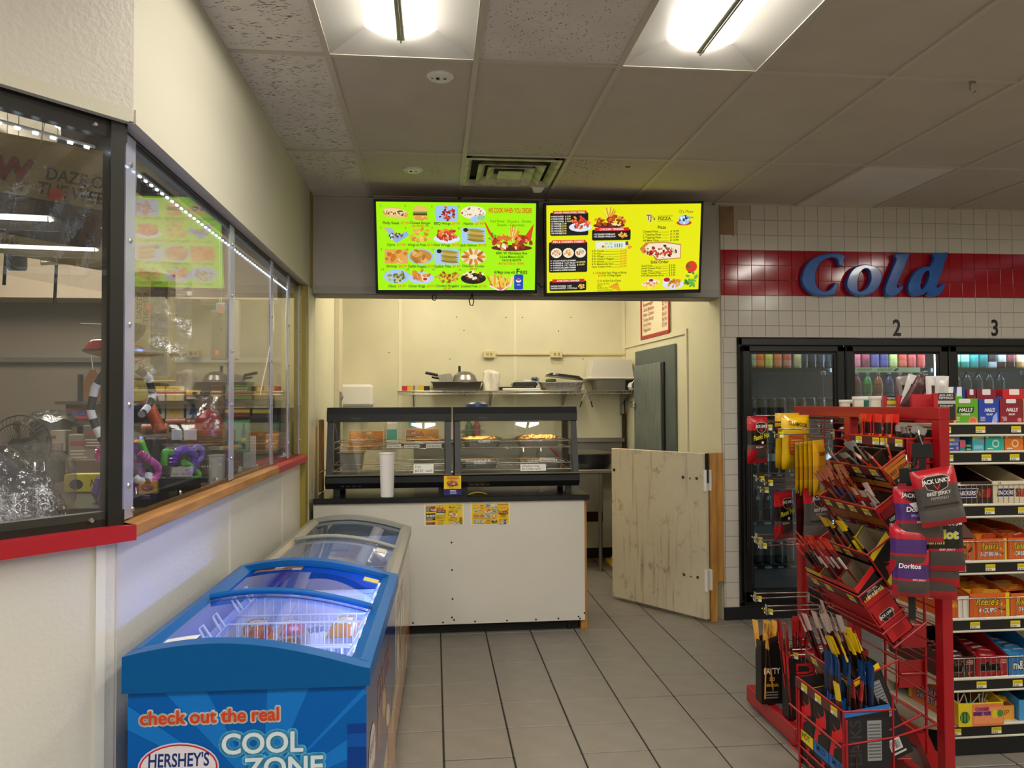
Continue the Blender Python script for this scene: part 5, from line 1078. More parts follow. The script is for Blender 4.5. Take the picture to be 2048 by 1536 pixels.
for i in range(5): drink('water_bottle', f'{ORD[i]} dark bottle from the left on the second shelf of the third cooler door', xat(1912+i*22, YD), YD, 1.58, 'short', '1c2226', '2a3238', 'dark bottles behind the third cooler door')
tag(MB().box((dx[2]+.05,.11,1.55),(dx[3]-.05,.7,1.578)).build('lower_rack', M_CBLK, None, (CX0, CY, 0)), 'black rack under the dark bottles in the third cooler door', 'rack')
# ---------------------------------------------------------------- sign letters and door numbers on the tiles
M_SIGN = mat('sign_blue', '0a5cb4', rough=.18, coat=.5)
def bez(pts, n=7):
    """closed outline from on-curve points and (c) control points: quadratic"""
    out = []; N = len(pts); i = 0
    while i < N:
        a = pts[i]; nx = pts[(i+1) % N]
        if len(nx) == 3:
            e = pts[(i+2) % N]
            for k in range(n): t = k/n; out.append(((1-t)**2*a[0]+2*t*(1-t)*nx[0]+t*t*e[0], (1-t)**2*a[1]+2*t*(1-t)*nx[1]+t*t*e[1]))
            i += 2
        else: out.append((a[0], a[1])); i += 1
    return out
def spx(px, py): q = onY(px, py, TWY-.05); return (q.x, q.z)
def letter(label, outs, holes=()):
    t = thing('sign_letter', label, 'sign letter', (spx(*outs[0][:2])[0], TWY-.008, spx(*outs[0][:2])[1])); o = V((0,-.05,0))
    cu = bpy.data.curves.new('sign_letter', 'CURVE'); cu.dimensions = '2D'; cu.fill_mode = 'BOTH'; cu.extrude = .016; cu.bevel_depth = .007; cu.bevel_resolution = 2
    for ol in (outs,)+tuple(holes):
        pts = bez([spx(*q[:2])+((1,) if len(q) == 3 else ()) for q in ol]); sp = cu.splines.new('POLY'); sp.points.add(len(pts)-1); sp.use_cyclic_u = True
        for k, (x, z) in enumerate(pts): sp.points[k].co = (x-t.location.x, z-t.location.z, 0, 1)
    ob = bpy.data.objects.new('tmp', cu); COL.objects.link(ob); bpy.context.view_layer.update()
    me = bpy.data.meshes.new_from_object(ob.evaluated_get(bpy.context.evaluated_depsgraph_get())); bpy.data.objects.remove(ob)
    me.name = 'letter_body'; me.materials.clear(); me.materials.append(M_SIGN); f = bpy.data.objects.new('letter_body', me); COL.objects.link(f); f.parent = t; f.rotation_euler = (PI/2,0,0); f.location = (0,-.024,0); return t
sx = 2048/648*1; S = lambda *ps: [((1400+p[0]/3.1605, 380+p[1]/3.1605)+((1,) if len(p) == 3 else ())) for p in ps]
letter('blue script capital C on the red tile band', S((912,418),(893,476),(880,470),(882,420,1),(830,420),(735,432,1),(722,545),(720,640,1),(790,645),(835,640,1),(855,592),(868,596),(850,655),(830,664,1),(770,664),(650,655,1),(650,550),(665,410,1),(850,405),(885,405,1),(912,418)))
letter('blue script letter o on the red tile band', S((1040,475),(1150,480,1),(1145,560),(1120,660,1),(1020,664),(925,655,1),(932,580),(955,480,1),(1040,475)), [S((1045,492),(1000,500,1),(990,590),(985,650,1),(1015,646),(1070,630,1),(1085,560),(1085,492,1),(1045,492))])
letter('blue script letter l on the red tile band', S((1238,410),(1322,405),(1240,600),(1235,640,1),(1270,608),(1280,614),(1250,668,1),(1200,668),(1165,660,1),(1180,600),(1245,440),(1245,425,1),(1238,420)))
letter('blue script letter d on the red tile band', S((1480,408),(1560,400),(1490,610),(1490,640,1),(1535,598),(1544,605),(1520,668,1),(1470,668),(1430,668,1),(1440,630),(1410,664,1),(1360,664),(1310,655,1),(1325,590),(1360,480,1),(1455,488),(1485,440),(1490,420,1),(1480,418)), [S((1440,505),(1400,510,1),(1388,600),(1385,640,1),(1410,630),(1440,600,1),(1455,540),(1462,505,1),(1440,505))])
for px, ch in ((1794, '2'), (1990, '3')):
    q = onY(px, 671, TWY-.007); t = thing('door_number', f'black numeral {"two" if ch == "2" else "three"} stuck on the white tiles above the {"second" if ch == "2" else "third"} cooler door', 'number', (q.x, TWY-.0062, q.z)); p = Pr(.1,.12); p.text(ch, 0, 0, .118, '141414', 'c', 1, sx=.8); mb = MB(); p.put(mb, Mx.Rotation(PI/2,4,'X'), .0006); mb.build('numeral', PRINT, t)
# ================================================================ CANDY GONDOLA
M_SHW = mat('shelf_cream', 'd2ccba', rough=.45)
M_PEG = mat('pegboard', 'b5ad9c', rough=.6)
M_STRIPB = mat('black_ticket_rail', '17181a', rough=.35)
M_TAG = mat('tag_yellow', 'e6d12a', rough=.5)
GYF, GX0, GX1, GYB = 3.2, 2.21, 3.3, 3.66
gd = thing('candy_gondola', 'cream shop shelving full of candy cartons, right of the red wire stand', 'shelving', (GX0, GYF, 0)); LG = GX1-GX0
MB().cbox((0,0,.0),(LG,.46,.11),.004).build('kick_base', mat('base_black','111214',rough=.4), gd)
MB().box((0,.425,.1),(LG,.44,1.5)).build('back_panel', M_PEG, gd)
MB().cbox((-.0,.42,0),(.035,.46,1.5),.004).build('upright', M_SHW, gd)
h = MB()
for i in range(40):
    for j in range(50):
        x, z = .03+i*.0254, .16+j*.0254; h.add([(x-.003,.4245,z),(x,.4245,z-.003),(x+.003,.4245,z),(x,.4245,z+.003)], [(0,1,2,3)])
o = h.build('peg_holes', M_BLKM, gd); o['kind'] = 'stuff'
SHV = [1.452, 1.327, 1.094, .845, .595, .335, .135]
def tagset(par, xs, z, y=-.0035, w=.046, h=.026):
    for x in xs:
        m = tagset.m
        o = bpy.data.objects.new('price_tag', m); COL.objects.link(o); o.parent = par; o.location = (x, y, z)
p = Pr(.046,.028,'e3cf22'); p.rect(0,0,.046,.011,'e9e6d4'); p.bars(.004,.001,.03,.009,9,'54503c',random.Random(2)); p.text('ITEM',.006,.015,.009,'6a6118','l',1) if 0 else p.lines(.004,.014,.042,.025,2,'a8981c')
tb = MB(); tb.box((0,-.001,0),(.046,0,.028),0,lin('d8c830')); p.put(tb, Mx.Translation((0,-.0012,0)) @ Mx.Rotation(PI/2,4,'X'), .0001); tagset.m = tb.mesh('price_tag', PRINT)
rg = random.Random(31)
for k, z in enumerate(SHV):
    d = .40 if k < 2 else .44; yf = .03 if k < 2 else 0
    s = MB().cbox((0,yf,z-.03),(LG,.43,z),.003).build('shelf', M_SHW, gd)
    MB().box((0,yf-.003,z-.05),(LG,yf+.004,z-.006)).build('ticket_rail', M_STRIPB, s)
    for zz in (z-.003, z-.055): MB().cbox((0,yf-.007,zz-.0045),(LG,yf+.004,zz+.0045),.002).build('rail_edge', M_SHW, s)
    if k: b = MB(); b.prism([(yf+.02,z-.03),(.43,z-.03),(.43,z-.14),(.36,z-.14)], (-.004,0,0), (0,1,0), (0,0,1), (.004,0,0)); b.build('bracket', M_SHW, s)
    tagset(s, [.05+i*.16+rg.uniform(-.02,.02) for i in range(6)] if k not in (4, 5) else [.14+i*.19+rg.uniform(-.02,.02) for i in range(5)], z-.043, yf-.0035)
    if k in (2, 3, 4, 5):
        r = MB()
        for zz in (z+.001, z+.085): r.tube([(.0,.004,zz),(LG,.004,zz)], .0028, 5)
        for i in range(44): x = i*LG/43; r.tube([(x,.004,z),(x,.004,z+.085)], .0016, 4)
        r.build('wire_fence', M_CHR, s)
def gz(k): return SHV[k]
CARDIN = '5a4636'
def carton(lb, x0, x1, y0, d, z, h, c, art=None, back=None, cin=None, grp=None, lip=0, flap=False):
    """open display carton: walls, floor, printed front"""
    t = thing('candy_carton', lb, 'candy carton', (x0, y0, z)); w = x1-x0; hb = back or h; b = MB(); k = .004; C = lin(c); I = lin(cin or CARDIN)
    b.box((0,0,0),(w,d,k),0,I); b.box((0,0,k),(w,k,h),0,C)
    for x in (0, w-k): b.prism([(k,k),(d,k),(d,hb),(d*.45,hb),(k,h)], (x,0,0), (0,1,0), (0,0,1), (k,0,0), 0, C)
    b.box((0,d-k,k),(w,d,hb),0,I); b.build('box', PRINT, t)
    if art:
        p = Pr(w, h); art(p, w, h); mb = MB(); p.put(mb, Mx.Translation((0,-.0004,0)) @ Mx.Rotation(PI/2,4,'X'), .00006); mb.build('front_print', PRINT, t)
    return t
BARM = {}
def bars_in(x0, x1, y0, y1, z, n, L, wd, th, cols, grp, lb, name='candy_bar', cat='candy bar', ang=PI/2, jit=.15, lay=3, brand=None, bc='ffffff'):
    MK_ = []
    for i in range(n):
        c1, c2 = cols[i % len(cols)]; key = (name, c1, c2, L, wd, brand)
        if key not in BARM:
            b = MB(); b.grid(lambda u, v: ((u-.5)*L, (v-.5)*wd, th*(1-(2*v-1)**4)*(min(1, 9*min(u,1-u))**.6)), 12, 6, cf=lambda u, v: lin(c2 if .28 < u < .72 and .25 < v < .75 else c1))
            b.grid(lambda u, v: ((.5-u)*L, (v-.5)*wd, -.001), 2, 1, c=lin(c1))
            if brand: p = Pr(L, wd); p.text(brand, L*.5, wd*.34, wd*.36, bc, 'c', 1, .2, maxw=L*.5); p.put(b, Mx.Translation((-L*.5,-wd*.5,th*1.02)), .0002)
            BARM[key] = b.mesh('wrapper', GLOSS)
        o = bpy.data.objects.new(name, BARM[key]); COL.objects.link(o)
        r, q = i % lay, i//lay; m = max(1, (n+lay-1)//lay)
        o.location = (x0+(x1-x0)*(.5+(r-(lay-1)/2)*.72/max(1, lay)), y0+(y1-y0)*(q+.5)/m, z+th*.2*(i % 2)+rg.uniform(0,.006)); o.rotation_euler = (rg.uniform(-.12,.12), rg.uniform(-.1,.1), ang+rg.uniform(-jit,jit)); tag(o, lb, cat, grp); MK_.append(o)
    number(MK_, lb)
def gp(px, py, k=0): q = onY(px, py, GYF+.04); return q.x
# ----- top shelf: cough drop boxes
def halls(c, word, fruit, leaf=False):
    def f(p, w, h):
        p.rect(0,0,w,h,c); p.rrect(w*.28,h*.82,w*.72,h*.99,.004,'e0dcdc'); p.poly([(w*.2,h*.42),(w*.24,h*.66),(w*.86,h*.66),(w*.82,h*.42)], '1c2a1c' if fruit == 'o' else c)
        p.text('HALLS', w*.52, h*.47, h*.15, 'f4f2f0', 'c', 1, .3, maxw=w*.5); p.text(word, w*.52, h*.32, h*.07, 'f0f0ee', 'c', 1, .1, maxw=w*.36)
        p.lines(w*.06,h*.1,w*.3,h*.28,3,'d8d4d0')
        if fruit == 'o': p.ell(w*.8,h*.1,w*.16,h*.16,'e88a4a',14); p.ell(w*.8,h*.1,w*.13,h*.12,'d8604a',12); p.ell(w*.08,h*.1,w*.09,h*.12,'e89a3a',10)
        elif fruit == 'c': p.ell(w*.86,h*.12,w*.1,h*.09,'d8707a',12); p.ell(w*.08,h*.12,w*.06,h*.09,'a81c34',10)
        else: p.poly([(w*.62,0),(w*.7,h*.28),(w*.9,h*.45),(w*.92,h*.1),(w*.85,0)], '9aa8e0')
    return f
def closedbox(name, lb, x0, x1, y0, d, z, h, c, art, cat='candy carton', rz=0, top=None):
    t = thing(name, lb, cat, (x0, y0, z), (0,0,rz)); MB().cbox((0,0,0),(x1-x0,d,h),.002,0,lin(c)).build('carton', PRINT, t)
    p = Pr(x1-x0, h); art(p, x1-x0, h); mb = MB(); p.put(mb, Mx.Translation((0,-.0004,0)) @ Mx.Rotation(PI/2,4,'X'), .00006); mb.build('front_print', PRINT, t)
    if top: MB().cbox((.01,.01,h),(x1-x0-.01,d*.4,h+.012),.002,0,lin(top)).build('opened_flap', PRINT, t)
    return t
z = SHV[0]
closedbox('cough_drop_box', 'green cough drop box with orange slices on the top candy shelf', gp(1906,820), gp(1959,820), GYF+.05, .11, z, .11, '5a9a1c', halls('5fa31f','DEFENSE','o'))
closedbox('cough_drop_box', 'dark blue cough drop box with a leaf on the top candy shelf', gp(1961,820), gp(2001,820), GYF+.05, .11, z, .108, '1c3a9a', halls('1e3fa6','RELIEF','l'))
closedbox('cough_drop_box', 'maroon cherry cough drop box in the front row of the top candy shelf', gp(2003,820), gp(2048,820), GYF+.05, .11, z, .108, '7a1428', halls('83162a','RELIEF','c'))
closedbox('cough_drop_box', 'amber cough drop box at the right end of the top candy shelf front row', gp(2050,820), gp(2094,820), GYF+.05, .11, z, .108, 'c8841c', halls('d0901f','RELIEF','o'))
for x0, x1, c, lb in ((1944,1962,'7a1428','maroon cough drop box half hidden behind the white and blue box'),(1964,2002,'83162a','maroon cough drop box standing in the back row behind the blue box'),(2016,2062,'b81c26','bright red cough drop box in the back row at the right')):
    closedbox('cough_drop_box', lb, gp(x0,800)*1.03, gp(x1,800)*1.03, GYF+.17, .11, z, .155, c, halls(c,'RELIEF','c'))
closedbox('cough_drop_box', 'low blue box squeezed between red cough drop boxes in the back row', gp(2003,800)*1.03, gp(2014,800)*1.03, GYF+.17, .11, z, .12, '24448a', lambda p, w, h: (p.rect(0,0,w,h,'24448a'), p.rect(0,h*.55,w,h*.9,'c8ccd4')))
def tw(p, w, h):
    p.rect(0,0,w,h,'e3e2e0'); p.poly([(w*.3,0),(w*.46,h),(w*.62,h),(w*.5,0)],'23357e'); p.rect(w*.84,0,w,h,'23357e'); p.rect(0,0,w,h*.12,'23357e'); p.text('TWIX',w*.04,h*.16,h*.13,'23357e','l',1,.2) if 0 else None
closedbox('striped_box', 'white and navy striped box behind the green cough drops', gp(1897,790)*1.03, gp(1940,790)*1.03, GYF+.17, .11, z, .165, 'e0dedc', tw)
closedbox('cough_drop_box', 'flat bright green box lying behind the green cough drop box', gp(1906,800)*1.015, gp(1948,800)*1.015, GYF+.165, .004, z, .122, '4fae1e', lambda p, w, h: p.rrect(w*.08,h*.8,w*.5,h*.93,.004,'1c3a14'))
# ----- second shelf: mint packs
z = SHV[1]; yy = GYF+.05
closedbox('gum_box', 'blue gum box with pink label on the second candy shelf', gp(1897,885), gp(1922,885), yy, .1, z, .066, '3a5ab8', lambda p, w, h: (p.rect(0,h*.62,w,h*.98,'6a78c8'), p.rect(w*.1,h*.68,w*.6,h*.86,'d8d24a'), p.text('MENTOS',w*.08,h*.4,h*.16,'e6ecf8','l',1,0,maxw=w*.8), p.ell(w*.82,h*.2,w*.1,h*.12,'e07a9a',8), p.rect(w*.1,h*.16,w*.5,h*.22,'dfe4f4')))
closedbox('gum_box', 'teal and pink gum pack in a wire row on the second candy shelf', gp(1923,890), gp(1934,890), yy, .1, z, .05, '3a8a98', lambda p, w, h: p.rect(0,h*.35,w,h*.95,'d85a80'))
for i in range(2): closedbox('gum_pack', f'thin green gum pack lying on the second candy shelf, {"lower" if i == 0 else "upper"} of two', gp(1935,890), gp(1946,890), yy, .08, z+i*.016, .014, '2a6a5a', lambda p, w, h: p.rect(w*.1,h*.3,w*.9,h*.7,'9ab8a8'))
closedbox('gum_box', 'aqua gum box with a yellow upper label on the second candy shelf', gp(1948,885), gp(1972,885), yy, .1, z, .085, '4ab0c8', lambda p, w, h: (p.poly([(0,h*.6),(w*.1,h*.99),(w,h*.99),(w,h*.7)],'d8e04a'), p.ell(w*.85,h*.5,w*.09,h*.09,'e0708a',8), p.rect(w*.1,h*.1,w*.85,h*.3,'82cde0')))
def mint(c):
    return lambda p, w, h: (p.rect(0,0,w,h,c), p.ell(w*.1,h*.85,w*.07,h*.1,'e8f4f2',8), p.ell(w*.9,h*.85,w*.07,h*.1,'e8f4f2',8), p.ell(w*.55,h*.42,w*.2,h*.24,'bfe8e2' if c[0] == '2' else 'f4d0a0',12), p.ell(w*.55,h*.42,w*.13,h*.15,c,10), p.rect(w*.1,h*.1,w*.4,h*.16,'d8f0ee'))
closedbox('mint_box', 'turquoise mint box on the second candy shelf', gp(1974,885), gp(2011,885), yy, .11, z, .075, '2aa89a', mint('2ab0a2'))
closedbox('mint_box', 'orange mint box on the second candy shelf', gp(2013,885), gp(2050,885), yy, .11, z, .075, 'd86f1c', mint('e0781f'))
# ----- third shelf: chocolate bars
z = SHV[2]; yy = GYF+.012
def snick(bg, ink):
    def f(p, w, h):
        p.rect(0,0,w,h,bg); p.text('24', w*.16, h*.86, h*.11, 'e8e0d8' if bg[0] < '9' else '4a382c', 'l', 1)
        p.poly([(w*.1,h*.28),(w*.16,h*.7),(w*.68,h*.7),(w*.62,h*.28)], 'e9e4e2'); p.poly([(w*.115,h*.31),(w*.17,h*.67),(w*.665,h*.67),(w*.61,h*.31)], '25275e'); p.text('SNICKERS', w*.385, h*.4, h*.18, 'f2f0ee', 'c', 1, .2, maxw=w*.44)
        p.rect(w*.68,h*.3,w*.86,h*.66,'6a2f1c'); p.blobs(w*.76,h*.48,w*.07,h*.13,['c88a4a','8a4a24','e0b47a'],8,w*.02,random.Random(3)); p.poly([(w*.86,h*.28),(w*.88,h*.62),(w*.98,h*.72),(w*.96,h*.3)],'c81c24')
    return f
carton('dark brown chocolate bar carton behind the wire fence of the third shelf', gp(1893,985), gp(1974,985), yy, .38, z, .1, '2e1a14', snick('331d17','e'), back=.15, cin='3a241a')
carton('cream almond chocolate bar carton behind the wire fence of the third shelf', gp(1976,985), gp(2043,985), yy, .38, z, .1, 'd8cba8', snick('d9cdad','4'), back=.15, cin='4a3222')
carton('brown candy carton at the right end of the third shelf', gp(2045,985), gp(2110,985), yy, .38, z, .1, '6a3a1c', None, back=.15, cin='4a3222')
bars_in(gp(1905,985), gp(1970,985), yy+.16, yy+.36, z+.05, 6, .1, .036, .018, [('3a2a3a','c8ccd8')], 'dark wrapped bars in the brown carton', 'dark wrapped chocolate bar lying in the dark brown carton', brand='SNICKERS', bc='2a2a5a', ang=0, lay=2)
bars_in(gp(1980,985), gp(2040,985), yy+.12, yy+.36, z+.05, 6, .1, .036, .018, [('b8a478','e0d4b8')], 'cream wrapped bars in the cream carton', 'cream wrapped chocolate bar lying in the cream carton', ang=0, lay=2)
# ----- fourth and fifth shelves: peanut butter cups
def reese(sub, c='d8641c', side=None):
    def f(p, w, h):
        p.rect(0,0,w,h,c); p.text("Reese's", w*.42, h*.5, h*.3, 'f0c81c', 'c', 1, .3, maxw=w*.56, ol='4a2410', ow=.07); p.text(sub, w*.42, h*.2, h*.18, 'eef2f8', 'c', 1, .2, maxw=w*.6, ol='2a4a9a' if sub[0] == 'F' else '6a3410', ow=.06)
        p.blobs(w*.82,h*.36,w*.09,h*.2,['6a3a1c','c88a40','e6b060'],9,w*.04,random.Random(5))
        if side: p.rect(w*.88,0,w*.97,h,side)
    return f
z = SHV[3]
carton("orange and yellow candy carton at the left end of the fourth shelf", gp(1898,1090), gp(1942,1090), yy, .36, z, .095, 'c8561c', lambda p, w, h: (p.rect(0,0,w,h,'cf5f1e'), p.blobs(w*.55,h*.45,w*.3,h*.3,['5a2f18','c8904a','8a4a20'],12,w*.1,rg)), back=.14)
carton("orange peanut butter carton with blue lettering on the fourth shelf", gp(1944,1090), gp(2005,1090), yy, .36, z, .095, 'd8641c', reese('FAST BREAK', side='e6c81c'), back=.13)
carton("orange crispy peanut butter carton at the right of the fourth shelf", gp(2007,1090), gp(2070,1090), yy, .36, z, .095, 'd8641c', reese('CRISPY'), back=.13)
OR = [('d8601a','f0c02a'),('e07a1e','d8402a'),('c84a1c','e8d8b0')]
bars_in(gp(1900,1090), gp(1945,1090), yy+.04, yy+.34, z+.075, 8, .1, .04, .02, OR, 'orange bars in the left carton of the fourth shelf', 'orange wrapped bar heaped in the left carton of the fourth shelf', jit=.6, ang=.3)
bars_in(gp(1946,1090), gp(2004,1090), yy+.03, yy+.34, z+.08, 12, .11, .04, .02, OR, 'orange bars in the middle carton of the fourth shelf', 'orange wrapped bar heaped in the middle carton of the fourth shelf', brand="Reese's", bc='f0d040', jit=.5, ang=.1)
bars_in(gp(2008,1090), gp(2062,1090), yy+.03, yy+.34, z+.08, 10, .11, .036, .018, [('c8301c','e8e0d0'),('d8501c','f0c02a')], 'red and orange bars in the right carton of the fourth shelf', 'red and orange bar in the right fourth shelf carton', jit=.4, ang=.2)
t = thing('carton_flap', 'torn brown carton flap leaning at the left of the fourth shelf', 'flap', (gp(1899,1060), yy+.02, z+.1)); b = MB(); b.prism([(0,0),(.12,-.005),(.075,.06),(0,.1)], (0,0,0), (1,0,0), (0,.35,1), (0,.003,0)); b.build('flap', mat('carton_brown','6a4a3e',rough=.8), t)
z = SHV[4]
carton("orange and white peanut butter carton at the left end of the fifth shelf", GX0+.01, gp(1929,1200), yy-.0, .34, z, .095, 'd8641c', lambda p, w, h: (p.rect(0,0,w*.6,h,'d2621c'), p.rect(w*.6,0,w,h,'e4ded4'), p.text("Reese's", w*.3, h*.5, h*.26, 'f0c81c','c',1,.3,maxw=w*.5)), back=.12, cin='d8d0c4')
carton("orange peanut butter cup carton with a yellow stripe on the fifth shelf", gp(1931,1200), gp(2011,1200), yy, .34, z, .105, 'd8641c', reese('4 CUPS', side='e6c81c'), back=.13)
carton("orange chewy peanut butter carton at the right of the fifth shelf", gp(2013,1200), gp(2080,1200), yy, .34, z, .1, 'd8641c', reese('THINS'), back=.13)
bars_in(GX0+.02, gp(1926,1200), yy+.04, yy+.3, z+.07, 5, .11, .045, .02, [('e8e4dc','b83a2c'),('d8601a','e8e0d0')], 'white and orange packs in the left carton of the fifth shelf', 'white and orange pack in the left carton of the fifth shelf', jit=.6, ang=.5)
bars_in(gp(1934,1200), gp(2008,1200), yy+.03, yy+.32, z+.085, 12, .12, .045, .02, [('e0a01c','3a2012'),('d8781a','e6c02a')], 'yellow and brown packs in the middle carton of the fifth shelf', 'yellow and brown pack in the middle carton of the fifth shelf', jit=.3, ang=.1)
bars_in(gp(2016,1200), gp(2075,1200), yy+.1, yy+.32, z+.08, 8, .12, .045, .02, [('d86a1c','f0d8a0'),('e08a1e','f4f0e0')], 'orange packs in the right carton of the fifth shelf', 'orange pack in the right carton of the fifth shelf', jit=.8, ang=.6)
# ----- sixth shelf: chocolate lentils
def mms(c, tx='2a1610', bo='f0ece8'):
    return lambda p, w, h: (p.rect(0,0,w,h,c), p.text("m&m's", w*.44, h*.3, h*.42, tx, 'c', 1, 0, maxw=w*.62, ol=bo, ow=.09), p.blobs(w*.86,h*.3,w*.07,h*.16,['2a8a3a','c82a24','e0a020','2a5ac0'],5,w*.035,random.Random(2)), p.lines(w*.76,h*.62,w*.95,h*.85,3,'e0a8a0'))
z = SHV[5]
for x0, x1, c, bc, lb, tx, bo in ((1872,1941,'4a1c1c',('5a2020','c83030'),'dark brown candy carton at the left of the sixth shelf','241010','efe9e4'),(1943,2006,'a01420',('b01c28','3a1414'),'red candy carton in the middle of the sixth shelf','2a1210','f2ece8'),(2008,2075,'2878b8',('3a90d0','e8ecf0'),'blue candy carton at the right of the sixth shelf','e8f0f6','2a4a7a')):
    carton(lb, gp(x0,1320), gp(x1,1320), yy, .38, z, .09, c, mms(c, tx, bo), back=.15, cin='4a382c')
    bars_in(gp(x0,1320)+.015, gp(x1,1320)-.015, yy+.05, yy+.36, z+.06, 12, .1, .05, .022, [bc, (c, 'e8e4e0')], f'packs in the {lb[:18]}', f'pack in the {lb[:lb.index(" candy")]} carton of the sixth shelf', brand="m&m's", bc='f4f0ee', jit=.2, ang=0, lay=2)
# ----- bottom shelf
z = SHV[6]
def charms(p, w, h):
    p.rect(0,0,w,h,'d8c41c'); p.rect(w*.3,0,w,h*.95,'d87a4a'); p.rect(w*.34,h*.1,w*.98,h*.8,'e8905a'); p.ell(w*.14,h*.4,w*.11,h*.26,'2a4a1c',12); [p.ell(w*.14+(k-1)*w*.07,h*.4,w*.018,h*.24,'6a9a3a',8) for k in range(3)]
    p.text('CHARMS',w*.52,h*.66,h*.14,'c83a7a','c',1,maxw=w*.3,ol='f4e4ec'); p.text('SWEET POPS',w*.52,h*.46,h*.15,'7a2a8a','c',1,maxw=w*.38,ol='f4e4ec'); p.ell(w*.8,h*.5,w*.07,h*.2,'e0c020',10); p.ell(w*.92,h*.52,w*.07,h*.16,'3a8a3a',10)
cb = carton('yellow lollipop carton with fruit pictures at the left of the bottom shelf', gp(1898,1440), gp(1987,1440), yy-.035, .36, z, .1, 'd8b41c', charms, back=.14, cin='3a3028')
p = Pr(.3, .12, 'd8703a'); p.text('CHARMS', .05,.07,.03,'e8e0e4','l',1,0,ol='8a2a5a'); p.text('SWEET POPS', .04,.03,.028,'c8d0e8','l',1,0,ol='5a2a6a'); mb = MB(); p.put(mb, Mx(((0,0,-1,-.0005),(-1,0,0,.33),(0,1,0,.0),(0,0,0,1))), .00015); mb.build('side_print', PRINT, cb)
for i in range(9):
    x = gp(1912+i*8,1440); t = thing('lollipop', f'{["blue","pink","red","purple","navy","teal","orange","rose","violet"][i]} wrapped lollipop with white stick in the yellow carton', 'lollipop', (x, yy+.02+.018*(i % 3), z+.055), (rg.uniform(-.5,.2), rg.uniform(-.6,.6), 0))
    MB().lathe([(0,-.016),(.012,-.012),(.016,0),(.012,.012),(0,.016)], 10, c=lin(['2a4a9a','d87a9a','b82a3a','6a3a8a','23305a','2a8a9a','d8782a','c85a7a','7a4aa8'][i])).build('candy', GLOSS, t); MB().cyl((0,0,.014),(0,-.02,.075),.0022,n=6).build('stick', M_WHITE, t)
carton('orange snack packet carton at the middle of the bottom shelf', gp(1990,1440), gp(2026,1440), yy+.02, .3, z, .06, 'd8862a', lambda p, w, h: (p.rect(0,0,w,h,'e0a03a'), p.text('KIP', w*.4,h*.3,h*.4,'a8501c','c',1,.2)), back=.09)
bars_in(gp(1990,1440), gp(2026,1440), yy+.02, yy+.28, z+.06, 6, .1, .05, .015, [('e8b82a','d8642a'),('e0952a','f0d890')], 'yellow packets on the bottom shelf', 'yellow and orange packet heaped on the bottom shelf', jit=.6, ang=.4)
o = thing('snack_packet', 'upright orange brown packet standing at the back of the bottom shelf', 'packet', (gp(1985,1410)+.06, yy+.16, z+.08)); MB().cbox((0,0,0),(.085,.014,.11),.005,0,lin('b86a2a')).build('packet', GLOSS, o); p = Pr(.085,.11); p.text('rip',.04,.06,.03,'4a2a14','c',1,.1); p.text('rolls',.04,.03,.025,'e8c890','c',1,.1); mb = MB(); p.put(mb, Mx.Translation((0,-.0005,0)) @ Mx.Rotation(PI/2,4,'X'), .0002); mb.build('print', PRINT, o)
carton('sky blue candy carton at the right end of the bottom shelf', gp(2029,1440), gp(2085,1440), yy-.0, .36, z, .09, '3a8ac8', lambda p, w, h: (p.rect(0,0,w,h,'3f94d0'), p.text('Rip', w*.4,h*.55,h*.32,'f0d040','c',1,.1), p.text('Rolls', w*.45,h*.2,h*.28,'f0d040','c',1,.1)), back=.13)
bars_in(gp(2012,1440), gp(2080,1440), yy+.14, yy+.36, z+.085, 8, .13, .06, .02, [('2a6aa8','3a5a9a'),('24508a','7ab0d8')], 'blue candy pouches on the bottom shelf', 'blue candy pouch heaped at the right of the bottom shelf', jit=.5, ang=.9)
# ================================================================ RED WIRE STAND WITH JERKY
M_SR = mat('stand_red', 'a00d18', rough=.35, coat=.2)
M_PURP = mat('ticket_strip', '5a2028', rough=.35)
st = thing('wire_stand', 'red metal wire display stand holding jerky, between the cooler and the candy shelving', 'display stand', (1.9, 2.74, 0))
PX = 0.0
def post(y, w=.05, z0=0, z1=1.525, x=0): return MB().cbox((x-.02,y-w/2,z0),(x+.02,y+w/2,z1),.003)
for y in (0, .63, 1.12): post(y, z0=.0 if y < .3 else .1).build('post', M_SR, st)
b = MB(); b.prism([(-.02,.0),(.02,-.02),(.26,.5),(.22,.52)], (0,0,.02), (1,0,0), (0,1,0), (0,0,.07)); b.build('base_bar', M_SR, st)
MB().cbox((-.0225,-.0265,1.48),(.0225,1.147,1.5275),.003).build('top_rail', M_SR, st)
for a, b_ in ((.03,.6),(.66,1.1)):
    r = MB(); n = 30 if a > .5 else 16
    for k in range(n):
        z = 1.45-k*(1.1/n); r.tube([(.0,a,z),(.0,b_,z)], .0028, 5)
    for y in ((a+b_)/2, a+.02, b_-.02): r.tube([(0.004,y,.3),(.004,y,1.48)], .003, 5)
    r.build('wire_panel', M_SR, st)
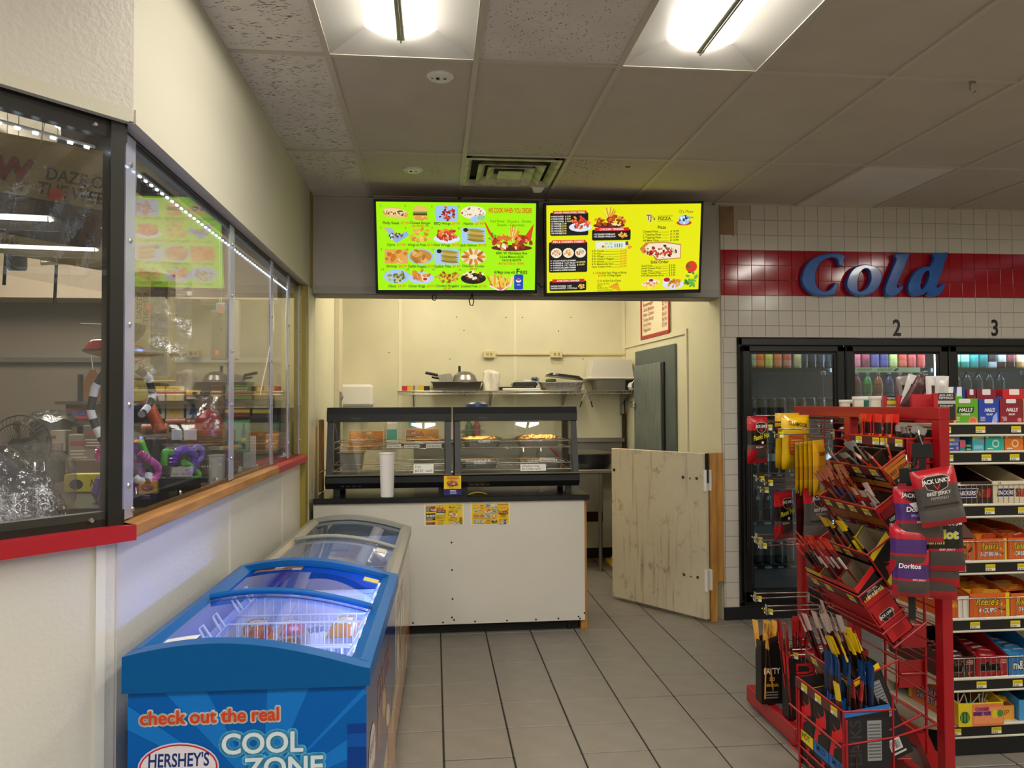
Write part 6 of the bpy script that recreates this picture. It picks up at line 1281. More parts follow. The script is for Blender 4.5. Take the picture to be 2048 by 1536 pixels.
# base frame, near cross braces
for q0, q1 in (((-.31,.58,.02),(-.27,1.12,.1)),((-.27,1.08,.02),(.28,1.12,.1)),((.22,.5,.02),(.26,1.12,.09)),((-.02,-.04,.02),(.02,1.12,.1)),((-.27,.58,.02),(.0,.62,.1))): MB().cbox(q0, q1, .004).build('base_bar', M_SR, st)
r = MB()
for y in (.31, .6): r.tube([(.13,y,.03),(.13,y,1.3)], .006, 6)
for z in (.42, .62, .9, 1.2): r.tube([(.02,.31,z),(.13,.31,z),(.13,.6,z)], .005, 6)
for k in range(9): r.tube([(.13,.31,.36+k*.05),(.13,.62,.36+k*.05)], .0028, 5)
r.build('far_side_rack', M_SR, st)
MB().box((.02,.30,.53),(.13,.31,.62)).build('cross_plate', M_SR, st); MB().box((.02,.32,.36),(.14,.33,.47)).build('cross_plate', M_SR, st)
# trays ----------------------------------------------------------
def TM(px, py, yn, tilt):
    """lip near corner of a tray, met with the plane y = yn; local x runs away along the lip, y up the tilted floor, z out of it"""
    q = onY(px, py, yn); c, s = math.cos(tilt), math.sin(tilt)
    return Mx(((0,c,-s,q.x),(1,0,0,q.y),(0,s,c,q.z),(0,0,0,1))), q
def tray(lb, M, L, d, h, tags):
    """wire tray: lip, sides, ticket strip; z is up the boxes"""
    I = st.matrix_basis.inverted() if False else Mx.Translation((-1.9,-2.74,0)); A = I @ M; r = MB()
    r.tube([A @ V(q) for q in ((0,d,0),(0,0,0),(L,0,0),(L,d,0))], .0042, 6); r.tube([A @ V(q) for q in ((0,d,-h*.75),(0,0,-h*.75),(L,0,-h*.75),(L,d,-h*.75))], .0042, 6)
    for x in (0, L): r.tube([A @ V(q) for q in ((x,0,0),(x,0,-h*.75))], .004, 6)
    for y in (0, d*.33, d*.66, d): r.tube([A @ V(q) for q in ((0,y,-h*.75),(L,y,-h*.75))], .003, 5)
    k = r.build('tray', M_SR, st)
    MB().box((.012,-.007,-.035),(L-.0,-.005,-.001),0,None,A).build('ticket_strip', M_PURP, k)
    R4 = A @ Mx(((-1,0,0,0),(0,-1,0,0),(0,0,1,0),(0,0,0,1))) if False else A @ Mx(((-1,0,0,0),(0,1,0,-.0075),(0,0,1,0),(0,0,0,1)))
    for x in tags:
        o = bpy.data.objects.new('price_tag', tagset.m); COL.objects.link(o); o.parent = k; o.matrix_local = A @ Mx.Translation((x+.046,-.0075,-.031)) @ Mx(((-1,0,0,0),(0,1,0,0),(0,0,1,0),(0,0,0,1))) @ Mx.Identity(4)
        o.matrix_local = A @ Mx.Translation((x,-.0075,-.031)) @ Mx.Scale(1, 4)
    return k
# boxes in trays: local x along lip, y = depth, z = height
def jbox(lb, M, x0, w, d, h, z0, c, cl, cin, front, side, cut=.5, name='jerky_carton'):
    """tall open carton with a cut-down printed front"""
    t = thing(name, lb, 'jerky carton'); t.matrix_basis = M @ Mx.Translation((x0, .006, z0)); b = MB(); k = .003; C = lin(c); I = lin(cin); hf = h*cut
    b.box((0,0,0),(w,d,k),0,C); b.box((0,0,0),(w,k,hf),0,C); b.box((0,d-k,0),(w,d,h),0,C); b.box((k,k,k),(w-k,d-k,k+.002),0,I)
    for x in (0, w-k): b.prism([(0,0),(d,0),(d,h),(0,hf)], (x,0,0), (0,1,0), (0,0,1), (k,0,0), 0, C)
    b.prism([(k,k),(d-k,k),(d-k,h-.002),(k,hf-.002)], (k+.0004,0,0), (0,1,0), (0,0,1), (.0006,0,0), 0, I); b.prism([(k,k),(d-k,k),(d-k,h-.002),(k,hf-.002)], (w-k-.001,0,0), (0,1,0), (0,0,1), (.0006,0,0), 0, I)
    b.box((k,d-k-.001,k),(w-k,d-k-.0004,h-.002),0,I); b.build('box', PRINT, t)
    lp = lin(cl); b = MB(); b.prism([(-.0012,hf-.022),(d,h-.022),(d,h+.0005),(-.0012,hf+.0005)], (-.0012,0,0), (0,1,0), (0,0,1), (.0008,0,0), 0, lp); b.box((-.001,-.0012,hf-.022),(w,-.0004,hf),0,lp); b.build('coloured_rim', PRINT, t)
    if front: p = Pr(w, hf-.022); front(p, w, hf-.022); mb = MB(); p.put(mb, Mx(((1,0,0,0),(0,0,-1,-.0008),(0,1,0,0),(0,0,0,1))) @ Mx(((-1,0,0,w),(0,1,0,0),(0,0,-1,0),(0,0,0,1))) @ Mx.Scale(-1,4,(0,0,1)), .00015); mb.build('front_print', PRINT, t)
    if side: p = Pr(d, hf-.022); side(p, d, hf-.022); mb = MB(); p.put(mb, Mx(((0,0,-1,-.0012),(1,0,0,0),(0,1,0,0),(0,0,0,1))), .00015); mb.build('side_print', PRINT, t)
    return t
def jl(p, x, y, s, bg='1a1212', sub=None):
    p.poly([(x-s,y+s*.45),(x-s*.6,y+s*.62),(x+s*.6,y+s*.62),(x+s,y+s*.45),(x+s*.8,y-s*.45),(x,y-s*.8),(x-s*.8,y-s*.45)], 'b8a8a0'); p.poly([(x-s*.93,y+s*.4),(x-s*.57,y+s*.55),(x+s*.57,y+s*.55),(x+s*.93,y+s*.4),(x+s*.74,y-s*.42),(x,y-s*.72),(x-s*.74,y-s*.42)], bg)
    p.text("JACK LINK'S", x, y-.02*s, s*.34, 'f2efec', 'c', 1, .0, maxw=s*2.1); p.poly([(x-s*.3,y-s*.15),(x-s*.2,y-s*.12),(x,y-s*.45),(x+s*.2,y-s*.12),(x+s*.3,y-s*.15),(x,y-s*.62)], 'c8281c')
BOLT = [(0,0),(.3,.015),(.33,.2),(.6,.3),(.4,.32),(.75,.48),(.95,.5),(.97,.68),(.92,.84),(.8,1),(.82,.8),(.6,.69),(.25,.77),(.5,.66),(.4,.61),(.2,.6),(.18,.4)]
def bolt(p, x, y, w, h, c='d81a24'): p.poly([(x+w*a, y+h*b_) for a, b_ in BOLT], c)
STK = {}
def sticks(M, x0, x1, y0, y1, z0, n, L, w, cols, lb, grp, lean=.12, top='e8dcd0', name='meat_stick', seed=1, flat=.5, topc=None):
    r = random.Random(seed); MK_ = []
    for i in range(n):
        c1, c2 = cols[i % len(cols)]; key = (L, w, c1, c2, top, topc)
        if key not in STK:
            b = MB()
            b.grid(lambda u, v: (w*.5*math.cos(2*PI*u)*(1 if v < .84 else 1.15), w*.5*flat*math.sin(2*PI*u)*(1 if v < .84 else .35), L*v+(.003*math.sin(12*u) if v > .9 else 0)), 10, 12, cf=lambda u, v: lin((topc if v > .8 else '1a1414' if v > .62 and (u*2) % 1 > .3 and (u*2) % 1 < .75 else c2 if .25 < (u*2) % 1 < .42 and v < .55 else '241a16' if (u*2) % 1 > .55 and v < .5 else c1) if name == 'jerky_pouch' else (topc or c2) if v > .84 else (c1 if not .42 < v < .7 else (c2 if .3 < u < .7 or u > .9 or u < .1 else c1))))
            STK[key] = b.mesh('film', GLOSS)
        o = bpy.data.objects.new(name, STK[key]); COL.objects.link(o)
        o.matrix_basis = M @ Mx.Translation((x0+(x1-x0)*((i*.618) % 1), y0+(y1-y0)*((i*.37) % 1), z0)) @ Mx.Rotation(r.uniform(-lean,lean),4,'X') @ Mx.Rotation(r.uniform(-lean,lean),4,'Y') @ Mx.Rotation(r.uniform(-.5,.5),4,'Z')
        tag(o, lb, 'meat stick', grp); MK_.append(o)
    number(MK_, lb)
YN = 2.76
# top tier: upright red cartons facing the aisle
MA, qa = TM(1815, 878, YN, 0); 
tray('top', MA, .40, .1, .12, (.02,.12,.175,.3))
def redfront(p, w, h): p.rect(0,0,w,h,'c01420'); jl(p, w*.5, h*.66, w*.34)
for i in range(3):
    jbox(f'{ORD[i]} red jerky carton from the near end of the top tier', MA, .005+i*.128, .124, .09, .135, -.13, 'b81420', 'b81420', '5a3a2a', redfront, None, .98)
p = Pr(.09,.12); p.poly([(.0,.115),(.085,.115),(.085,.035),(.0425,0),(0,.035)], '16110f'); p.text('EXCELLENCE',.043,.1,.008,'e8e0dc','c',1,maxw=.07); p.poly([(.02,.085),(.028,.088),(.043,.055),(.058,.088),(.066,.085),(.043,.04)],'d82a24'); p.text('JERKY',.043,.024,.01,'e8e0dc','c',1)
t = thing('hang_card', 'black pennant card hanging on the near red carton of the top tier', 'card'); t.matrix_basis = MA @ Mx.Translation((.105,-.006,-.135)) @ Mx(((-1,0,0,0),(0,0,1,0),(0,1,0,0),(0,0,0,1))); mb = MB(); mb.box((0,0,-.001),(.085,.115,0),0,lin('16110f')); p.put(mb, Mx.Identity(4), .0002); mb.build('card', PRINT, t)
sticks(MA, .16, .385, .02, .07, -.1, 16, .19, .036, [('c81e1c','e0a028'),('d83a20','e8c850'),('b81a1a','e0702a')], 'red and yellow jerky stick pouch standing in the top tier', 'red and yellow pouches in the top tier', .1, flat=.3, topc='d8301c', seed=3, name='jerky_pouch')
sticks(MA, .01, .13, .02, .07, -.1, 6, .15, .05, [('1c1716','3a3432'),('2a2422','8a8480')], 'dark clear pouch leaning near the top tier end', 'dark pouches in the top tier', .3, flat=.3, topc='8a8280', seed=4, name='jerky_pouch')
# tilted trays
T = math.radians(35)
MBt, qb = TM(1762, 938, YN, T); tray('second', MBt, .40, .12, .15, (.03,.15,.29))
def steak(p, d, h): p.rect(0,h*.6,d,h*1.0,'d87a1c'); p.text('BEEF STEAK', d*.5, h*.74, h*.13, '2a1810', 'c', 1, .1, maxw=d*.8); p.text('SWEET & HOT', d*.5, h*.63, h*.07, '6a2a10', 'c', 1, maxw=d*.6); p.text("JACK LINK'S", d*.5, h*.46, h*.07, 'd8d0cc', 'c', 1, maxw=d*.6); p.rect(0,0,d,h*.4,'a81420')
for i in range(3): jbox(f'black and orange steak strip carton, {ORD[i]} from the near end of the second tier', MBt, .004+i*.132, .128, .105, .135, -.13, '241816', 'd8781c' if i == 0 else '8a1c1c', '3a2a20', lambda p, w, h: (p.rect(0,h*.3,w,h*.55,'c88a2a'), p.text('PEPPERED', w*.5,h*.62,h*.1,'d8d0cc','c',1,maxw=w*.7), p.rect(0,0,w,h*.2,'8a141c')), steak, .97)
sticks(MBt, .02, .14, .02, .07, -.08, 3, .15, .06, [('d83a1c','e8a028'),('c8301a','2a1a12')], 'red and orange steak strip pouch leaning out of the second tier', 'red orange pouches in the second tier', .3, flat=.2, topc='e8b8a8', seed=5, name='jerky_pouch')
sticks(MBt, .17, .38, .02, .07, -.07, 4, .14, .07, [('7a7470','4a3a34'),('8a8480','6a6460')], 'clear grey pouch flopping over the second tier', 'clear grey pouches in the second tier', .35, flat=.2, topc='a8a4a0', seed=6, name='jerky_pouch')
MC, qc = TM(1750, 1019, YN, T); tray('third', MC, .42, .12, .17, (.04,.14,.23,.33))
def beef(p, d, h): p.rect(0,h*.42,d,h*.75,'17110f'); p.text('100% BEEF', d*.5, h*.6, h*.1, 'e8e4e0', 'c', 1, .1, maxw=d*.7); p.text('MADE WITH BEEF', d*.5, h*.48, h*.06, 'c8c0bc', 'c', 1, maxw=d*.7); p.rect(0,h*.1,d,h*.38,'8a7a70')
for i in range(3): jbox(f'red and black beef stick carton, {ORD[i]} from the near end of the third tier', MC, .004+i*.137, .133, .105, .16, -.155, '8a141c', 'c01a1c', '4a3626', lambda p, w, h: (p.rect(0,h*.5,w,h*.8,'c0861c' if 0 else '9a5a1c'), jl(p, w*.5, h*.25, w*.3)), beef, .95)
sticks(MC, .2, .40, .02, .08, -.12, 16, .24, .02, [('8a2a1a','3a5a8a'),('a03a1c','c8742a'),('6a1a14','a85a2a')], 'thin orange brown beef stick in the third tier', 'thin beef sticks in the third tier', .12, flat=.45, topc='c8785a', seed=7)
sticks(MC, .02, .16, .02, .08, -.12, 5, .18, .024, [('c8b8b0','6a2020'),('a82a24','e0d4cc')], 'clear topped beef stick near the front of the third tier', 'clear topped sticks in the third tier', .2, flat=.4, topc='c8b0a8', seed=8)
MD, qd = TM(1735, 1110, YN, T); tray('fourth', MD, .36, .12, .2, (.12,.2,.27))
def hot(p, d, h): p.rect(0,0,d,h,'120e0d'); bolt(p, d*.1, h*.22, d*.75, h*.72); p.poly([(0,h*.12),(0,h*.3),(d,h*.62),(d,h*.4),(d*.5,h*.12)],'e0c21c'); p.text('HOT', d*.56, h*.3, h*.1, '2a200c', 'l', 1, .2, rot=.55); p.text('WILD', d*.4, h*.03, h*.06, 'c8c4c0', 'l', 1)
for i in range(2): jbox(f'black and yellow hot stick carton, {"near" if i == 0 else "far"} one of two in the fourth tier', MD, .004+i*.16, .15, .105, .19, -.165, '120e0d', 'e0c21c', '8a7a62', lambda p, w, h: (p.rect(0,h*.55,w,h*.7,'a01c1c'), p.text('HOT', w*.3, h*.3, h*.15, 'e0c21c','l',1)), hot, .8)
sticks(MD, .12, .3, .02, .08, -.15, 4, .27, .03, [('161210','e0c21c'),('241a14','a82a1c')], 'black and yellow hot beef stick leaning in the fourth tier', 'black and yellow sticks in the fourth tier', .12, flat=.4, topc='d8c01c', seed=9)
ME, qe = TM(1717, 1194, YN, T); tray('fifth', ME, .40, .12, .19, (.03,.2,.31))
def wild(p, d, h):
    p.rect(0,0,d,h,'140f0e'); p.rect(0,0,d,h*.34,'b8141c'); [p.poly([(d*a,h*.34),(d*(a+.05),h*.34+h*.16*(1+k % 3*.5)),(d*(a+.12),h*.34)],['e0601c','e8a02a','f0d050'][k % 3]) for k, a in enumerate((0,.1,.2,.3,.4,.5,.6,.7,.8))]
    p.text('WILD HEAT', d*.5, h*.42, h*.13, 'f2ece6', 'c', 1, .1, maxw=d*.8); p.text('100% BEEF', d*.5, h*.72, h*.1, 'f0ece8', 'c', 1, .1, maxw=d*.55); p.text('MADE WITH REAL BEEF', d*.5, h*.63, h*.05, 'd8d0cc', 'c', 1, maxw=d*.7)
for i in range(3):
    b_ = jbox(f'wild heat beef stick carton, {ORD[i]} from the near end of the fifth tier', ME, .004+i*.13, .126, .105, .12, -.058, '170f0e', 'd01a1e' if i < 2 else 'd8b81c', '7a6a55', lambda p, w, h: (p.rect(0,h*.05,w,h*.3,'c8401c'), p.text('100% BEEF', w*.5,h*.6,h*.12,'d8d0cc','c',1,maxw=w*.7)), wild, .75)
sticks(ME, .13, .38, .02, .08, -.05, 14, .24, .026, [('a81a1e','1c1413'),('8a1618','e0d8d4'),('c0241e','2a1614')], 'red and black beef stick standing in the wild heat cartons', 'red and black sticks in the fifth tier', .08, flat=.4, topc='d8402a', seed=10)
jbox('plain red jerky carton lying below the wild heat carton', ME, .004, .36, .105, .165, -.226, 'b0101a', 'b0101a', '5a3a2a', None, lambda p, w, h: (jl(p, w*.45, h*.72, w*.3), p.lines(w*.3,h*.1,w*.75,h*.38,4,'8a0c14')), 1.0)
A6 = Mx.Translation((-1.9,-2.74,0)) @ ME; r = MB(); r.tube([A6 @ V(q) for q in ((0,.16,-.17),(-.0,-.004,-.17),(.4,-.004,-.17),(.4,.16,-.17))], .0045, 6); r.tube([A6 @ V(q) for q in ((-.004,.16,-.235),(-.004,-.003,-.235),(-.004,-.003,-.17))], .0045, 6); r.build('lower_hoop', M_SR, st)
# lowest two: a leaning yellow rimmed carton and the upright black cartons
MF, qf = TM(1704, 1364, YN, math.radians(22)); tray('sixth', MF, .36, .2, .3, (.02,.14,.26))
def blk(p, d, h): p.rect(0,0,d,h,'16161a'); p.rect(d*.5,h*.5,d*.82,h*.96,'8f8f92'); p.lines(d*.52,h*.53,d*.8,h*.94,11,'5a5a5e'); p.text('LINKS',d*.36,h*.45,h*.14,'2c2c33','l',1,0,rot=PI/2); p.rect(d*.3,h*.1,d*.72,h*.24,'e2e0da'); p.bars(d*.33,h*.12,d*.69,h*.22,13,'1a1a1a',random.Random(4)); p.rect(d*.3,h*.05,d*.8,h*.075,'c8c6c2')
jbox('tall black carton with yellow rim leaning in the lowest tilted tray', MF, .0, .15, .115, .36, -.335, '15151a', 'e6c60e', '54483a', None, blk, .93)
sticks(MF, .02, .13, .02, .09, -.3, 12, .44, .026, [('3a1812','e6c81c'),('2a120e','d8b81c'),('4a1a14','e0c83a')], 'brown beef stick with yellow band in the yellow rimmed carton', 'yellow banded sticks', .07, flat=.4, topc='e0c020', seed=11)
sticks(MF, .16, .36, .02, .12, -.26, 12, .42, .026, [('5a141a','a01c24'),('3a1014','8a1a20')], 'dark red beef stick in the lowest tilted tray', 'dark red sticks in the tilted tray', .1, flat=.4, topc='c8b4aa', seed=12)
jbox('dark red carton beside the yellow rimmed carton in the tilted tray', MF, .2, .15, .13, .34, -.33, '5a1016', '8a4a1c', '54483a', None, None, .8)
MG, qg = TM(1687, 1424, YN-.06, 0); tray('seventh', MG, .365, .2, .36, (.03,.15,.26))
def wildbox(word, c, tc):
    def f(p, w, h): p.rect(0,0,w,h,'131013'); bolt(p, w*.04, h*.44, w*.86, h*.5); p.rect(0,h*.3,w,h*.44,c); p.text(word, w*.5, h*.35, h*.07, tc, 'c', 1, 0, maxw=w*.6); [p.text('X', w*(.5+k*.12), h*(.2-k*.02), h*.08, 'd81a24', 'l', 1, rot=.3*k) for k in range(2)]; p.lines(w*.05,h*.07,w*.5,h*.1,1,'a8a4a0'); p.ell(w*.75,h*.08,w*.1,h*.035,'8a8684',10)
    return f
for i, (wd, c, tc, rim, cn) in enumerate((('MILD','1e6ab8','0e1c3a','1f6fc0','blue rimmed mild'),('MILD','1e6ab8','0e1c3a','1f5fb0','blue labelled mild'),('HOT','e6d21c','2a240c','e8ca10','yellow labelled hot'))):
    jbox(f'black {cn} stick carton, {ORD[i]} from the near end of the bottom tray', MG, .003+i*.12, .117, .17, .36, -.34, '131013', rim, '3a3430', wildbox(wd, c, tc), blk, .94)
sticks(MG, .03, .25, .03, .14, -.3, 22, .46, .027, [('2a1512','1c4a8a'),('3a1c16','2a62a8'),('1a2a4a','3a78c0')], 'brown beef stick with blue foil top in the bottom tray', 'blue topped sticks in the bottom tray', .09, flat=.45, topc='123a6a', seed=13)
sticks(MG, .0, .12, .03, .12, -.3, 3, .4, .027, [('3a1a14','a03030'),('4a2016','e0c020')], 'red printed beef stick at the near bottom tray end', 'red printed sticks in the bottom tray', .2, flat=.45, seed=14)
A7 = Mx.Translation((-1.9,-2.74,0)) @ MG; r = MB(); r.tube([A7 @ V(q) for q in ((0,-.004,-.33),(0,-.004,-.12),(0,.19,-.1),(0,.19,.05))], .0045, 6); r.tube([A7 @ V(q) for q in ((0,-.006,-.13),(.42,-.006,-.13))], .0045, 6); r.tube([A7 @ V(q) for q in ((0,.19,-.34),(0,.19,-.1),(0,.36,-.06),(.3,.36,-.06))], .0045, 6); r.build('lower_hoop', M_SR, st)
r = MB(); X0 = qg.x-1.9
for y in (-.05, .1, .25, .38): r.tube([(X0,y,.12),(.02,y,.1)], .0045, 6)
for x in (X0, X0*.5): r.tube([(x,-.06,.115),(x,.42,.115)], .0045, 6)
r.tube([(X0,-.06,.115),(X0,-.06,.4)], .0045, 6); r.tube([(X0,.305,.02),(X0,.305,.38)], .006, 6); r.build('base_wires', M_SR, st)
# far panel floor display: black cartons with red and yellow sticks
MK = Mx(((0,1,0,1.55),(1,0,0,3.42),(0,0,1,.39),(0,0,0,1)))
def linksf(p, d, h): p.rect(0,0,d,h,'151012'); p.text('LINKS', d*.62, h*.92, d*.38, 'c8141e', 'l', 1, 0, rot=-PI/2, maxw=h*.8); p.rect(d*.02,h*.4,d*.2,h*.9,'8a8a8c'); p.rect(d*.04,h*.03,d*.22,h*.2,'e4e2dc')
def linkss(p, d, h): p.rect(0,0,d,h,'151012'); p.text('LINKS', d*.3, h*.92, d*.42, 'c8141e', 'l', 1, 0, rot=-PI/2, maxw=h*.8); p.text('JACK', d*.72, h*.92, d*.3, 'a8101a', 'l', 1, 0, rot=-PI/2, maxw=h*.7); p.text('WILD', d*.3, h*.03, h*.06, '5a5a60', 'l', 1, .2)
ML = Mx.Translation((.045,-.02,0)) @ MK
jbox('black carton with large red LINKS lettering standing on the stand base', ML, -.0, .07, .125, .31, -.285, '151012', 'b8141a', '2a2020', None, linkss, .97)
sticks(ML, .01, .06, .02, .1, -.26, 14, .42, .026, [('8a141a','c81e24'),('6a1014','b01820'),('a01a20','3a1012')], 'red film stick in the carton on the stand base', 'red sticks on the stand base', .12, flat=.4, topc='a81a20', seed=15)
def fatty(p, d, h): p.rect(0,0,d,h,'12100e'); p.text('FATTY', d*.5, h*.52, h*.1, 'f0ece6', 'c', 1, 0, maxw=d*.8); p.text('2.0', d*.5, h*.4, h*.06, 'e0a838', 'c', 1); p.text('ORIGINAL', d*.5, h*.3, h*.05, 'e0a838', 'c', 1, maxw=d*.7); p.lines(d*.15,h*.1,d*.8,h*.24,3,'8a8680')
jbox('black carton with FATTY lettering at the far end of the stand base', MK, .17, .07, .1, .33, -.285, '12100e', '2a221a', '2a2018', None, fatty, .9)
sticks(MK, .18, .23, .02, .08, -.26, 8, .36, .03, [('e0a03a','3a2412'),('d8963a','2a1a10')], 'orange yellow stick in the carton with FATTY lettering', 'orange sticks on the stand base', .14, flat=.4, topc='e6b050', seed=16)
jbox('small red and yellow carton behind the black LINKS carton', Mx(((0,1,0,1.80),(1,0,0,3.30),(0,0,1,.44),(0,0,0,1))), 0, .11, .12, .17, -.17, 'b01c20', 'b01c20', '3a2a20', None, lambda p, d, h: (p.rect(0,0,d,h,'c8401c'), p.rect(0,0,d*.3,h,'d8a850'), p.blobs(d*.6,h*.4,d*.25,h*.25,['2a1a14','e8e0d8','c02020'],10,d*.1,rg)), 1.0)
# hooks with tags
def hook(y, z, L, tagc=True, double=True):
    r = MB(); r.box((-.012,y-.008,z-.03),(-.002,y+.008,z+.02)); r.tube([(-.008,y,z),(-L,y,z-.004),(-L-.018,y,z+.012)], .004, 6)
    if double: r.tube([(-.008,y,z+.02),(-L*.98,y,z+.022)], .004, 6); r.box((-L*.98-.003,y-.012,z-.02),(-L*.98,y+.012,z+.03))
    k = r.build('peg_hook', M_CHR, st)
    if tagc: o = bpy.data.objects.new('price_tag', tagset.m); COL.objects.link(o); o.parent = k; o.location = (-L*.98-.004,y+.02,z-.018); o.rotation_euler = (0,0,-.9)
for px, z_, y in ((0,1.46,1.03),(0,1.43,.9),(0,1.40,.78),(0,1.325,.95),(0,1.17,1.0),(0,1.16,.9),(0,1.12,.95),(0,.86,1.03),(0,.84,.98),(0,.56,1.05),(0,.53,.92),(0,.42,.74),(0,.40,.66)): hook(y, z_, .29)
# bags
def bag(lb, pos, w, h, yaw, cf, art=None, tilt=0., roll=0., th=.022, grp=None, name='jerky_bag', film=True):
    t = thing(name, lb, 'jerky bag', pos, (tilt, roll, yaw), grp); b = MB()
    prof = lambda u, v: th*max(0, (1-abs(2*u-1)**5))*max(0, (1-abs(2*v-1)**4))
    b.grid(lambda u, v: ((u-.5)*w*(1+.02*math.sin(9*v)), -prof(u,v)-.0012, -h*(1-v)), 14, 20, cf=cf); b.grid(lambda u, v: ((.5-u)*w, .4*prof(u,v)+.0012, -h*(1-v)), 8, 8, c=lin('2a1a1a')); b.build('pouch', GLOSS, t)
    if art: p = Pr(w, h); art(p, w, h); mb = MB(); p.put(mb, Mx.Translation((-w/2,-th-.0022,-h)) @ Mx.Rotation(PI/2,4,'X'), .00018); mb.build('print', PRINT, t)
    return t
def regions(*rs):
    def f(u, v):
        for v0, c in rs:
            if v >= v0(u) if callable(v0) else v >= v0: return lin(c)
        return lin(rs[-1][1])
    return f
fl = regions((.93,'8a1420'),(.72,'a81a20'),(.38,'1a1314'),(lambda u: .1 if u > .25 else .3,'4a3c3a'),(0,'9a121c'))
def flart(p, w, h): jl(p, w*.5, h*.76, w*.26); p.text("Flamin' Hot", w*.5, h*.52, h*.1, 'd8d82a', 'c', 1, .2, maxw=w*.78, rot=.14); p.ell(w*.55,h*.44,w*.06,h*.03,'f0ece8',8); p.text('BEEF JERKY', w*.4, h*.33, h*.035, 'e8b0a8', 'c', 1)
YW = -.75
def hang(px, py, Y): return tuple(onY(px, py, Y))
bag('red and black flaming hot jerky bag at the tip of the highest hook', hang(1514,832,3.55), .15, .225, .5, fl, flart)
def till(p, w, h): p.text('TILLAMOOK', w*.4, h*.8, h*.07, '2a2010', 'c', 1, .05, maxw=w*.7, rot=-.12); p.rect(w*.08,h*.28,w*.62,h*.66,'d8642a'); p.lines(w*.14,h*.36,w*.56,h*.58,4,'f0a860'); p.rect(w*.7,h*.15,w*.95,h*.5,'a8a49a'); p.lines(w*.7,h*.55,w*.94,h*.66,3,'8a7a2a')
bag('large yellow jerky bag with orange panel on the second highest hook', hang(1590,830,3.6), .19, .26, .4, regions((.97,'d8a810'),(0,'e6b810')), till, th=.03)
bag('plain yellow jerky bag tucked behind the large yellow one', hang(1574,826,3.7), .17, .27, .4, regions((.97,'d8a810'),(0,'dca80f')), None)
for i in range(5): bag(f'{ORD[i]} narrow yellow jerky bag from the left in the row hung edge on', hang(1594+i*10.5,884-i*1.,3.50-i*.03), .13, .25, .95-.06*i, regions((.8,'ecb018'),(.55,'e6a616'),(.3,'d0921c'),(0,'e6ae18')), lambda p, w, h: (p.text('TILLAMOOK', w*.2, h*.72, h*.07, '4a3010', 'l', 1, 0, maxw=w*.7), p.rect(w*.2,h*.1,w*.5,h*.3,'a8a49a')), th=.018)
bag('red and black flaming hot jerky bag on the middle hook row', hang(1566,982,3.5), .15, .225, .55, fl, flart)
pep = regions((.93,'a01420'),(.68,'b41a24'),(.3,'4a4645'),(.12,'5a5450'),(0,'a8141e'))
def pepart(p, w, h): jl(p, w*.5, h*.76, w*.3); p.text('BEEF JERKY', w*.5, h*.55, h*.055, 'd8d4d2', 'c', 1, maxw=w*.6); p.text('PEPPERED', w*.5, h*.47, h*.045, 'a8a4a2', 'c', 0, maxw=w*.5); p.rect(w*.1,h*.36,w*.9,h*.385,'1a1616')
bag('large red and grey peppered beef jerky bag on the middle hook row', hang(1634,972,3.42), .175, .25, .35, pep, pepart)
bag('dark red jerky bag behind the peppered bag', hang(1606,985,3.48), .15, .22, .7, regions((.7,'5a1018'),(0,'3a0c12')), None)
for i in range(4): bag(f'{ORD[i]} deep red jerky bag seen through the wire panel', (2.06+.0*i, 3.42+i*.1, 1.44-.0*i), .14, .21, .3, regions((.6,'7a1424'),(.3,'4a2028'),(0,'8a1828')), lambda p, w, h: jl(p, w*.5, h*.7, w*.3))
for i in range(4): bag(f'{ORD[i]} deep red jerky bag of the lower row seen through the wire panel', (2.06, 3.42+i*.1, 1.2), .14, .21, .3, regions((.6,'7a1424'),(.3,'4a2028'),(0,'8a1828')), lambda p, w, h: jl(p, w*.5, h*.7, w*.3))
# clip strips at the near post
YC = 2.62
for px, py, lb in ((1845,900,'black clip strip hooked on the near post, higher of two'),(1820,950,'black clip strip hooked on the near post, lower of two')):
    q = onY(px, py, YC+.02); t = thing('clip_strip', lb, 'clip strip', tuple(q)); MB().tube([(.0,0,.02),(-.005,0,.035),(-.012,0,.055),(-.006,.01,.07),(.004,.03,.07)], .0028, 6).build('hook', M_CHR, t)
    MB().cbox((-.04,0,-.03),(.04,.004,.025),.006).box((-.013,0,-.52),(.013,.003,-.03)).build('strip', M_BLKM, t)
dor = regions((.93,'8a1c30'),(.7,'b8182a'),(.42,'4a2a6e'),(.34,'a8182a'),(lambda u: .1 if u > .12 else .25,'4a403c'),(0,'a8182a'))
def dorart(p, w, h): p.poly([(w*.2,h*.92),(w*.25,h*.78),(w*.6,h*.62),(w*.85,h*.7),(w*.9,h*.9)],'1a1214'); p.text("JACK LINK'S", w*.5, h*.8, h*.07, 'f2eeec', 'c', 1, 0, maxw=w*.7, rot=-.1); p.poly([(w*.3,h*.7),(w*.5,h*.74),(w*.62,h*.64),(w*.45,h*.58)],'e8e0e0'); p.text('Doritos', w*.48, h*.56, h*.085, 'f6f4f4', 'c', 1, .1, maxw=w*.66, ol='2a1a2a', ow=.06); p.text('SPICY SWEET CHILI', w*.6, h*.47, h*.04, 'c8a8e0', 'c', 1, maxw=w*.55); p.text('BEEF JERKY', w*.6, h*.365, h*.035, 'f0c0c0', 'c', 1, .1, rot=.06)
bag('red and grey peppered jerky bag on the higher clip strip, before the purple bag', hang(1862,937,YC-.075), .142, .2, -.35, pep, pepart, roll=-.2)
bag('purple and red sweet chili jerky bag on the lower clip strip', hang(1832,972,YC-.01), .15, .2, -.42, dor, dorart, roll=-.05)
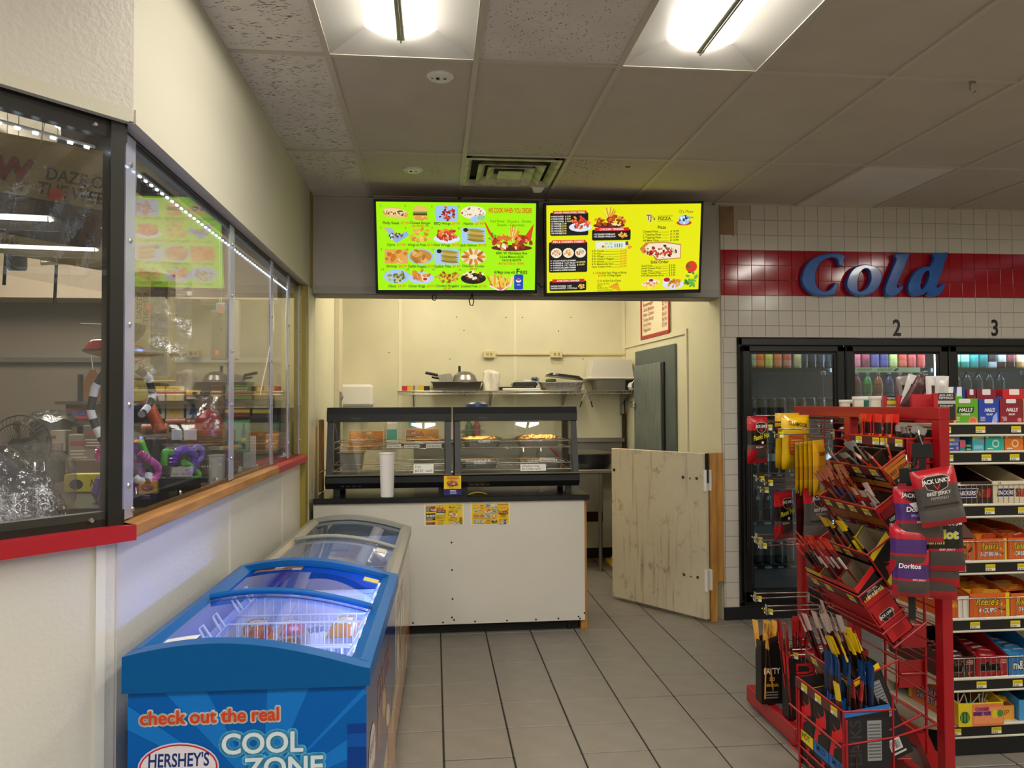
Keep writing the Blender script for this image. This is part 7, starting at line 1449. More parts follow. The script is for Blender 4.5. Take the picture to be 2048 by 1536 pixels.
bag('dark flaming hot jerky bag with yellow lettering under the peppered bag', hang(1878,1026,YC-.015), .135, .205, -.5, regions((.93,'6a1420'),(.8,'e0d8d4'),(.42,'161214'),(.36,'a8182a'),(.1,'4a403e'),(0,'a8141e')), lambda p, w, h: (p.text("JACK LINK'S", w*.5,h*.8,h*.08,'f4f0ee','c',1,0,maxw=w*.8,ol='161214'), p.text('Hot', w*.62,h*.58,h*.14,'d8d22a','c',1,.1,ol='f0ece8',ow=.08), p.text('Flamin', w*.3,h*.48,h*.09,'d8d22a','c',1,.1), p.text('BEEF JERKY', w*.6,h*.37,h*.035,'f0c0c0','c',1,.1)), roll=-.06)
for i, (px, py) in enumerate(((1816,1048),(1820,1098))): bag(f'purple jerky bag {"just below the front purple bag" if i == 0 else "lowest on the lower clip strip"}', hang(px, py, YC+.0), .12, .17, -.42, dor, (lambda p, w, h: (p.text('Doritos', w*.45, h*.62, h*.1, 'f0eef4', 'c', 1, .1, maxw=w*.6), p.text('BEEF JERKY', w*.7, h*.37, h*.035, 'f0c0c0', 'c', 1))) if i else None)
for i, (px, py) in enumerate(((1874,1082),(1869,1108))): bag(f'red jerky bag with clear window, {"second lowest" if i == 0 else "lowest"} at the near post', hang(px, py, YC+.01+.012*i), .135, .16, -.5, regions((.6,'8a1420'),(.52,'a8182a'),(.2,'4a403e'),(0,'a8141e')), None)
# tubs and cartons on the far side of the stand
rg = random.Random(77)
TZ = 1.475; QX = 2.03
MB().cbox((.03,.2,TZ-.012),(.2,1.1,TZ),.003).build('rear_ledge', M_SR, st)
for i, (px, c, c2, lb, hh) in enumerate(((1695,'c8c8b8','1c1c1c','white and black',.085),(1722,'c8c8b8','1f6a58','white and dark green',.1),(1756,'cfd4d0','2a8a94','white and teal',.1))):
    q = onX(px, 800, QX+.01); t = thing('snuff_tub', f'{lb} round tub on the ledge behind the stand top rail', 'tub', (q.x, q.y, TZ)); MB().lathe([(0,0),(.037,0),(.039,hh-.012)], 18, c=lin(c)).build('tub', PRINT, t); MB().grid(lambda u, v: (.0395*math.cos(-2.9+2.2*u), .0395*math.sin(-2.9+2.2*u), .006+(hh-.024)*v), 8, 1, cf=lambda u, v: lin(c2 if u > .55 else 'e0ddc8')).build('label', PRINT, t); MB().lathe([(.0405,hh-.014),(.0415,hh-.004),(.039,hh),(0,hh)], 18, c=lin('e6e4dc')).build('lid', PRINT, t)
def rb(c, n1): return lambda p, w, h: (p.rect(0,0,w,h,'b81620'), p.rect(w*.22,0,w*.8,h,'16110f'), p.text(n1, w*.5,h*.85,h*.09,'e8e4e0','c',1,maxw=w*.5), p.rect(w*.24,h*.62,w*.78,h*.8,c), p.rect(w*.2,h*.44,w*.82,h*.58,'a8a4a0'))
def ledgebox(lb, px, w, h, art): q = onX(px, 800, QX); return closedbox('jerky_box', lb, q.x-w/2, q.x+w/2, q.y, .06, TZ, h, 'b01620', art, 'jerky carton', rz=-.45)
for px, c, n1, lb in ((1784,'d8c01c','TERIYAKI','yellow'),(1813,'a8763a','ORIGINAL','tan')): ledgebox(f'red jerky box with {lb} label on the ledge behind the stand top rail', px-4, .066, .1, rb(c, n1))
ledgebox('large plain red jerky box on the ledge behind the stand top rail', 1846, .1, .105, lambda p, w, h: p.lines(w*.3,h*.2,w*.7,h*.5,3,'a00c14'))
ledgebox('red and black peppered jerky box beside the green cough drops', 1886, .078, .108, lambda p, w, h: (p.rect(0,0,w,h,'b01018'), p.rect(w*.2,h*.0,w*.95,h,'15100f'), p.text("JACK LINK'S",w*.56,h*.89,h*.07,'e8e4e0','c',1,maxw=w*.6), p.text('PEPPERED',w*.56,h*.78,h*.08,'c8c4c0','c',1,maxw=w*.65), p.rect(w*.18,h*.6,w*.98,h*.72,'b8b4b0'), p.text('EXCELLENT',w*.56,h*.5,h*.06,'d8d4d0','c',1,maxw=w*.6), p.poly([(w*.4,h*.3),(w*.46,h*.32),(w*.56,h*.16),(w*.66,h*.32),(w*.72,h*.3),(w*.56,h*.06)],'c82420')))
MS = Mx.Translation((0,0,0))
for i, (px, w_, c1, c2, r_, lb) in enumerate(((1806,.06,'8a8078','2a2422',-.15,'grey topped jerky pouch leaning left above the red box on the stand ledge'),(1836,.075,'c8c4c0','3a2a26',.3,'silver jerky pouch with dark window leaning right above the red box'),(1852,.06,'5a3a3a','3a1c20',.5,'dark red jerky pouch behind the silver one above the red box'),(1870,.07,'d0cecb','3a2c28',.0,'upright silver jerky pouch with dark window above the peppered box'),(1884,.05,'c8c6c2','b8b4b0',.05,'plain silver jerky pouch behind the upright one'))):
    q = onX(px, 752, QX+.03+.012*i); bag(lb, tuple(q), w_, .16, -.5, (lambda A, B: lambda u, v: lin(B if .25 < u < .75 and .28 < v < .76 else A))(c1, c2), None, roll=r_, th=.012, name='jerky_pouch')
# ================================================================ CASHIER BOOTH BEHIND THE ACRYLIC
rg = random.Random(41)
struct(MB().box((-3.6, 5.3, 0), (-.99, 5.42, H)).build('wall_booth_back', mat('booth_wall','6f6557',rough=.5,var=.06)))
struct(MB().box((-3.6, -.5, 0), (-3.5, 5.3, H)).build('wall_booth_left', mat('booth_wall2','6a5f50',rough=.6)))
struct(MB().box((-3.5, 2.05, H-.005), (-.98, 5.3, H+.02)).build('ceiling_booth', M_SOF))
struct(MB().box((-3.5, 5.05, 2.22), (-1.0, 5.3, H-.01)).build('wall_booth_soffit', mat('booth_soffit','b3a48c',rough=.6)))
struct(MB().box((-2.0, 5.28, .9), (-1.84, 5.3, 2.22)).build('trim_18', M_OLIVE)); struct(MB().box((-3.4, 5.28, .9), (-2.9, 5.3, 2.22)).build('trim_19', mat('booth_column','756b45',rough=.5,var=.2,vs=3)))
struct(MB().box((-3.5, 5.26, 1.83), (-1.0, 5.3, 1.86)).build('trim_20', M_ALU))
bw = thing('booth_counter', 'dark display counter running behind the acrylic windows', 'counter', (0,0,0))
M_BT = mat('booth_top','25221f',rough=.35)
MB().box((-1.6,2.6,1.18),(-1.035,5.1,1.22)).build('counter_top', M_BT, bw); MB().box((-1.55,2.7,0),(-1.04,4.65,1.18)).build('counter_base', M_BLKM, bw)
ba = thing('booth_counter', 'dark angled counter end under the wrapped parcels behind the front pane', 'counter', (0,0,0))
b = MB(); q = [facet(.1,0,.17), facet(2.1,0,.17), facet(2.1,0,.9), facet(.35,0,.9)]; b.prism([p[:2] for p in q], (0,0,1.18), (1,0,0), (0,1,0), (0,0,.04)); b.build('counter_top', M_BT, ba)
bk_ = thing('back_counter', 'grey counter along the booth back wall under the foil topped pot', 'counter', (0,0,0))
MB().box((-3.2,4.75,.9),(-2.32,5.25,.95)).box((-3.2,4.9,0),(-2.32,5.25,.9)).build('cabinet', mat('back_counter','8d8676',rough=.5), bk_); MB().box((-2.32,4.6,.9),(-1.62,4.94,.95)).box((-2.3,4.65,0),(-1.64,4.9,.9)).build('cabinet', MATS['back_counter'], bk_)
M_LS = mat('led_strip_white', 'ffffff', emit=4, ecol='d8ecff')
def ledstrip(lb, p0, p1, n):
    t = thing('led_strip', lb, 'light strip', tuple(p0)); d = V(p1)-V(p0); b = MB(); m = MB()
    for i in range(n): q = d*(i+.5)/n; e = d.normalized()*.006; b.tube([q-e, q+e], .0045, 6)
    MB().tube([(0,0,.006), tuple(d+V((0,0,.006)))], .005, 5).build('tape', M_WHITE, t); o = b.build('diodes', M_LS, t); o['kind'] = 'stuff'
ledstrip('glowing white LED strip along the top of the side acrylic panes', (-.93, 2.36, ST-.06), (-.93, 5.0, ST-.06), 52)
ledstrip('glowing blue white LED strip along the top of the angled front pane', facet(.06, ST-.075, .09), facet(1.1, ST-.06, .09), 24)
def fitY(pxs, Y, lim=.93):
    xr = max(onY(q, 800, Y).x for q in pxs); return Y*lim/abs(xr) if xr > -lim else Y
def at(px, py, Y=None, X=None): return onY(px, py, fitY((px,), Y))
def thread(t, x, y, z): MB().cyl((x,y,z),(x,y,H-.006-t.location.z),.0015,n=4).build('hang_thread', M_WHITE, t)
def riser(lb, x0, y0, x1, y1, z0, z, c='3a332b'): t = thing('stock_box', lb, 'box', (x0, y0, z0)); MB().cbox((0,0,0),(x1-x0,y1-y0,z-z0),.004,0,lin(c)).build('carton', PRINT, t); MB().box((.01,-.0008,(z-z0)*.3),((x1-x0)*.7,-.0002,(z-z0)*.6),0,lin('7a6c5a')).build('label', PRINT, t)
# plastic wrap
M_WRAP = glassmat('plastic_wrap', 'f8f6f0', f0=.2, rough=.04, wr=.4, ws=16)
M_WRAPD = glassmat('plastic_wrap_crumpled', 'f0f0f2', f0=.16, rough=.03, wr=.25, ws=26)
def raw_tray(lb, pos, w, h, yaw, roll, seed, bagmat=True):
    t = thing('rolling_tray', lb, 'tray', pos, (0, roll, yaw)); p = Pr(w, h)
    p.rrect(0,0,w,h,.06,'a08d55'); p.rrect(.012,.012,w-.012,h-.012,.055,'b5a268'); p.text('RAW', w*.06, h*.62, h*.19, 'a81c24', 'l', 1, .0, maxw=w*.42, ol='e8dfc0', ow=.05)
    p.text('DAZE OF', w*.56, h*.68, h*.1, '2f2618', 'l', 1, 0, maxw=w*.36); p.text('THE WEEK', w*.53, h*.55, h*.1, '2f2618', 'l', 1, 0, maxw=w*.42)
    p.rect(w*.04,h*.16,w*.92,h*.5,'2a2830')
    for k in range(7): p.rect(w*(.05+k*.125),h*.18,w*(.165+k*.125),h*.48,['3a3a4a','55525a','2f2c36','6a5a5c','44424e','3a2a34','5c3a34'][k])
    p.text('ROLLING TRAY', w*.2,h*.07,h*.045,'6a5c30','l',1); p.text('HEMP', w*.8,h*.06,h*.05,'a03a2a','l',1) if 0 else None
    b = MB(); n = 14
    b.grid(lambda u, v: ((u)*w, .02*(1-min(1, 8*min(u,1-u,v,1-v))), v*h), n, n, c=lin('9a8850')); b.box((.02,.014,.02),(w-.02,.02,h-.02),0,lin('8a7844')); b.build('tray_shell', PRINT, t)
    mb = MB(); p.put(mb, Mx.Translation((0,-.0008,0)) @ Mx.Rotation(PI/2,4,'X'), .0002); mb.build('print', PRINT, t)
    r = random.Random(seed); ph = [r.uniform(0,6) for _ in range(6)]
    MB().grid(lambda u, v: (-.05+u*(w+.1), -.018-.022*math.sin(PI*u)*math.sin(PI*v)-.008*math.sin(13*u+5*v+ph[0])-.006*math.sin(23*u-9*v+ph[1]), -.07+v*(h+.14)), 30, 24).build('wrapper', M_WRAP, t)
    MB().cyl((w*.5,.0,h*.9),(w*.5+(.0),.0,h*.9+.2),.0015,n=4).build('hang_thread', M_WHITE, t)
    MB().box((w*.62,-.03,h*.5),(w*.7,-.028,h*.6)).build('price_sticker', mat('orange_sticker','e8502a',rough=.5), t)
    return t
a = V((-2.02, 2.55, 1.92)); raw_tray('large tan rolling tray wrapped in clear plastic hanging inside the angled pane', tuple(onY(-150,478,2.6)), .57, .38, .0, .17, 3)
raw_tray('tan rolling tray hung on end in a clear bag behind the side panes', (at(350,760,Y=3.75).x, 3.75, at(350,760,Y=3.75).z-.0), .5, .21, .35, -PI/2, 5)
def boxy(name, lb, px0, py0, px1, py1, Y, d, c, art=None, cat='box', yaw=0, m=None):
    Y = onZ((px0+px1)/2, py1, 1.223).y if Y == 'c' else Y
    Y = fitY((px0,px1), Y); a, b_ = onY(px0,py1,Y), onY(px1,py0,Y); w, h = abs(b_.x-a.x), abs(b_.z-a.z); t = thing(name, lb, cat, tuple(a), (0,0,yaw))
    MB().cbox((0,0,0),(w,d,h),min(.006,d*.3),0,lin(c)).build('carton', m or PRINT, t)
    if art: p = Pr(w, h); art(p, w, h); mb = MB(); p.put(mb, Mx.Translation((0,-.0006,0)) @ Mx.Rotation(PI/2,4,'X'), .0002); mb.build('print', PRINT, t)
    if name.startswith('hanging'): thread(t, w*.5, d*.5, h)
    return t
def rods(name, lb, pts, r, m, cat):
    o = tag(MB().tube([V(q)-V(pts[0]) for q in pts], r, 8).build(name, m, None, tuple(pts[0])), lb, cat)
    if cat in ('rod', 'peg'): c = (V(pts[-1])-V(pts[0]))*.5; k = max(0, pts[0][2]-o.location.z); MB().cyl((0,0,k),(0,0,H-.006-o.location.z),.0015,n=4).build('hang_thread', M_WHITE, o)
    return o
boxy('hanging_box', 'dark camouflage print box hanging near the top of the angled pane', 118,246,236,330, 2.9, .05, '17181c', lambda p, w, h: p.blobs(w*.5,h*.5,w*.45,h*.42,['23303a','1c2a2a','2f3a44','14161a'],26,w*.1,rg))
boxy('hanging_box', 'dark backpack shaped pack hanging behind the top of the side panes', 270,345,345,385, 3.1, .08, '14171a', None)
for i, pts in enumerate(((at(-30,438,Y=2.62), at(145,425,Y=2.62)),)): rods('white_rod', 'thick white tube lying across the wrapped tray', pts, .013, M_WHITE, 'tube')
rods('white_rod', 'thin white rod under the wrapped tray', (at(82,527,Y=2.66), at(236,520,Y=2.66)), .006, M_WHITE, 'rod')
rods('white_rod', 'short white rod hanging behind the corner post', (at(205,587,Y=2.9), at(245,581,Y=2.9)), .006, M_WHITE, 'rod')
for px, y0, y1, lb in ((109,530,608,'long black display peg hanging behind the angled pane'),(8,505,570,'black peg hook beside the dark pouch')): rods('display_peg', lb, (at(px+4,y0,Y=3.0), at(px,y1,Y=3.0)), .006, M_BLKM, 'peg')
boxy('hanging_pouch', 'small black pouch hanging below the wrapped tray', 12,505,51,540, 2.95, .02, '14130f')
# hookah
hx = at(246, 985, Y=2.62); hz0 = 1.223
t = thing('hookah', 'tall black hookah with silver tray and brown bowl behind the corner post', 'hookah', (hx.x, 2.62, hz0)); zz = lambda py: at(246, py, Y=2.62).z-hz0
MB().lathe([(.0,0),(.06,0),(.075,.02),(.06,.08),(.03,.14),(.022,zz(905)),(.026,zz(895))], 20).build('vase', glassmat('pink_glass','e8c8d0',f0=.12,haze=.15,hcol='c8a0a8'), t)
MB().lathe([(.02,zz(905)),(.026,zz(880)),(.02,zz(860)),(.024,zz(830)),(.018,zz(815)),(.022,zz(790)),(.016,zz(770)),(.02,zz(735)),(.014,zz(714))], 16).build('stem', mat('hookah_black','101216',rough=.2), t)
MB().lathe([(.01,zz(716)),(.08,zz(713)),(.118,zz(706)),(.122,zz(702)),(.09,zz(707)),(.02,zz(709))], 26).build('ash_tray', M_CHR, t)
MB().lathe([(.016,zz(700)),(.03,zz(686)),(.05,zz(672)),(.058,zz(668)),(.066,zz(650)),(.06,zz(648)),(.0,zz(655))], 18).build('bowl', mat('brown_glaze','3a1712',rough=.15), t)
M_RPK = mat('red_film', 'a82418', rough=.25, var=.4, vs=40)
t = thing('charcoal_pack', 'red film charcoal pack lying on the hookah tray', 'packet', (hx.x-.105, 2.6, hz0+zz(702)+.003)); MB().grid(lambda u, v: (u*.12, (v-.5)*.06, .033*(1-(2*v-1)**4)*min(1,8*min(u,1-u))**.5), 10, 6).build('wrapper', M_RPK, t); MB().grid(lambda u, v: (.095+.03*u, (v-.5)*.05, .035+.012*math.sin(9*u+7*v)), 5, 5).build('foil_twist', M_FOIL, t)
hp = [(246,725),(215,735),(190,775),(181,820),(190,850),(205,880),(225,905),(250,930),(275,960),(295,965),(300,935)]
hp2 = [(270,735),(298,755),(306,790),(295,815),(280,832)]
for pts, lb in ((hp,'black and white striped hookah hose looping down the angled pane'),(hp2,'black and white striped hose end curling right of the corner post')):
    P = [at(x, y, Y=2.55) for x, y in pts]; Q = []
    for i in range(len(P)-1):
        for k in range(5): Q.append(P[i].lerp(P[i+1], k/5))
    tag(MB().tube([q-Q[0] for q in Q], .0125, 8, cfun=lambda i: lin('e8e8ec') if (i//3) % 2 else lin('121214')).build('hookah_hose', MATTEC, None, tuple(Q[0])), lb, 'hose')
t = thing('hang_tag', 'orange card tag hanging on a thread beside the hookah', 'tag', tuple(at(186,740,Y=2.75))); w = at(205,800,Y=2.75).x-at(167,800,Y=2.75).x; h = at(186,740,Y=2.75).z-at(186,800,Y=2.75).z
b = MB(); b.prism([(-w*.5,-h),(w*.5,-h),(w*.5,-h*.4),(w*.15,0),(-w*.15,0),(-w*.5,-h*.4)], (0,0,0), (1,0,0), (0,0,1), (0,.004,0)); b.build('card', mat('orange_card','b5763c',rough=.6), t); MB().tube([(0,0,0),(-.012,0,.09)], .0015, 4).build('thread', M_WHITE, t)
# back counter things
q = at(93, 868, Y=4.85); t = thing('stock_pot', 'metal pot covered with crumpled foil on the booth back counter', 'pot', (q.x, 4.9, .95)); k = at(93,828,Y=4.9).z-.95
MB().lathe([(0,0),(.105,0),(.11,.01),(.11,k)], 26).build('pot', M_STEEL, t); MB().grid(lambda u, v: ((.03+.11*v)*math.cos(2*PI*u), (.03+.11*v)*math.sin(2*PI*u), k+.012-.05*v**3+.012*math.sin(14*u*PI+6*v)), 28, 5).build('foil_lid', M_FOIL, t)
q = at(18, 880, Y=4.6); t = thing('desk_fan', 'black wire desk fan on the booth back counter', 'fan', (q.x, 4.72, .95)); R = .17; zc = at(18,890,Y=4.72).z-.95; b = MB()
for k in range(40): a = 2*PI*k/40; b.tube([(.03*math.cos(a),-.05,zc+.03*math.sin(a)),(R*.7*math.cos(a),-.045,zc+R*.7*math.sin(a)),(R*math.cos(a),0,zc+R*math.sin(a))], .0022, 4)
for rr in (R, R*.72): b.tube([(rr*math.cos(2*PI*k/32),-.0 if rr == R else -.045,zc+rr*math.sin(2*PI*k/32)) for k in range(32)], .004, 5, closed=True)
b.build('grille', mat('fan_wire','2a2824',rough=.3,metal=.6), t); b = MB()
for k in range(4): a = k*PI/2; b.grid(lambda u, v: (( .02+.12*u)*math.cos(a+.5*v), .0+.03*v, zc+(.02+.12*u)*math.sin(a+.5*v)), 4, 4)
b.build('blades', mat('fan_blade','4a463e',rough=.3), t); MB().cyl((0,-.055,zc),(0,.06,zc),.04).cyl((0,.02,0),(0,.02,zc-R),.014).cyl((0,.02,0),(0,.02,.02),.09).build('body', M_BLK, t)
def edge(p, w, h): p.rect(0,0,w,h,'8a141c'); p.text('EDGE', w*.5, h*.3, h*.42, '3a5a9a', 'c', 1, .1, maxw=w*.8, ol='161416', ow=.12)
boxy('display_unit', 'grey cigar display unit on the booth counter behind the striped hose', 130,802,240,850, 5.0, .2, '4c4842', None)
boxy('red_sign', 'red sign reading EDGE in blue on the grey display unit', 131,815,176,838, 4.985, .012, '8a141c', edge, 'sign')
for i, (x0, x1, y0, y1, c) in enumerate(((70,130,860,905,'8a8072'),(135,190,868,925,'6f675c'),(165,215,850,900,'55504a'))): boxy('wrapped_carton', ['wide taupe wrapped carton under the foil topped pot','brown grey wrapped carton left of the hookah','dark grey wrapped carton behind the striped hose'][i], x0,y0,x1,y1, 4.8, .1, c, lambda p, w, h: (p.lines(w*.1,h*.15,w*.9,h*.5,3,'a89a8c',rg=rg), p.rect(w*.1,h*.6,w*.7,h*.75,'7a3a30')))
def newbox(p, w, h): p.rect(0,0,w,h,'d8c81c'); p.ell(w*.26,h*.42,w*.15,h*.3,'1c1810',12); p.text('NEW', w*.55, h*.3, h*.42, '1c1810', 'l', 1, .25, maxw=w*.3)
boxy('yellow_box', 'long yellow box marked NEW beside the candy jar', 128,948,222,984, 'c', .07, 'cdbc1c', newbox)
# clear jar of lighters
q = at(72, 985, Y=2.6); t = thing('candy_jar', 'wide clear plastic jar with wrapped sundries behind the angled pane', 'jar', (q.x, 2.6, 1.223)); k = at(72,888,Y=2.6).z-1.223; R = .5*(at(145,940,Y=2.6).x-at(-5,940,Y=2.6).x)
MB().lathe([(0,.002),(R*.9,0),(R,.02),(R,k*.62),(R*.93,k*.75),(R*.66,k*.86),(R*.64,k*.88),(R*.66,k)], 30).build('jar', glassmat('jar_plastic','f2ece8',f0=.1,haze=.06), t)
for i in range(16):
    a = i*2.4; rr = R*.6*math.sqrt((i+.5)/16); o = thing('wrapped_sundry', f'{["grey","orange","blue","green","white","brown","silver","teal"][i % 8]} wrapped sundry in the clear jar, {"lower" if i < 8 else "upper"} layer', 'packet', (q.x+rr*math.cos(a), 2.6+rr*math.sin(a), 1.175+.03*(i//6)), (rg.uniform(-.5,.5), rg.uniform(-.5,.5), rg.uniform(0,3)))
    MB().cbox((-.03,-.012,0),(.03,.012,.016),.005,0,lin(['5a5e66','b5703a','3a4a7a','5a8a72','d8d8da','5a3a34','9a9ca4','4a7a80'][i % 8])).build('packet', GLOSS, o); MB().box((-.012,-.0125,.002),(.01,-.0121,.014),0,lin('e8e8ea')).build('price_label', PRINT, o)
boxy('blue_box', 'bright blue box at the left edge behind the angled pane', -25,968,8,1040, 2.45, .05, '1a62b0')
# crumpled plastic parcels along the sill
for i, (u0, lb, c) in enumerate(((.12,'crumpled clear plastic parcel beside the corner post','5a5560'),(.42,'large crumpled clear plastic parcel with dark wares','2f3038'),(.72,'crumpled clear parcel with golden foil at the left edge','8a7a4a'))):
    p0 = V(facet(u0+.1, 1.223, .34)); t = thing('plastic_parcel', lb, 'parcel', tuple(p0), (0,0,.75)); ph = i*2.1
    f = lambda u, v, s=1.: ((u-.5)*.36*s, (v-.5)*.3*s, (.19,.15,.12)[i]*s*max(0,(1-(2*u-1)**4)*(1-(2*v-1)**4))*(1+.25*math.sin(9*u+ph)*math.cos(7*v))+.008*math.sin(31*u+11*v)*math.sin(17*v-8*u))
    MB().grid(lambda u, v: f(u, v, .86), 16, 16).build('contents', mat('parcel_%d' % i, c, rough=.5, var=.6, vs=25), t); MB().grid(lambda u, v: f(u, v), 36, 32, sm=False).build('plastic', M_WRAPD, t)
# bendy pipes and bongs near the corner, right of the post
def spring(name, lb, pts, r, c, Y, rib=True):
    P = [at(x, y, Y=Y) for x, y in pts]; Q = []
    n = len(P)
    for i in range(n-1):
        p0, p1, p2, p3 = P[max(0,i-1)], P[i], P[i+1], P[min(n-1,i+2)]
        for k in range(8): s = k/8; Q.append(.5*((2*p1)+(p2-p0)*s+(2*p0-5*p1+4*p2-p3)*s*s+(3*p1-p0-3*p2+p3)*s**3))
    Q.append(P[-1]); N = len(Q)
    tag(MB().tube([q-Q[0] for q in Q], (lambda s: r*(1+.18*math.cos(s*(N-1)*PI))) if rib else r, 8).build(name, mat('silicone_'+c, c, rough=.25, sub=0), None, tuple(Q[0])), lb, 'hose')
spring('bendy_hose', 'pink corrugated hose arching left of the corner post', [(215,970),(205,930),(197,905),(205,898),(225,902)], .011, 'd8469a', 2.55)
spring('bendy_hose', 'pink corrugated hose loop just right of the corner post', [(280,905),(300,920),(316,935),(312,955),(290,970),(276,985)], .011, 'c84aa0', 2.62)
spring('bendy_hose', 'lime green tube leaning behind the pink hose', [(281,880),(290,905),(303,930)], .012, '4ac02a', 2.75, False)
spring('bendy_hose', 'short green bent tube among the purple pipes', [(328,930),(330,905),(342,905)], .012, '3fae2f', 2.8, False)
spring('bendy_hose', 'green corrugated tube curling at the right of the purple pipes', [(368,925),(385,935),(398,950),(390,958),(378,956)], .01, '4ab83a', 2.8)
spring('bendy_hose', 'large purple corrugated hose arch', [(346,930),(350,908),(370,898),(388,910),(385,935),(376,948)], .014, '6a3ab0', 2.78)
spring('bendy_hose', 'thin purple hose loop behind the large purple arch', [(384,930),(402,918),(404,900),(394,893),(386,900)], .009, '7a4ac0', 2.85)
q = at(350, 1010, Y=2.62); t = thing('water_pipe', 'squat purple water pipe with clear neck beside the side pane sill', 'water pipe', (-1.08, 2.78, 1.223)); MB().lathe([(0,0),(.07,0),(.085,.03),(.07,.08),(.03,.1),(.03,.12)], 22).build('body', mat('purple_plastic','5a3a9a',rough=.2,trans=.15), t); MB().lathe([(.045,.12),(.06,.14),(.045,.17),(.02,.19)], 20).build('neck', glassmat('clear_neck','f0f0f4',f0=.12,haze=.06), t); MB().cyl((.04,-.05,.1),(.07,-.1,.16),.01).build('downstem', M_CHR, t)
t = thing('water_pipe', 'small purple water pipe lying behind the squat one', 'water pipe', (-1.1, 2.98, 1.223)); MB().lathe([(0,0),(.05,0),(.06,.03),(.05,.07),(.025,.1),(.025,.2)], 18).build('body', mat('purple_plastic2','6a2a7a',rough=.2), t); MB().cyl((0,0,.2),(.01,0,.22),.03).build('mouthpiece', M_CHR, t)
t = thing('plastic_pouch', 'clear pouch with wooden tips at the side pane sill', 'packet', (-.985, 2.52, 1.223), (0,0,.2)); MB().grid(lambda u, v: (.03*(u-.5), .2*(v-.5), .1*(1-abs(2*v-1)**3)+.01*math.sin(9*v)), 3, 14).build('film', M_WRAPD, t); MB().box((-.01,-.05,0),(.006,.05,.05)).build('tips', mat('tips_wood','b08050',rough=.6,var=.4,vs=50), t)
for i, (y0, px0, px1, py) in enumerate(((3.2,285,335,858),(3.5,333,372,846),(3.75,370,410,848))): rods('copper_tube', ['nearest terracotta tube lying behind the side pane','middle terracotta tube with a green band','far terracotta tube beside the red cone'][i], (at(px0,py,Y=y0), at(px1,py-1,Y=y0)), .02, mat('terracotta','a85c40',rough=.4), 'tube')
rods('amber_tube', 'amber orange plastic tube leaning behind the pipes', (at(292,800,Y=3.1), at(322,862,Y=3.1)), .024, mat('amber','c8521c',rough=.3), 'tube')
for i in range(2): boxy('white_tag', f'tilted white price tag on the pipes, {"left" if i == 0 else "right"} of two', 343+i*25,858,363+i*30,880, 2.95, .003, 'e9e9ea', cat='label')
t = thing('red_cone', 'red cone in a clear bag above the pipes', 'cone', tuple(at(418,868,Y=3.4))); MB().lathe([(0,0),(.062,0),(.07,.02),(.05,.07),(.02,.1),(0,.11)], 20).build('cone', mat('cone_red','c02a30',rough=.3), t); MB().lathe([(.08,-.01),(.086,.02),(.066,.08),(.03,.13),(.05,.16)], 20).build('bag', M_WRAPD, t)
# shelves at the booth's far end
sh2 = thing('booth_shelves', 'dark shelving at the far end of the booth', 'shelving', (-2.3, 4.95, 0))
for z in (.97, 1.22, 1.44, 1.575): MB().box((0,0,z-.02),(1.28,.33,z)).build('shelf', mat('booth_shelf','3a332c',rough=.5), sh2)
for x in (0, .63, 1.26): MB().box((x,.3,0),(x+.02,.33,1.75)).build('upright', M_BLKM, sh2)
def lt(p, w, h): p.rect(0,0,w,h,'d8b41c'); p.poly([(w*.05,h*.3),(w*.1,h*.9),(w*.15,h*.3),(w*.12,h*.3),(w*.12,h*.12),(w*.08,h*.12),(w*.08,h*.3)],'1f7a4a'); p.poly([(w*.2,h*.35),(w*.2,h*.75),(w*.96,h*.82),(w*.96,h*.42)],'c02a30'); p.text('Little Trees', w*.24, h*.46, h*.2, 'f4ecec', 'l', 1, .1, maxw=w*.68)
boxy('yellow_sign', 'yellow sign reading Little Trees above the air fresheners', 288,722,350,762, 5.2, .012, 'd8b41c', lt, 'sign')
for i, (x0, x1, y0, y1, c, c2) in enumerate(((300,330,772,838,'b8b0a0','2a3444'),(332,368,772,838,'c0b078','d0a41c'),(372,402,780,838,'b0aca0','2a4a9a'))):
    boxy('air_freshener', ['grey','golden','blue'][i]+' tree air freshener pack under the yellow sign', x0,y0,x1,y1, 5.0, .012, c, lambda p, w, h: (p.rect(0,h*.86,w,h,'d8b82a'), p.rect(0,h*.78,w,h*.86,'b03a30'), p.poly([(w*.2,h*.15),(w*.5,h*.72),(w*.8,h*.15)],c2), p.rect(w*.44,h*.04,w*.56,h*.16,c2)), 'packet')
t = thing('black_bowl', 'glossy black bowl on a stand behind the hanging bags', 'bowl', tuple(at(402,798,Y=5.02))); MB().lathe([(0,0),(.03,.004),(.055,.03),(.05,.045),(0,.04)], 20).build('bowl', mat('gloss_black','0b0c0e',rough=.1), t); MB().cbox((-.09,-.05,-.03),(.09,.05,-.0),.006).build('stand', mat('stand_navy','1a2030',rough=.4), t)
for i, (x0, y0, x1, y1, c, lb) in enumerate(((432,605,452,640,'6a8aa0','blue pointed hang card in a clear bag behind the side panes'),(420,620,455,720,'4a4640','dark clear hanging bag beside the tan tray'),(456,600,480,720,'a8a294','pale clear hanging bag against the second joint strip'))):
    boxy('hanging_pack', lb, x0,y0,x1,y1, 4.0, .02, c, (lambda p, w, h: (p.poly([(w*.2,h*.4),(w*.5,h*.9),(w*.8,h*.4)],'b84a3a'), p.rect(w*.55,h*.8,w*.8,h*.92,'e8502a'))) if i == 0 else (lambda p, w, h: p.rect(w*.3,h*.1,w*.5,h*.2,'e8602a')), 'packet')
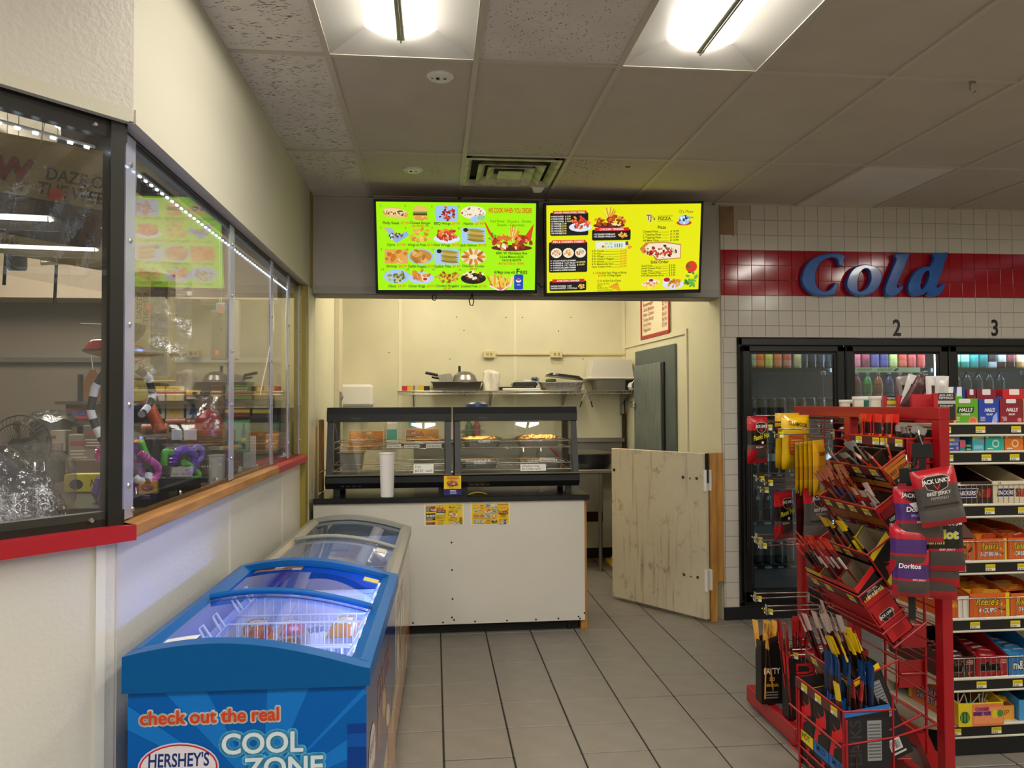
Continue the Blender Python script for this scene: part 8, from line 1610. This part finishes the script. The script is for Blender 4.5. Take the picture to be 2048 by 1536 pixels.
rows = [(450,505,770,800,'5a7a3a','green topped cigar box on the far shelf'),(508,560,770,800,'8a6a44','brown cigar box on the far shelf'),(450,500,803,835,'7a2a24','red and yellow striped carton on the far shelf'),(505,540,800,838,'2a2622','black carton at the right of the far shelf'),(545,590,775,800,'3a4a8a','blue and white carton on the far shelf'),(548,600,803,830,'5a4a34','brown carton row near the olive post'),(420,448,770,830,'7a5a3c','tall tan carton behind the black bowl')]
for i, (x0, x1, y0, y1, c, lb) in enumerate(rows): boxy('cigar_box', lb, x0,y0,x1,y1, 4.97, .12, c, lambda p, w, h: (p.rect(0,h*.3,w,h*.5,rg.choice(['b8a83a','c8c0b0','8a3a2a'])), p.lines(w*.1,h*.6,w*.8,h*.9,2,'c8b890')))
def vape(p, w, h): p.rrect(0,0,w,h,.01,'4a9a3a'); p.rrect(w*.03,h*.05,w*.97,h*.95,.01,'7fb8a0'); p.blobs(w*.4,h*.4,w*.2,h*.25,['1c3a5a','2a8ac0','e8f0f4'],14,w*.06,rg); p.rect(w*.72,h*.1,w*.86,h*.7,'2a6a9a'); p.rect(w*.76,h*.7,w*.82,h*.9,'1c2430'); p.rect(w*.72,h*.3,w*.86,h*.45,'d8c82a')
boxy('vape_card', 'green and blue display card behind the side panes', 440,840,500,905, 3.4, .01, '5aa04a', vape, 'card')
boxy('paper_sheet', 'white paper sheet taped inside the side pane', 486,872,512,958, 'c', .003, 'd8d8dc', lambda p, w, h: p.poly([(0,h*.35),(w,h*.62),(w,h*.63),(0,h*.37)],'b8b8c4'), 'paper')
for i, (x0, x1, y0, y1, c, lb) in enumerate(((400,425,920,972,'1a1817','black lighter display box on the sill counter'),(426,445,915,970,'24201f','second black display box with silver bands on the sill counter'),(446,470,905,960,'5a2a2a','dark red carton on the sill counter'),(448,476,935,985,'c8c4c8','frosted plastic box on the sill counter'))):
    boxy('display_box', lb, x0,y0,x1,y1, 'c', .08, c, lambda p, w, h: [p.ell(w*(.2+.2*k),h*.75,w*.06,h*.05,'c8c8cc',8) for k in range(4)])
boxy('gold_tray', 'gold rimmed flat tray on the booth counter', 395,893,470,902, 3.6, .15, 'b8863a', cat='tray')
for i in range(3): boxy('clear_bin', f'{["near","middle","far"][i]} clear sundries bin near the olive post', 530+i*22,868-i*4,556+i*20,900-i*3, 4.2+.2*i, .1, ['a8804a','8a7a5a','a86a5a'][i], lambda p, w, h: p.blobs(w*.5,h*.4,w*.4,h*.3,['d8b070','e8d8c0','8a3a34'],10,w*.1,rg))
for i, (px, py) in enumerate(((570,915),(588,900),(600,905))):
    q = at(px, py, Y=4.3+.15*i); t = thing('foil_star', f'{["near","middle","far"][i]} shiny silver star ornament at the end of the sill counter', 'ornament', tuple(q)); st_ = [( (.05 if k % 2 else .02)*math.cos(k*PI/5), (.05 if k % 2 else .02)*math.sin(k*PI/5)) for k in range(10)]; b = MB(); b.prism(st_, (0,0,0), (1,0,0), (0,.5,.8), (0,.008,-.004)); b.build('star', M_CHR, t)
rods('white_string', 'pale twine hanging inside the third side pane', (at(545,560,Y=4.3), at(548,650,Y=4.3), at(535,720,Y=4.3), at(520,790,Y=4.3)), .003, M_WHITE, 'string')
rods('white_string', 'pale twine hanging inside the last side pane', (at(575,560,Y=4.6), at(572,640,Y=4.6), at(574,740,Y=4.6)), .006, M_WHITE, 'string')

riser('dark stock box under the terracotta tubes', -1.2, 3.02, -1.0, 4.3, 1.223, 1.425, '332c26')
riser('brown stock box under the taupe cartons on the booth back counter', -2.12, 4.7, -1.65, 4.93, .95, 1.235, '5a4a3a')

for i, (x, y) in enumerate(((-1.75, 3.1), (-2.35, 3.3))):
    t = thing('booth_light', f'bright fluorescent fitting on the booth ceiling, {"nearer the side panes" if i == 0 else "farther from the side panes"}', 'ceiling light', (x, y, H-.075)); MB().box((-.1,0,.03),(.1,1.2,.07)).build('housing', M_TROF, t); MB().cbox((-.09,.01,0),(.09,1.19,.03),.008).build('lens', mat('booth_lens','ffffff',emit=18,ecol='fff4e4'), t)
